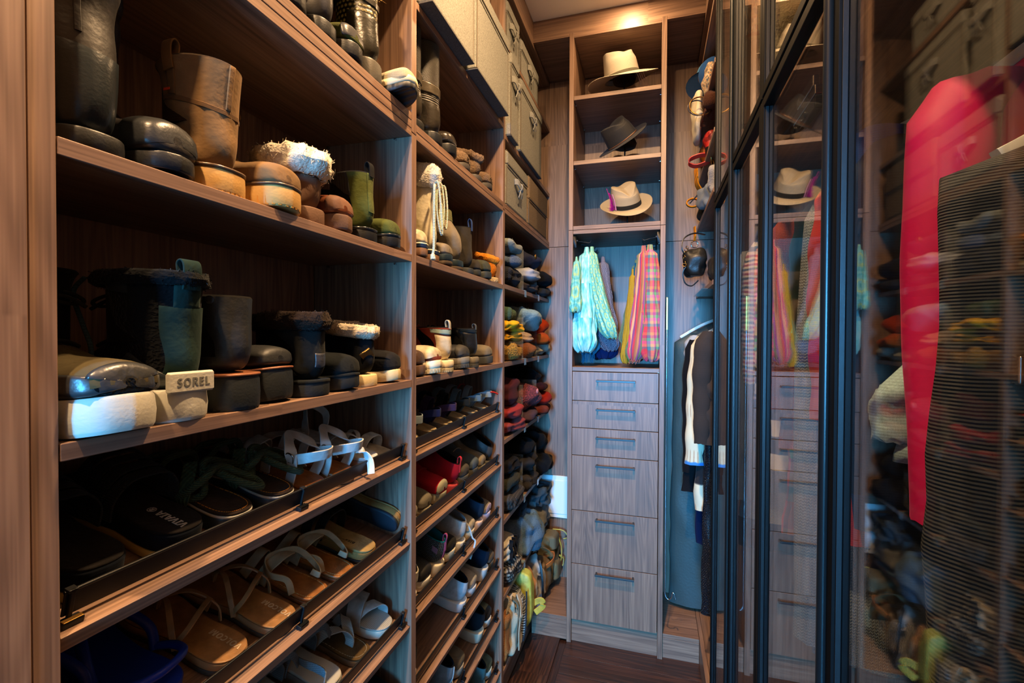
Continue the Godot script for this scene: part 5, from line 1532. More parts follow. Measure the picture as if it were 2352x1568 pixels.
# ---------------------------------------------------------------- bags at the bottom
func bag(label: String, at: Vector3, size: Vector3, lean: float, material: Material, o := {}) -> Node3D:
	var b := soft("bag", label, "bag", at, size, material, {"flat": o.get("flat", 0.45), "square": o.get("square", 0.4), "lump": o.get("lump", 0.010), "part": "bag_body", "group": "bags on the lowest far shelf", "freq": 12.0})
	b.rotation_degrees.z = lean
	b.rotation_degrees.y = o.get("turn", 0.0)
	for st in o.get("straps", []):
		var s := Shape.new()
		var p := []
		for pt in st[0]:
			p.append(Vector3(pt[0], pt[1], pt[2]))
		s.strap(smooth(p, 6), [Vector3(st[3][0], st[3][1], st[3][2])] if st.size() > 3 else [Vector3.RIGHT], st[1], 0.004)
		build(b, "strap", s, st[2])
	return b


func make_bags() -> void:
	var y := 0.128
	var straw := mat("woven_straw", Color8(168, 104, 38), 0.8, {"tex": "straw", "bump": "straw", "depth": 0.7, "tri": 16.0})
	bag("woven amber straw bag beside the divider", Vector3(-0.735, y, -1.955), Vector3(0.29, 0.26, 0.065), 0, straw, {"straps": [[[[0.13, 0.22, 0], [0.145, 0.29, 0], [0.06, 0.285, 0], [0.05, 0.24, 0]], 0.010, straw]]})
	var cream := cloth(Color8(212, 196, 164))
	bag("cream canvas tote folded beside the straw bag", Vector3(-0.715, y, -2.045), Vector3(0.29, 0.27, 0.085), 0, cream, {"lump": 0.02, "straps": [[[[0.135, 0.26, -0.01], [0.155, 0.20, 0.0], [0.150, 0.10, 0.01], [0.148, 0.02, 0.0]], 0.03, cream, [0, 0, 1]], [[[0.12, 0.26, 0.03], [0.15, 0.22, 0.02], [0.146, 0.12, 0.03], [0.14, 0.05, 0.02]], 0.022, cloth(Color8(120, 118, 100)), [0, 0, 1]]]})
	var strp := mat("striped_canvas", Color8(176, 182, 178), 0.9, {"tex": "cord", "tri": 11.0})
	bag("grey striped canvas bag next to the cream tote", Vector3(-0.705, y, -2.135), Vector3(0.29, 0.245, 0.075), 0, strp, {"straps": [[[[0.14, 0.02, 0.035], [0.150, 0.08, 0.03], [0.148, 0.16, 0.01], [0.14, 0.22, -0.02]], 0.012, cloth(Color8(44, 56, 66)), [0, 0, 1]]]})
	var yel := leather(Color8(196, 196, 84), 0.5)
	bag("lime yellow leather bag leaning out of the lowest shelf", Vector3(-0.690, y, -2.225), Vector3(0.28, 0.30, 0.075), 0, yel, {"square": 0.3, "lump": 0.004, "straps": [[[[0.12, 0.10, -0.035], [0.165, 0.12, -0.05], [0.175, 0.09, -0.055], [0.14, 0.06, -0.04]], 0.03, leather(Color8(214, 186, 70), 0.5), [0, 1, 0]]]})
	bag("round tan leather bag behind the lime one", Vector3(-0.690, y, -2.32), Vector3(0.28, 0.27, 0.085), 0, leather(Color8(176, 134, 92), 0.5), {"flat": 0.8, "square": 0.8})
	var clear := mat("clear_vinyl", Color8(214, 216, 214), 0.12, {"alpha": 0.35})
	bag("clear vinyl bag with a long black strap", Vector3(-0.690, y, -2.425), Vector3(0.27, 0.26, 0.09), 0, cloth(Color8(192, 190, 184)), {"lump": 0.02, "straps": [[[[0.11, 0.26, 0.0], [0.135, 0.24, 0.03], [0.150, 0.16, 0.045], [0.152, 0.08, 0.035], [0.148, 0.03, 0.0], [0.12, 0.02, -0.03]], 0.012, leather(Color8(20, 20, 22))], [[[0.11, 0.20, 0.02], [0.142, 0.16, -0.02], [0.145, 0.06, -0.01]], 0.06, clear, [0, 0, 1]]]})
	var br := leather(Color8(126, 104, 74), 0.6)
	bag("brown leather bucket bag with an orange lining", Vector3(-0.675, y, -2.535), Vector3(0.27, 0.22, 0.12), 0, br, {"straps": [[[[0.10, 0.20, -0.04], [0.15, 0.215, -0.05], [0.16, 0.20, 0.0], [0.13, 0.18, 0.04]], 0.026, leather(Color8(196, 110, 52), 0.4), [0, 1, 0.3]], [[[0.05, 0.22, 0.04], [0.08, 0.27, 0.02], [0.12, 0.24, -0.03], [0.145, 0.20, -0.05]], 0.018, leather(Color8(160, 112, 70), 0.5)]]})
	var ol := cloth(Color8(120, 110, 80))
	var pk := bag("olive canvas rucksack with yellow straps by the end wall", Vector3(-0.660, y, -2.68), Vector3(0.27, 0.30, 0.15), 0, ol, {"lump": 0.014, "straps": [[[[0.10, 0.29, -0.05], [0.16, 0.28, -0.07], [0.19, 0.25, -0.06], [0.165, 0.24, -0.05]], 0.020, leather(Color8(214, 186, 66), 0.5), [0, 0.5, 1]], [[[0.13, 0.27, -0.04], [0.155, 0.20, -0.045], [0.155, 0.13, -0.04], [0.145, 0.08, -0.05]], 0.018, leather(Color8(206, 178, 62), 0.5), [0, 0, 1]], [[[0.13, 0.14, -0.06], [0.165, 0.12, -0.065], [0.160, 0.08, -0.06]], 0.016, leather(Color8(180, 170, 70), 0.5), [0, 0, 1]]]})
	var fl := Shape.new()
	fl.box(Vector3(0.02, 0.20, -0.06), Vector3(0.142, 0.292, 0.06), 1, 0.02)
	build(pk, "flap", fl, cloth(Color8(126, 118, 92)))
	var pc := Shape.new()
	pc.box(Vector3(0.10, 0.03, -0.055), Vector3(0.155, 0.14, 0.05), 1, 0.02)
	build(pk, "pocket", pc, cloth(Color8(136, 122, 88)))


# ---------------------------------------------------------------- hats
func hat_body(o: Dictionary) -> Array:
	var r: float = o.r
	var h: float = o.h
	var crown := Shape.new()
	var q := PackedVector3Array()
	var nu := 48
	var prof := []
	for k in 9:
		prof.append([1.0 - o.taper * k / 8.0, float(k) / 8.0])
	for k in 7:
		var a := (k + 1) / 7.0 * PI / 2
		prof.append([(1.0 - o.taper) * cos(a * 0.999) , 1.0 + 0.06 * sin(a)])
	for pr in prof:
		for a in nu:
			var an := TAU * a / nu
			var x: float = cos(an) * r * pr[0]
			var z: float = sin(an) * r * 1.14 * pr[0]
			var y: float = pr[1] * h
			var up: float = smoothstep(0.55, 1.0, pr[1])
			# crease along the top and pinches at the front
			y -= o.dent * h * up * exp(-pow(x / (r * 0.42), 2.0))
			y -= o.get("front_drop", 0.12) * h * up * clampf(z / r, 0, 1)
			var pinch: float = up * o.get("pinch", 0.22) * exp(-pow((z - r * 0.75) / (r * 0.5), 2.0))
			x *= 1.0 - pinch
			q.append(Vector3(x, y, z))
	crown.grid(q, nu, prof.size(), true, 8.0, 3.0)
	var brim := Shape.new()
	q = PackedVector3Array()
	var nr := 9
	for side in [0, 1]:
		for k in nr:
			var f: float = float(k) / (nr - 1) if side == 0 else 1.0 - float(k) / (nr - 1)
			for a in nu:
				var an := TAU * a / nu
				var rr: float = lerpf(r * 0.985, r + o.brim, f)
				var x := cos(an) * rr
				var z := sin(an) * (rr + r * 0.14)
				var y: float = o.curl * f * f * pow(absf(cos(an)), 2.0) - o.dip * f * f * pow(maxf(sin(an), 0), 2.0) + o.get("back_up", 0.0) * f * f * pow(maxf(-sin(an), 0), 2.0)
				q.append(Vector3(x, y - (0.0025 if side else 0.0), z))
	brim.grid(q, nu, nr * 2, true, 8.0, 2.0)
	var band := Shape.new()
	q = PackedVector3Array()
	for pr in [[1.0, 0.0], [1.018, 0.004], [1.018, o.band - 0.002], [1.0, o.band]]:
		for a in nu:
			var an := TAU * a / nu
			var t: float = pr[0] * (1.0 - o.taper * pr[1] / h) 
			q.append(Vector3(cos(an) * r * t, pr[1] + 0.001, sin(an) * r * 1.14 * t))
	band.grid(q, nu, 4, true)
	return [crown, brim, band]


func hat(label: String, at: Vector3, turn: Basis, o: Dictionary) -> Node3D:
	var t := thing("hat", label, "hat", at, 0, "hats on the tower shelves")
	t.basis = turn
	var s := hat_body(o)
	build(t, "crown", s[0], o.mat)
	build(t, "brim", s[1], o.mat)
	build(t, "hat_band", s[2], o.band_mat)
	return t


func hat_stand(label: String, at: Vector3, h: float) -> void:
	var t := thing("hat_stand", label, "hat stand", at, 0, "black hat stands in the tower")
	var s := Shape.new()
	s.lathe([Vector2(0.0, 0.0), Vector2(0.045, 0.0), Vector2(0.046, 0.003), Vector2(0.012, 0.006), Vector2(0.0, 0.006)], 24)
	build(t, "base", s, mats.black_metal)
	s = Shape.new()
	s.tube([Vector3(0, 0.005, 0), Vector3(0, h, 0)], 0.004, 10)
	build(t, "pole", s, mats.black_metal)
	s = Shape.new()
	s.lathe([Vector2(0.0, h - 0.004), Vector2(0.055, h - 0.006), Vector2(0.060, h + 0.010), Vector2(0.050, h + 0.032), Vector2(0.025, h + 0.044), Vector2(0.0, h + 0.047)], 24)
	build(t, "head_form", s, mats.black_metal)


func make_hats() -> void:
	var straw := mat("pale_straw", Color8(200, 190, 172), 0.85, {"tex": "straw", "bump": "straw", "depth": 0.25, "tri": 26.0})
	var panama := mat("panama_straw", Color8(210, 190, 150), 0.8, {"tex": "weave", "bump": "weave", "depth": 0.1, "tri": 40.0})
	var felt := mat("black_felt", Color8(26, 25, 25), 0.8, {"bump": "fine", "depth": 0.05, "tri": 8.0, "sheen": 0.5})
	var up := func(back: float, side: float, yaw := 0.0) -> Basis: return Basis(Vector3.BACK, deg_to_rad(side)) * Basis(Vector3.RIGHT, deg_to_rad(back)) * Basis(Vector3.UP, deg_to_rad(yaw))
	hat_stand("thin black hat stand under the wide straw hat", Vector3(-0.155, 2.7446, -2.53), 0.118)
	var h := hat("wide brimmed pale straw hat with a grey ribbon on the top shelf", Vector3(-0.165, 2.868, -2.515), up.call(15.0, 9.0, 30.0), {"r": 0.086, "h": 0.125, "taper": 0.14, "dent": 0.10, "brim": 0.088, "curl": 0.006, "dip": 0.030, "back_up": -0.015, "band": 0.018, "mat": straw, "band_mat": cloth(Color8(110, 108, 92)), "front_drop": 0.16})
	var s := Shape.new()
	s.lathe([Vector2(0.0842, 0.030), Vector2(0.0855, 0.028), Vector2(0.0855, 0.024), Vector2(0.0842, 0.022)], 48, 0.975, 1.11)
	build(h, "cord", s, cloth(Color8(150, 140, 110)))
	s = Shape.new()
	for k in 4:
		s.strap(smooth([Vector3(0.03 + 0.012 * k, -0.002, 0.088), Vector3(0.035 + 0.012 * k, -0.05, 0.10), Vector3(0.028 + 0.016 * k, -0.098, 0.098 + 0.004 * k)], 4), [Vector3.RIGHT], 0.005, 0.001)
	build(h, "ribbon_ends", s, cloth(Color8(206, 176, 160)))
	hat_stand("thin black hat stand under the black felt hat", Vector3(-0.150, 2.4228, -2.53), 0.105)
	h = hat("black felt fedora tilted on its stand on the middle shelf", Vector3(-0.160, 2.547, -2.50), up.call(26.0, 34.0, 20.0), {"r": 0.078, "h": 0.100, "taper": 0.14, "dent": 0.16, "brim": 0.055, "curl": 0.004, "dip": 0.006, "band": 0.006, "mat": felt, "band_mat": leather(Color8(122, 82, 54), 0.5)})
	hat_stand("thin black hat stand under the feathered hat", Vector3(-0.135, 2.0998, -2.53), 0.105)
	h = hat("cream panama hat with black band and a pink feather", Vector3(-0.140, 2.218, -2.50), up.call(34.0, 6.0, 25.0), {"r": 0.074, "h": 0.100, "taper": 0.16, "dent": 0.20, "brim": 0.054, "curl": 0.016, "dip": 0.010, "back_up": 0.012, "band": 0.021, "mat": panama, "band_mat": cloth(Color8(48, 46, 40)), "pinch": 0.3, "front_drop": 0.22})
	var pink := mat("pink_feather", Color8(196, 20, 130), 0.9, {"sheen": 0.4})
	s = Shape.new()
	var r := RandomNumberGenerator.new()
	r.seed = 5
	for k in 900:
		var f := r.randf()
		var base := Vector3(-0.082 + 0.006 * sin(f * 3.0), 0.004 + 0.085 * f, 0.02 - 0.012 * f)
		var an := r.randf() * TAU
		var ln := 0.026 * (1.0 - f * 0.75) * r.randf_range(0.6, 1.2)
		var tip := base + Vector3(cos(an) * ln * 0.6 - 0.006, ln * 0.5 * r.randf_range(-0.4, 1.0), sin(an) * ln)
		var sd := (tip - base).cross(Vector3(r.randf() - 0.5, r.randf() - 0.5, r.randf() - 0.5)).normalized() * 0.0009
		var o := s.v.size()
		s.v.append_array([base - sd, base + sd, tip])
		for j in 3:
			s.n.append(Vector3(-0.6, 0.3, 0.7).normalized())
			s.t.append(Vector2.ZERO)
		s.face(o, o + 1, o + 2)
	s.tube(smooth([Vector3(-0.082, 0.0, 0.02), Vector3(-0.084, 0.05, 0.015), Vector3(-0.094, 0.115, 0.008)], 5), 0.0012, 6)
	build(h, "feather", s, pink)
	s = Shape.new()
	s.strap(smooth([Vector3(-0.072, 0.005, 0.035), Vector3(-0.074, 0.05, 0.034), Vector3(-0.078, 0.085, 0.026)], 5), [Vector3(0, 0, 1)], 0.014, 0.002)
	build(h, "quill_feather", s, mat("pale_pink_feather", Color8(226, 150, 180), 0.9))


# ---------------------------------------------------------------- scarves
func drape(label: String, at: Vector3, o: Dictionary) -> Node3D:
	var t := thing("scarf", label, "scarf", at, 0, "scarves hanging in the tower niche")
	var s := Shape.new()
	var q := PackedVector3Array()
	var nu := 72
	var nv := 34
	var nz := noise(o.seed, 3.0)
	for b in nv:
		var f := float(b) / (nv - 1)
		var open: float = pow(f, o.get("open", 0.6))
		var ax: float = lerpf(o.a0, o.a1, open) * (1.0 if f > 0.04 else 0.45)
		var az: float = lerpf(o.b0, o.b1, open) * (1.0 if f > 0.04 else 0.45)
		for a in nu:
			var an := TAU * a / nu
			var wob: float = 2.2 * nz.get_noise_3d(cos(an) * 0.5, sin(an) * 0.5, f * 0.5 + o.seed)
			var fold: float = 1.0 + o.get("fold", 0.15) * (0.35 + 0.65 * f) * (sin(o.folds * an + wob * 2.6) + 0.35 * sin((o.folds * 2 + 1) * an + wob * 4.0 + f * 1.5))
			fold += 0.16 * nz.get_noise_3d(cos(an) * 0.6, sin(an) * 0.6, f * 1.6)
			if f > 0.88:
				fold *= sqrt(maxf(1.0 - pow((f - 0.88) / 0.12, 2.0) * o.get("round", 0.75), 0.05))
			var y: float = -o.len * f
			if f > 0.9:
				y += o.get("hem", 0.014) * nz.get_noise_2d(cos(an) * 0.5 + o.seed, sin(an) * 0.5)
			if b == 0:
				y += 0.012
			q.append(Vector3(cos(an) * ax * fold + o.get("dx", 0.0) * f * f + o.get("bow", 0.0) * sin(PI * f), y, sin(an) * az * fold))
	s.grid(q, nu, nv, true, o.get("us", 3.0), o.get("vs", 3.0))
	s.cap(q.slice(q.size() - nu), Vector3.DOWN)
	build(t, "folds", s, o.mat)
	if o.has("fringe"):
		var fr := Shape.new()
		for a in range(0, nu, 2):
			var p := q[q.size() - nu + a]
			fr.tube([p, p + Vector3(0.002, -o.fringe * 0.5, 0.002), p + Vector3(-0.002, -o.fringe, 0.0)], 0.0011, 5)
		build(t, "fringe", fr, o.mat)
	return t


func make_scarves() -> void:
	var n1 := noise(31, 0.02)
	texs.aqua = paint(192, 192, func(x, y):
		var k := 0.5 + 0.9 * n1.get_noise_2d(x, y * 0.5)
		return Color8(60, 176, 178).lerp(Color8(196, 226, 214), clampf(k, 0, 1)))
	texs.print = paint(192, 192, func(x, y):
		var k := fmod(Vector2(fmod(x, 96.0) - 48.0, fmod(y, 96.0) - 48.0).length() / 9.0 + 0.6 * n1.get_noise_2d(x * 2, y * 2), 4.0)
		return [Color8(86, 178, 168), Color8(132, 196, 172), Color8(176, 200, 128), Color8(120, 190, 176)][int(k)].lerp(Color8(40, 110, 90), 0.25 * clampf(n1.get_noise_2d(x * 5, y) + 0.3, 0, 1)))
	texs.plaid = paint(192, 192, func(x, y):
		var cols := [Color8(206, 52, 76), Color8(214, 120, 70), Color8(150, 62, 110), Color8(96, 168, 106), Color8(206, 96, 150), Color8(214, 150, 110), Color8(60, 116, 130), Color8(190, 50, 60)]
		var a: Color = cols[int(x / 24.0) % 8]
		var b: Color = cols[int(y / 24.0 + 3) % 8]
		return a.lerp(b, 0.5 if (int(x) + int(y)) % 2 == 0 else 0.42))
	texs.stripes = paint(96, 8, func(x, _y):
		return [Color8(150, 96, 70), Color8(190, 52, 66), Color8(120, 60, 110), Color8(206, 150, 110), Color8(196, 60, 90), Color8(90, 110, 80), Color8(140, 70, 120), Color8(176, 120, 80)][int(x / 12.0) % 8])
	texs.navyprint = paint(96, 96, func(x, y):
		var d := absf(fmod(x, 32.0) - 16.0) + absf(fmod(y, 32.0) - 16.0)
		return Color8(190, 196, 206) if fmod(d, 8.0) < 2.0 else Color8(38, 34, 62))
	var satin := mat("aqua_satin", Color(1, 1, 1), 0.32, {"tex": "aqua", "sheen": 0.4, "scale": Vector3(1, 1, 1)})
	var prnt := mat("green_print", Color(1, 1, 1), 0.45, {"tex": "print", "scale": Vector3(1, 1, 1)})
	var plaid := mat("plaid_wool", Color(1, 1, 1), 0.9, {"tex": "plaid", "bump": "weave", "depth": 0.02, "scale": Vector3(1, 1, 1), "sheen": 0.3})
	var strp := mat("striped_wool", Color(1, 1, 1), 0.9, {"tex": "stripes", "scale": Vector3(1, 1, 1), "sheen": 0.3})
	var nav := mat("navy_print", Color(1, 1, 1), 0.8, {"tex": "navyprint", "scale": Vector3(2, 2, 1)})
	var Z := TOWER - 0.03
	drape("aqua satin scarf with a folded lower end", Vector3(-0.325, 1.985, Z), {"len": 0.515, "a0": 0.020, "a1": 0.062, "b0": 0.020, "b1": 0.040, "folds": 5, "seed": 3, "mat": satin, "dx": -0.008, "bow": -0.006, "open": 0.4})
	drape("green and aqua printed scarf sweeping to the side", Vector3(-0.300, 1.985, Z + 0.004), {"len": 0.445, "a0": 0.018, "a1": 0.040, "b0": 0.016, "b1": 0.036, "folds": 6, "seed": 8, "mat": prnt, "dx": 0.100, "bow": 0.008, "open": 0.5, "us": 4.0, "vs": 5.0})
	drape("small scarf with green ring print hanging past the stile", Vector3(-0.368, 1.930, TOWER + 0.028), {"len": 0.26, "a0": 0.010, "a1": 0.028, "b0": 0.010, "b1": 0.020, "folds": 3, "seed": 12, "mat": prnt, "dx": -0.006, "open": 0.5, "us": 1.0, "vs": 1.2})
	drape("blue fringed scarf low behind the aqua one", Vector3(-0.325, 1.90, Z - 0.07), {"len": 0.44, "a0": 0.018, "a1": 0.055, "b0": 0.016, "b1": 0.030, "folds": 5, "seed": 15, "mat": cloth(Color8(30, 120, 160)), "fringe": 0.045, "open": 0.5})
	drape("navy scarf with white diamond print behind the aqua one", Vector3(-0.255, 1.95, Z - 0.10), {"len": 0.475, "a0": 0.018, "a1": 0.055, "b0": 0.016, "b1": 0.030, "folds": 4, "seed": 18, "mat": nav, "dx": 0.040})
	drape("dark blue scarf pooled at the back of the niche", Vector3(-0.26, 1.85, Z - 0.17), {"len": 0.42, "a0": 0.02, "a1": 0.075, "b0": 0.016, "b1": 0.035, "folds": 5, "seed": 19, "mat": cloth(Color8(26, 44, 96))})
	drape("multicolour plaid wool scarf hanging full length", Vector3(-0.020, 1.982, Z), {"len": 0.550, "a0": 0.026, "a1": 0.060, "b0": 0.022, "b1": 0.042, "folds": 6, "seed": 22, "mat": plaid, "dx": 0.008, "open": 0.5, "us": 3.0, "vs": 5.0})
	drape("red and purple striped scarf beside the plaid one", Vector3(-0.050, 1.978, Z + 0.004), {"len": 0.545, "a0": 0.022, "a1": 0.048, "b0": 0.018, "b1": 0.036, "folds": 6, "seed": 25, "mat": strp, "dx": -0.040, "open": 0.5, "us": 4.0, "vs": 1.0, "fringe": 0.012})
	drape("pale green fringed scarf at the back of the plaid bundle", Vector3(-0.085, 1.92, Z - 0.06), {"len": 0.40, "a0": 0.018, "a1": 0.040, "b0": 0.016, "b1": 0.024, "folds": 5, "seed": 28, "mat": cloth(Color8(110, 138, 112)), "dx": -0.050, "fringe": 0.02})
	drape("yellow and teal scarf low beside the striped one", Vector3(-0.100, 1.87, Z - 0.02), {"len": 0.452, "a0": 0.012, "a1": 0.034, "b0": 0.012, "b1": 0.024, "folds": 4, "seed": 29, "mat": cloth(Color8(196, 160, 52)), "dx": -0.030})
	drape("teal blue scarf between the yellow and striped ones", Vector3(-0.088, 1.90, Z - 0.025), {"len": 0.30, "a0": 0.012, "a1": 0.026, "b0": 0.012, "b1": 0.02, "folds": 4, "seed": 33, "mat": cloth(Color8(20, 96, 130)), "dx": -0.018})
	drape("dark red scarf at the back of the niche", Vector3(-0.070, 1.92, Z - 0.13), {"len": 0.50, "a0": 0.018, "a1": 0.055, "b0": 0.016, "b1": 0.03, "folds": 5, "seed": 35, "mat": cloth(Color8(140, 26, 30)), "dx": -0.02})


# ---------------------------------------------------------------- glass wardrobe on the right
func wardrobe_door(w: Node3D, z0: float, z1: float, y0: float, y1: float) -> void:
	var d := Node3D.new()
	d.name = "door"
	w.add_child(d, true)
	var xf := GLASS - 0.011
	var xb := GLASS + 0.010
	var st := 0.019
	var f := Shape.new()
	f.box(Vector3(xf, y0, z0 - st), Vector3(xb, y1, z0), 1, 0.0015)
	f.box(Vector3(xf, y0, z1), Vector3(xb, y1, z1 + st), 1, 0.0015)
	f.box(Vector3(xf, y0, z1 + st), Vector3(xb, y0 + st, z0 - st), 2, 0.0015)
	f.box(Vector3(xf, y1 - st, z1 + st), Vector3(xb, y1, z0 - st), 2, 0.0015)
	build(d, "frame", f, mats.frame_metal)
	var g := Shape.new()
	g.box(Vector3(GLASS, y0 + st - 0.004, z1 + st - 0.004), Vector3(GLASS + 0.004, y1 - st + 0.004, z0 - st + 0.004), 1, 0.0002)
	build(d, "pane", g, mats.pane)
	var k := Shape.new()
	k.box(Vector3(xf + 0.004, y0 + st, z0 - st - 0.003), Vector3(GLASS - 0.0005, y1 - st, z0 - st), 1, 0.0005)
	k.box(Vector3(xf + 0.004, y0 + st, z1 + st), Vector3(GLASS - 0.0005, y1 - st, z1 + st + 0.003), 1, 0.0005)
	build(d, "gasket", k, mats.black_metal)


func make_wardrobe() -> void:
	var w := thing("glass_wardrobe", "built-in wardrobe with slim black framed glass doors", "wardrobe")
	var zs := [[-0.16, -0.712], [-0.722, -1.143], [-1.148, -1.545], [-1.555, -1.985]]
	for z in zs:
		wardrobe_door(w, z[0], z[1], 0.122, 2.058)
		wardrobe_door(w, z[0], z[1], 2.066, 3.035)
	# round grip profiles where the doors meet
	for z in [-0.717, -1.550]:
		var p := Shape.new()
		p.tube([Vector3(GLASS - 0.014, 0.13, z), Vector3(GLASS - 0.014, 3.03, z)], 0.0065, 14)
		build(w, "grip_profile", p, mats.grip_metal)
	for z in [[-0.14, -0.155], [-1.995, -2.015]]:
		board(w, "side_panel", Vector3(GLASS + 0.012, 0.0, z[1]), Vector3(0.885, 3.043, z[0]), 1)
	board(w, "back_panel", Vector3(0.887, 0.05, -2.015), Vector3(0.898, 3.043, -0.14), 1)
	board(w, "floor_panel", Vector3(GLASS + 0.012, 0.0975, -1.994), Vector3(0.885, 0.1165, -0.156), 2)
	board(w, "plinth", Vector3(0.2186, 0.0, -2.015), Vector3(0.2380, 0.1165, -0.14), 2)
	board(w, "shelf", Vector3(GLASS + 0.02, 2.052, -1.994), Vector3(0.885, 2.072, -0.156), 2)
	board(w, "top_panel", Vector3(GLASS + 0.012, 3.0235, -1.994), Vector3(0.885, 3.043, -0.156), 2)
	for y in [1.985, 2.96]:
		var r := Shape.new()
		r.tube([Vector3(0.545, y, -1.992), Vector3(0.545, y, -0.158)], 0.0125, 14)
		build(w, "hanging_rail", r, mats.steel)
	# clip hinge seen through the pane
	var h := Node3D.new()
	h.name = "hinge"
	w.add_child(h, true)
	var s := Shape.new()
	s.box(Vector3(0.240, 1.936, -0.985), Vector3(0.252, 1.952, -0.860), 2, 0.002)
	s.box(Vector3(0.240, 1.954, -0.960), Vector3(0.250, 1.972, -0.870), 2, 0.002)
	s.tube([Vector3(0.246, 1.948, -0.98), Vector3(0.262, 1.985, -1.14)], 0.003, 8)
	build(h, "hinge_arm", s, mats.chrome)
	s = Shape.new()
	s.box(Vector3(0.239, 1.912, -0.990), Vector3(0.252, 1.933, -0.855), 2, 0.002)
	for k in 3:
		s.tube([Vector3(0.2395, 1.9225, -0.965 + 0.03 * k), Vector3(0.2365, 1.9225, -0.965 + 0.03 * k)], 0.005, 10)
	build(h, "hinge_plate", s, mats.grip_metal)

	# open end of the wardrobe in the corner
	var u := thing("corner_shelving", "open walnut corner shelves beyond the glass doors", "shelving")
	for y in [2.905, 2.640, 2.370, 2.137, 1.775]:
		board(u, "shelf", Vector3(0.22, y - 0.0195, END + 0.001), Vector3(0.885, y, -2.017), 2)
	board(u, "plinth", Vector3(0.2186, 0.0, END + 0.001), Vector3(0.2380, 0.1165, -2.0165), 2)
	board(u, "floor_panel", Vector3(0.2385, 0.0975, END + 0.001), Vector3(0.885, 0.1165, -2.017), 2)
	board(u, "top_panel", Vector3(0.2186, 3.0235, END + 0.001), Vector3(0.885, 3.043, -2.017), 2)
	var r := Shape.new()
	r.tube([Vector3(0.42, 1.70, END + 0.001), Vector3(0.42, 1.70, -2.017)], 0.0125, 14)
	build(u, "hanging_rail", r, mats.steel)
	var tr := Shape.new()
	tr.box(Vector3(0.195, 1.755, -2.62), Vector3(0.40, 1.7555 + 0.004, -2.20), 2, 0.001)
	build(u, "acrylic_tray", tr, mat("smoked_tray", Color8(70, 84, 92), 0.1, {"alpha": 0.5}))

	# pole for reaching the high rails, hung beside the tower
	var p := thing("reach_pole", "thin metal reach pole with a hook beside the drawer tower", "pole")
	s = Shape.new()
	s.tube([Vector3(0.060, 1.60, -2.362), Vector3(0.0605, 0.36, -2.362)], 0.0032, 10)
	build(p, "rod", s, mats.chrome)
	s = Shape.new()
	s.tube(smooth([Vector3(0.0605, 0.36, -2.362), Vector3(0.0615, 0.325, -2.362), Vector3(0.074, 0.305, -2.360), Vector3(0.088, 0.315, -2.358), Vector3(0.094, 0.340, -2.356), Vector3(0.104, 0.335, -2.354), Vector3(0.108, 0.312, -2.353)], 6), 0.0030, 10)
	build(p, "hook", s, mats.chrome)
	s = Shape.new()
	s.box(Vector3(0.0550, 1.58, -2.366), Vector3(0.0645, 1.735, -2.358), 1, 0.002)
	build(p, "grip", s, mats.brass)


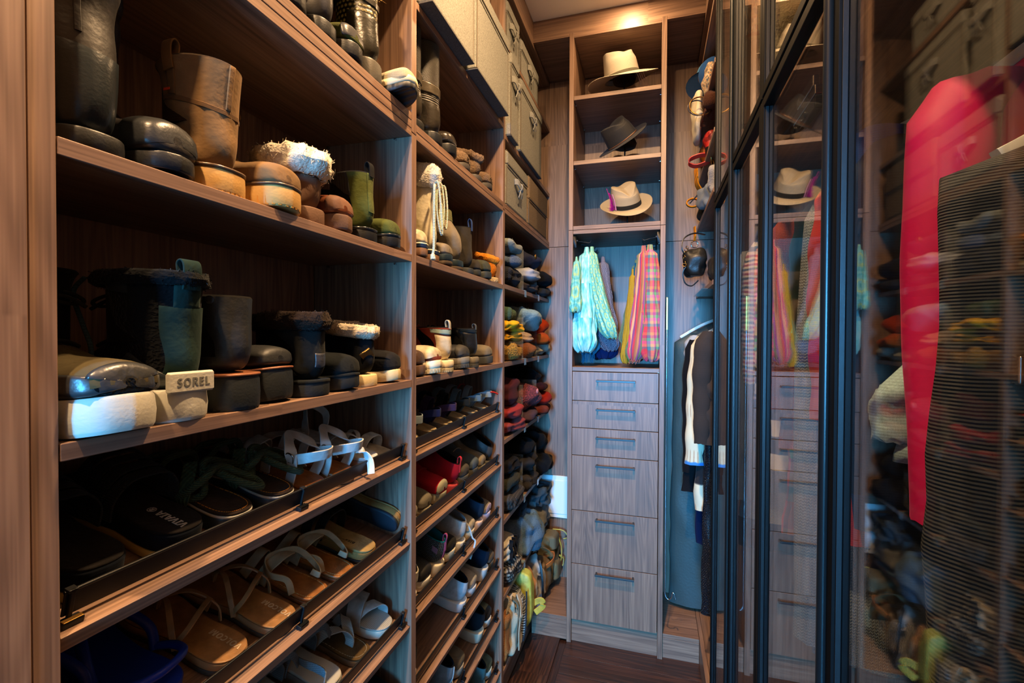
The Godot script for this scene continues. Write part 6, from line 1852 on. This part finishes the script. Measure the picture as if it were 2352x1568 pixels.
# ---------------------------------------------------------------- garments
# hangs from `at` on a rail that runs along z; its shoulders lie along x
func garment(called: String, label: String, category: String, at: Vector3, o: Dictionary, group := "clothes behind the glass doors") -> Node3D:
	var t := thing(called, label, category, at, o.get("turn", 0.0), group)
	var sw: float = o.get("sw", 0.21)
	var len_: float = o.len
	var top: float = o.get("drop", 0.075)
	var slope: float = o.get("slope", 0.42)
	var nz := noise(hash(label) & 0xfff, 5.0)
	var q := PackedVector3Array()
	var nu := 44
	var rows := 30
	for b in rows:
		var f := float(b) / (rows - 1)
		var y := -top - (len_ - top) * pow(f, 1.35)
		var below := (-y - top) / (slope * sw)
		var hw: float = lerpf(0.05, sw, clampf(below, 0, 1))
		if below > 1:
			var g := clampf((-y - top - slope * sw) / (len_ - top - slope * sw), 0, 1)
			hw = sw * lerpf(o.get("chest", 0.92), o.get("flare", 1.0), g)
		var th: float = o.get("th", 0.028) * lerpf(0.35, 1.0, clampf(below * 0.8, 0, 1)) * lerpf(1.0, o.get("full", 1.2), f)
		for a in nu:
			var an := TAU * a / nu
			var x := hw * signf(cos(an)) * pow(absf(cos(an)), 0.75)
			var wave: float = o.get("fold", 0.35) * sin(x * o.get("folds", 46.0) + 4.0 * nz.get_noise_2d(x, f) + at.z * 9.0) * clampf(f * 1.6, 0, 1)
			var z := th * sin(an) + th * wave
			q.append(Vector3(x + 0.012 * nz.get_noise_2d(f * 2.0, at.z) * f, y, z))
	var s := Shape.new()
	s.grid(q, nu, rows, true, o.get("us", 4.0), o.get("vs", 4.0) * len_)
	s.cap(q.slice(q.size() - nu), Vector3.DOWN)
	build(t, "body", s, o.mat)
	if o.get("sleeve", 0.0) > 0:
		for sg in [-1, 1]:
			var sq := PackedVector3Array()
			var ns := 26
			for b in ns:
				var f := float(b) / (ns - 1)
				var c := Vector3(sg * (sw - 0.018 + o.get("out", 0.018) * sin(PI * 0.5 * minf(f * 2.5, 1.0))), -top - slope * sw * 0.92 - o.sleeve * f, 0.004 * sin(f * 9.0))
				var rx: float = lerpf(o.get("s0", 0.042), o.get("s1", 0.030), f) * (1.0 + 0.10 * sin(f * 26.0 + at.z * 30.0) * o.get("ruck", 0.6))
				var rz: float = rx * o.get("sz", 0.75)
				if b == 0:
					c += Vector3(-sg * 0.022, 0.020, 0)
				for a in 18:
					var an := TAU * a / 18
					sq.append(c + Vector3(cos(an) * rx, 0.006 * nz.get_noise_2d(an, f * 8.0), sin(an) * rz))
			var ss := Shape.new()
			ss.grid(sq, 18, ns, true, 2.0, o.get("vs", 4.0) * o.sleeve)
			ss.cap(sq.slice(sq.size() - 18), Vector3.DOWN)
			build(t, "sleeve", ss, o.get("sleeve_mat", o.mat))
	var h := Shape.new()
	h.tube(smooth([Vector3(0.012, 0.004, 0), Vector3(0.013, 0.016, 0), Vector3(0.0, 0.0185, 0), Vector3(-0.013, 0.012, 0), Vector3(-0.012, -0.006, 0), Vector3(0.0, -0.03, 0), Vector3(0, -top + 0.008, 0)], 5), 0.0022, 8)
	build(t, "hanger_hook", h, mats.chrome)
	h = Shape.new()
	h.strap(smooth([Vector3(-sw + 0.03, -top - slope * sw * 0.86, 0), Vector3(-sw * 0.5, -top - slope * sw * 0.30, 0), Vector3(0, -top + 0.006, 0), Vector3(sw * 0.5, -top - slope * sw * 0.30, 0), Vector3(sw - 0.03, -top - slope * sw * 0.86, 0)], 6), [Vector3.UP], 0.014, 0.010)
	build(t, "hanger", h, o.get("hanger", mat("hanger_white", Color8(206, 214, 206), 0.4)))
	return t


func make_clothes() -> void:
	var R := 0.545
	var Y := 1.985
	var n1 := noise(61, 0.05)
	texs.breton = paint(8, 64, func(_x, y): return [Color8(206, 206, 206), Color8(60, 96, 140), Color8(214, 196, 204), Color8(150, 80, 120)][int(y / 4.0) % 4])
	texs.zebra = paint(8, 64, func(_x, y): return Color8(226, 228, 226) if int(y / 16.0) % 2 else Color8(34, 32, 34))
	texs.crochet = paint(128, 128, func(x, y): return grey(clampf(0.74 + 0.25 * sin(x * 0.785) * sin(y * 0.785 + floor(x / 8.0)), 0, 1)))
	texs.ornate = paint(128, 128, func(x, y):
		var k := n1.get_noise_2d(x, y) + 0.4 * sin(x * 0.35) * sin(y * 0.25)
		return Color8(70, 74, 84) if k < -0.1 else (Color8(176, 160, 120) if k < 0.2 else (Color8(150, 80, 40) if k < 0.42 else Color8(206, 200, 180))))
	texs.embroid = paint(128, 128, func(x, y):
		var d := Vector2(fmod(x, 32.0) - 16.0, fmod(y, 32.0) - 16.0).length()
		if y < 84:
			return Color8(206, 200, 170) if d > 5.0 else Color8(176, 150, 120)
		return (Color8(200, 214, 220) if d < 4.0 else Color8(40, 120, 190)) if y < 104 else Color8(16, 18, 24))
	var cord := mat("corduroy", Color8(18, 30, 37), 0.85, {"bump": "cord", "depth": 0.5, "scale": Vector3(1, 4.6, 1)})
	var uvm := func(key: String, tex: String, sc: Vector3, rough := 0.85) -> Material: return mat(key, Color(1, 1, 1), rough, {"tex": tex, "scale": sc, "sheen": 0.2})
	var rows := [
		["dress", "black ribbed corduroy dress nearest the camera, belted at the waist", "dress", -0.570, {"len": 1.55, "sw": 0.262, "chest": 1.05, "flare": 1.12, "th": 0.05, "full": 1.5, "mat": cord, "vs": 6.0, "fold": 0.2, "drop": 0.18, "slope": 0.35}],
		["blouse", "bright magenta long sleeved blouse behind the glass", "blouse", -0.690, {"len": 0.66, "sw": 0.225, "th": 0.03, "drop": 0.05, "slope": 0.5, "mat": mat("magenta", Color8(214, 0, 98), 0.6, {"sheen": 0.3}), "sleeve": 0.50, "s0": 0.045, "s1": 0.026, "out": 0.012, "ruck": 0.1}],
		["shirt", "pale blue short sleeved shirt between magenta and navy", "shirt", -0.765, {"len": 0.60, "sw": 0.236, "mat": cloth(Color8(176, 214, 222)), "drop": 0.34, "slope": 0.7, "sleeve": 0.08, "s0": 0.026, "s1": 0.022, "ruck": 0.1}],
		["cardigan", "charcoal navy cardigan beside the pale blue shirt", "cardigan", -0.840, {"len": 0.85, "sw": 0.232, "mat": cloth(Color8(38, 48, 62)), "sleeve": 0.50, "s0": 0.045}],
		["jacket", "royal blue jacket behind the navy cardigan", "jacket", -0.930, {"len": 0.75, "sw": 0.225, "mat": cloth(Color8(24, 58, 120)), "sleeve": 0.5, "drop": 0.05, "slope": 0.3}],
		["blouse", "coral red blouse next to the thick door post", "blouse", -1.000, {"len": 0.80, "sw": 0.232, "th": 0.03, "mat": cloth(Color8(206, 60, 56)), "sleeve": 0.42, "s0": 0.046, "s1": 0.034}],
		["cardigan", "long grey knitted cardigan next to the coral blouse", "cardigan", -1.065, {"len": 1.06, "sw": 0.238, "th": 0.022, "mat": knit(Color8(138, 156, 168)), "sleeve": 0.86, "s0": 0.04, "s1": 0.036, "ruck": 0.1}],
		["jacket", "black jacket hanging between grey and orange knits", "jacket", -1.105, {"len": 0.75, "sw": 0.21, "mat": cloth(Color8(24, 26, 30)), "sleeve": 0.45, "th": 0.022}],
		["shirt", "dark teal shirt hanging behind the orange cardigan", "shirt", -1.215, {"len": 0.62, "sw": 0.215, "mat": cloth(Color8(28, 66, 70)), "sleeve": 0.3}],
		["cardigan", "rust orange ribbed cardigan with a long sleeve", "cardigan", -1.290, {"len": 0.70, "sw": 0.252, "th": 0.026, "mat": knit(Color8(214, 96, 44), 30.0), "sleeve": 0.43, "s0": 0.05, "s1": 0.030, "drop": 0.06, "slope": 0.5}],
		["dress", "plum and green checked dress behind the orange cardigan", "dress", -1.400, {"len": 0.95, "sw": 0.215, "mat": uvm.call("dark_check", "plaid", Vector3(1, 1, 1)), "sleeve": 0.2}],
		["shirt", "white shirt with bold black stripes", "shirt", -1.480, {"len": 0.80, "sw": 0.235, "mat": uvm.call("zebra_cloth", "zebra", Vector3(1, 1.4, 1)), "sleeve": 0.34, "s0": 0.04, "s1": 0.036, "drop": 0.16, "ruck": 0.1}],
		["shirt", "blue and pink striped top next to the white crochet", "shirt", -1.560, {"len": 0.62, "sw": 0.258, "mat": uvm.call("breton_cloth", "breton", Vector3(1, 2.4, 1)), "sleeve": 0.40, "s0": 0.045, "s1": 0.03}],
		["cardigan", "long white crochet cardigan hanging closest to the glass", "cardigan", -1.700, {"len": 1.02, "sw": 0.268, "th": 0.03, "mat": mat("crochet", Color8(206, 214, 214), 0.95, {"tex": "crochet", "bump": "crochet", "depth": 0.5, "tri": 14.0, "sheen": 0.3}), "sleeve": 0.78, "s0": 0.045, "s1": 0.04, "drop": 0.075}],
		["coat", "dark brown coat at the far end of the lower rail", "coat", -1.930, {"len": 1.2, "sw": 0.24, "th": 0.035, "mat": suede(Color8(48, 38, 32)), "sleeve": 0.6}],
	]
	for r in rows:
		garment(r[0], r[1], r[2], Vector3(R, Y, r[3]), r[4])
	var t := thing("scarf", "bright turquoise scarf hanging in a narrow roll among dark clothes", "scarf", Vector3(0.322, 1.735, -1.235), 0, "clothes behind the glass doors")
	var s := Shape.new()
	s.tube(smooth([Vector3(0.03, 0.0, 0), Vector3(0.018, -0.06, 0.002), Vector3(0.004, -0.13, 0.002), Vector3(0, -0.175, 0)], 8), 0.006, 14, 0.019)
	build(t, "roll", s, cloth(Color8(20, 176, 186)))
	s = Shape.new()
	s.strap([Vector3(0.03, -0.002, 0), Vector3(0.07, 0.10, 0), Vector3(0.223, 0.248, 0)], [Vector3.BACK], 0.012, 0.003)
	build(t, "tie", s, cloth(Color8(20, 150, 160)))
	var cd := get_node("dress")
	s = Shape.new()
	var q := PackedVector3Array()
	for b in 2:
		for a in 40:
			var an := TAU * a / 40
			q.append(Vector3(0.232 * signf(cos(an)) * pow(absf(cos(an)), 0.75), -0.44 - 0.04 * b, 0.072 * sin(an)))
	s.grid(q, 40, 2, true)
	build(cd, "belt", s, leather(Color8(30, 40, 46), 0.35))
	s = Shape.new()
	s.box(Vector3(-0.236, -0.474, 0.012), Vector3(-0.222, -0.446, 0.040), 1, 0.003)
	build(cd, "belt_buckle", s, mats.chrome)
	# upper rail
	rows = [
		["coat", "dark grey coat on the upper rail at the far end", "coat", -1.840, {"len": 0.80, "sw": 0.25, "th": 0.035, "mat": cloth(Color8(62, 54, 48)), "sleeve": 0.5}],
		["dress", "patterned brown and grey dress on the upper rail", "dress", -1.650, {"len": 0.84, "sw": 0.245, "th": 0.03, "mat": uvm.call("ornate_cloth", "ornate", Vector3(1, 1, 1)), "sleeve": 0.3}],
		["cardigan", "olive grey shaggy cardigan on the upper rail", "cardigan", -1.480, {"len": 0.66, "sw": 0.24, "th": 0.035, "mat": fleece(Color8(104, 98, 74)), "sleeve": 0.45}],
		["coat", "brown leather coat on the upper rail", "coat", -1.330, {"len": 0.55, "sw": 0.22, "mat": leather(Color8(92, 54, 36), 0.5), "sleeve": 0.35}],
		["jacket", "russet fur jacket on the upper rail above the straw hat", "jacket", -1.210, {"len": 0.50, "sw": 0.23, "th": 0.04, "mat": fleece(Color8(150, 90, 58)), "sleeve": 0.38}],
		["jacket", "grey green jacket on the upper rail closer to the camera", "jacket", -1.060, {"len": 0.52, "sw": 0.22, "mat": suede(Color8(96, 92, 74)), "sleeve": 0.36}],
	]
	for r in rows:
		garment(r[0], r[1], r[2], Vector3(R, 2.96, r[3]), r[4], "clothes on the upper rail")

	# corner: garment bag and dresses on the open rail
	var g := "clothes on the corner rail"
	var C := 0.42
	garment("garment_bag", "long dark green garment bag in the corner by the end wall", "garment bag", Vector3(C, 1.70, -2.66), {"len": 1.56, "sw": 0.315, "th": 0.05, "full": 0.9, "flare": 1.06, "chest": 1.0, "slope": 0.42, "drop": 0.04, "fold": 0.08, "mat": mat("bag_cloth", Color8(48, 68, 70), 0.5, {"bump": "fine", "depth": 0.05, "tri": 4.0})}, g)
	garment("shirt", "white blouse just in front of the garment bag", "shirt", Vector3(C, 1.70, -2.53), {"len": 0.46, "sw": 0.235, "mat": cloth(Color8(206, 214, 220)), "sleeve": 0.22, "s0": 0.05, "s1": 0.02}, g)
	garment("jacket", "long black jacket in front of the white blouse", "jacket", Vector3(C, 1.70, -2.45), {"len": 0.90, "sw": 0.24, "th": 0.03, "flare": 1.18, "mat": cloth(Color8(26, 26, 30)), "sleeve": 0.62, "s0": 0.05, "s1": 0.04, "slope": 0.5}, g)
	garment("dress", "navy dress hanging low in the corner", "dress", Vector3(C, 1.70, -2.38), {"len": 1.12, "sw": 0.225, "mat": cloth(Color8(20, 34, 70)), "sleeve": 0.0}, g)
	garment("dress", "cream embroidered dress with blue and black borders", "dress", Vector3(C, 1.70, -2.30), {"len": 0.93, "sw": 0.235, "th": 0.03, "flare": 1.02, "mat": uvm.call("embroidered", "embroid", Vector3(2, 1.2, 1)), "sleeve": 0.56, "s0": 0.035, "s1": 0.045, "us": 2.0, "vs": 1.0}, g)
	garment("dress", "long black sequinned dress in the corner", "dress", Vector3(C, 1.70, -2.22), {"len": 1.36, "sw": 0.215, "th": 0.03, "flare": 1.0, "mat": mat("sequins", Color8(24, 28, 36), 0.25, {"metal": 0.4, "bump": "dots", "depth": 0.5, "tri": 20.0})}, g)
	garment("jacket", "dark taupe jacket closest to the glass edge", "jacket", Vector3(C, 1.70, -2.14), {"len": 0.6, "sw": 0.225, "mat": cloth(Color8(64, 56, 52)), "sleeve": 0.45, "drop": 0.06}, g)


# ---------------------------------------------------------------- bits hung on the corner shelves
func loop(c: Vector3, r: float, n: Vector3, sq := 1.0) -> Array:
	var e1 := n.cross(Vector3.UP if absf(n.y) < 0.9 else Vector3.RIGHT).normalized()
	var e2 := n.cross(e1)
	var p := []
	for a in 25:
		p.append(c + e1 * cos(TAU * a / 24) * r + e2 * sin(TAU * a / 24) * r * sq)
	return p


func make_corner_things() -> void:
	var g := "accessories on the corner shelves"
	# baseball cap, visor towards the aisle
	var t := thing("baseball_cap", "navy baseball cap with a pale blue edge on the highest corner shelf", "cap", Vector3(0.215, 2.770, -2.46), 0, g)
	var s := Shape.new()
	var q := PackedVector3Array()
	for b in 9:
		var la := PI / 2 * b / 8
		for a in 28:
			var an := TAU * a / 28
			q.append(Vector3(0.06 - sin(la) * 0.075 * 0.3 + cos(la) * cos(an) * 0.078, cos(la) * sin(an) * 0.085 + 0.02, sin(la) * 0.075))
	s.grid(q, 28, 9, true)
	build(t, "crown", s, cloth(Color8(40, 84, 150)))
	s = Shape.new()
	q = PackedVector3Array()
	for b in 6:
		for a in 13:
			var an := lerpf(-1.2, 1.2, a / 12.0)
			var rr := 0.078 + 0.055 * b / 5.0 * cos(an * 0.8)
			q.append(Vector3(0.055 - rr * cos(an) , rr * sin(an) * 0.75 + 0.01 - 0.045 * b / 5.0, 0.012 * b / 5.0 + 0.02 * cos(an)))
	s.grid(q, 13, 6)
	build(t, "visor", s, cloth(Color8(20, 44, 76)))
	s = Shape.new()
	s.tube(loop(Vector3(0.055, 0.02, 0.004), 0.080, Vector3(0, 0, 1), 1.05), 0.004, 8)
	build(t, "trim", s, cloth(Color8(90, 150, 200)))
	t = soft("sun_hat", "folded cream straw hat hanging over the corner shelf edge", "hat", Vector3(0.192, 2.475, -2.44), Vector3(0.05, 0.235, 0.20), mat("cream_straw", Color8(226, 214, 184), 0.85, {"tex": "straw", "bump": "straw", "depth": 0.2, "tri": 20.0}), {"flat": 0.8, "square": 0.9, "group": g, "part": "folded_brim", "lump": 0.008})
	soft("bandana", "paisley bandana on the second corner shelf", "bandana", Vector3(0.238, 2.642, -2.34), Vector3(0.055, 0.135, 0.13), mat("paisley", Color(1, 1, 1), 0.85, {"tex": "ornate", "tri": 9.0}), {"flat": 0.7, "group": g, "part": "folded_cloth"})
	t = soft("fur_purse", "dark brown fur purse with metal ring handles", "purse", Vector3(0.256, 2.525, -2.27), Vector3(0.11, 0.09, 0.16), fleece(Color8(72, 44, 32)), {"flat": 0.8, "hair": 1800, "group": g, "part": "purse_body"})
	for k in 2:
		s = Shape.new()
		s.tube(loop(Vector3(-0.065 - 0.012 * k, 0.036 + 0.012 * k, 0.02 - 0.04 * k), 0.048 - 0.008 * k, Vector3(0.2, 0.3, 1).normalized()), 0.0028, 8)
		build(t, "ring_handle", s, [mats.brass, leather(Color8(30, 36, 60), 0.4)][k])
	s = Shape.new()
	s.strap(smooth([Vector3(-0.05, 0.0, 0.06), Vector3(-0.06, -0.02, 0.02), Vector3(-0.06, -0.02, -0.04), Vector3(-0.04, -0.01, -0.07)], 5), [Vector3.UP], 0.018, 0.004)
	build(t, "strap", s, leather(Color8(70, 44, 36), 0.4))
	t = thing("dog_leash", "red leather leash looped over the corner shelf edge", "leash", Vector3(0.205, 2.352, -2.36), 0, g)
	s = Shape.new()
	s.strap(smooth([Vector3(0.05, 0.025, 0.0), Vector3(0.0, 0.03, 0.01), Vector3(-0.045, 0.02, 0.0), Vector3(-0.05, 0.0, -0.01), Vector3(-0.02, -0.012, -0.01), Vector3(0.03, 0.0, 0.0), Vector3(0.06, 0.02, 0.0)], 6), [Vector3(0, 0.5, 1)], 0.024, 0.004)
	build(t, "strap", s, leather(Color8(206, 56, 44), 0.4))
	s = Shape.new()
	s.tube(loop(Vector3(0.04, -0.005, 0.05), 0.022, Vector3(1, 0, 0.3).normalized()), 0.004, 8)
	s.tube(loop(Vector3(0.045, -0.03, 0.055), 0.018, Vector3(1, 0.2, 0).normalized()), 0.0035, 8)
	build(t, "ring", s, mats.brass)
	s = Shape.new()
	s.strap(loop(Vector3(0.05, 0.02, 0.06), 0.04, Vector3(0.3, 1, 0).normalized()), [Vector3.UP], 0.02, 0.004)
	build(t, "collar", s, leather(Color8(22, 22, 22), 0.35))
	soft("red_pouch", "deep red pouch on the third corner shelf", "pouch", Vector3(0.272, 2.3705, -2.40), Vector3(0.10, 0.125, 0.12), leather(Color8(176, 28, 20), 0.5), {"group": g, "part": "pouch_body"})
	soft("amber_pouch", "amber pouch beside the red one", "pouch", Vector3(0.262, 2.3705, -2.54), Vector3(0.08, 0.145, 0.11), leather(Color8(190, 96, 20), 0.5), {"group": g, "part": "pouch_body"})
	t = thing("orange_strap", "orange webbing strap dangling from the corner shelf", "strap", Vector3(0.205, 2.28, -2.46), 0, g)
	s = Shape.new()
	s.strap(smooth([Vector3(0.03, 0.09, 0), Vector3(-0.012, 0.085, 0.0), Vector3(-0.015, 0.04, 0.01), Vector3(-0.01, 0.0, 0.0), Vector3(0.015, -0.04, -0.01), Vector3(0.03, -0.07, 0)], 6), [Vector3(0.2, 0, 1)], 0.05, 0.004)
	build(t, "webbing", s, cloth(Color8(226, 138, 16)))
	s = Shape.new()
	s.strap(loop(Vector3(-0.03, -0.09, 0.02), 0.028, Vector3(0, 0.3, 1).normalized(), 0.8), [Vector3(0, 0, 1)], 0.022, 0.004)
	build(t, "webbing", s, cloth(Color8(226, 138, 16)))
	s = Shape.new()
	s.strap(smooth([Vector3(-0.02, -0.20, 0), Vector3(-0.018, -0.24, 0.0), Vector3(-0.02, -0.27, 0.0)], 4), [Vector3(0.2, 0, 1)], 0.028, 0.004)
	build(t, "webbing_end", s, cloth(Color8(226, 138, 16)))
	s = Shape.new()
	s.tube(loop(Vector3(-0.020, -0.285, 0.0), 0.016, Vector3(0.2, 0, 1).normalized()), 0.0025, 8)
	build(t, "ring", s, mats.chrome)
	t = soft("sunglasses_case", "grey cloth bag with folded sunglasses on the fourth corner shelf", "pouch", Vector3(0.262, 2.1375, -2.36), Vector3(0.12, 0.10, 0.16), cloth(Color8(126, 134, 140)), {"group": g, "part": "pouch_body", "lump": 0.02})
	s = Shape.new()
	s.tube(smooth([Vector3(-0.02, 0.12, 0.02), Vector3(-0.06, 0.08, 0.0), Vector3(-0.105, 0.035, -0.02)], 5), 0.003, 8)
	build(t, "glasses_arm", s, mats.black_metal)
	soft("grey_mitten", "grey woollen mitten on the fourth corner shelf", "mitten", Vector3(0.262, 2.1375, -2.20), Vector3(0.09, 0.145, 0.10), fleece(Color8(150, 150, 152)), {"group": g, "part": "mitten_body"})
	t = soft("black_bag", "small black bag with buckles and keys hung at the lowest corner shelf", "bag", Vector3(0.180, 1.835, -2.42), Vector3(0.085, 0.125, 0.15), leather(Color8(30, 29, 26), 0.45), {"group": g, "part": "bag_body", "lump": 0.014})
	s = Shape.new()
	s.strap(smooth([Vector3(0.05, 0.20, -0.02), Vector3(0.0, 0.205, 0.0), Vector3(-0.045, 0.18, 0.02), Vector3(-0.055, 0.13, 0.03), Vector3(-0.04, 0.10, 0.02)], 6), [Vector3(0, 0, 1)], 0.014, 0.004)
	s.strap(smooth([Vector3(-0.03, 0.05, 0.03), Vector3(-0.05, 0.02, 0.03), Vector3(-0.04, -0.03, 0.02), Vector3(-0.01, -0.045, 0.01), Vector3(0.02, -0.02, 0.0)], 6), [Vector3(0, 0, 1)], 0.012, 0.004)
	build(t, "strap", s, leather(Color8(18, 18, 18), 0.4))
	s = Shape.new()
	for k in 9:
		s.tube(loop(Vector3(-0.045 + 0.006 * (k % 3), 0.05 + 0.010 * k, 0.05 + 0.006 * sin(k * 2.0)), 0.008, Vector3(sin(k * 1.7), 0.5, cos(k * 1.3)).normalized()), 0.0014, 6)
	build(t, "key_rings", s, mats.brass)
	soft("black_camera_case", "round black case on the lowest corner shelf", "case", Vector3(0.275, 1.776, -2.20), Vector3(0.11, 0.13, 0.13), leather(Color8(24, 24, 26), 0.5), {"group": g, "part": "case_body"})
	soft("sports_cap", "black cap tucked at the back of the fourth corner shelf", "cap", Vector3(0.262, 2.1375, -2.56), Vector3(0.11, 0.08, 0.15), cloth(Color8(24, 24, 26)), {"group": g, "part": "cap_dome", "flat": 0.9})


func _ready() -> void:
	rng.seed = 42
	set_camera_and_light()
	make_textures()
	make_materials()
	downlight(Vector3(-0.12, 3.149, -2.215), 0.7, "round recessed downlight in the ceiling closest to the tower")
	downlight(Vector3(-0.13, 3.149, -1.02), 8.0, "round recessed downlight in the middle of the aisle ceiling")
	downlight(Vector3(-0.40, 3.149, 0.12), 7.5, "round recessed downlight in the ceiling behind the camera")
	make_room()
	make_left_shelving()
	make_tower()
	make_wardrobe()
	make_boots()
	make_sandals()
	make_trainers()
	make_boxes()
	make_knitwear()
	make_bags()
	make_hats()
	make_scarves()
	make_clothes()
	make_corner_things()
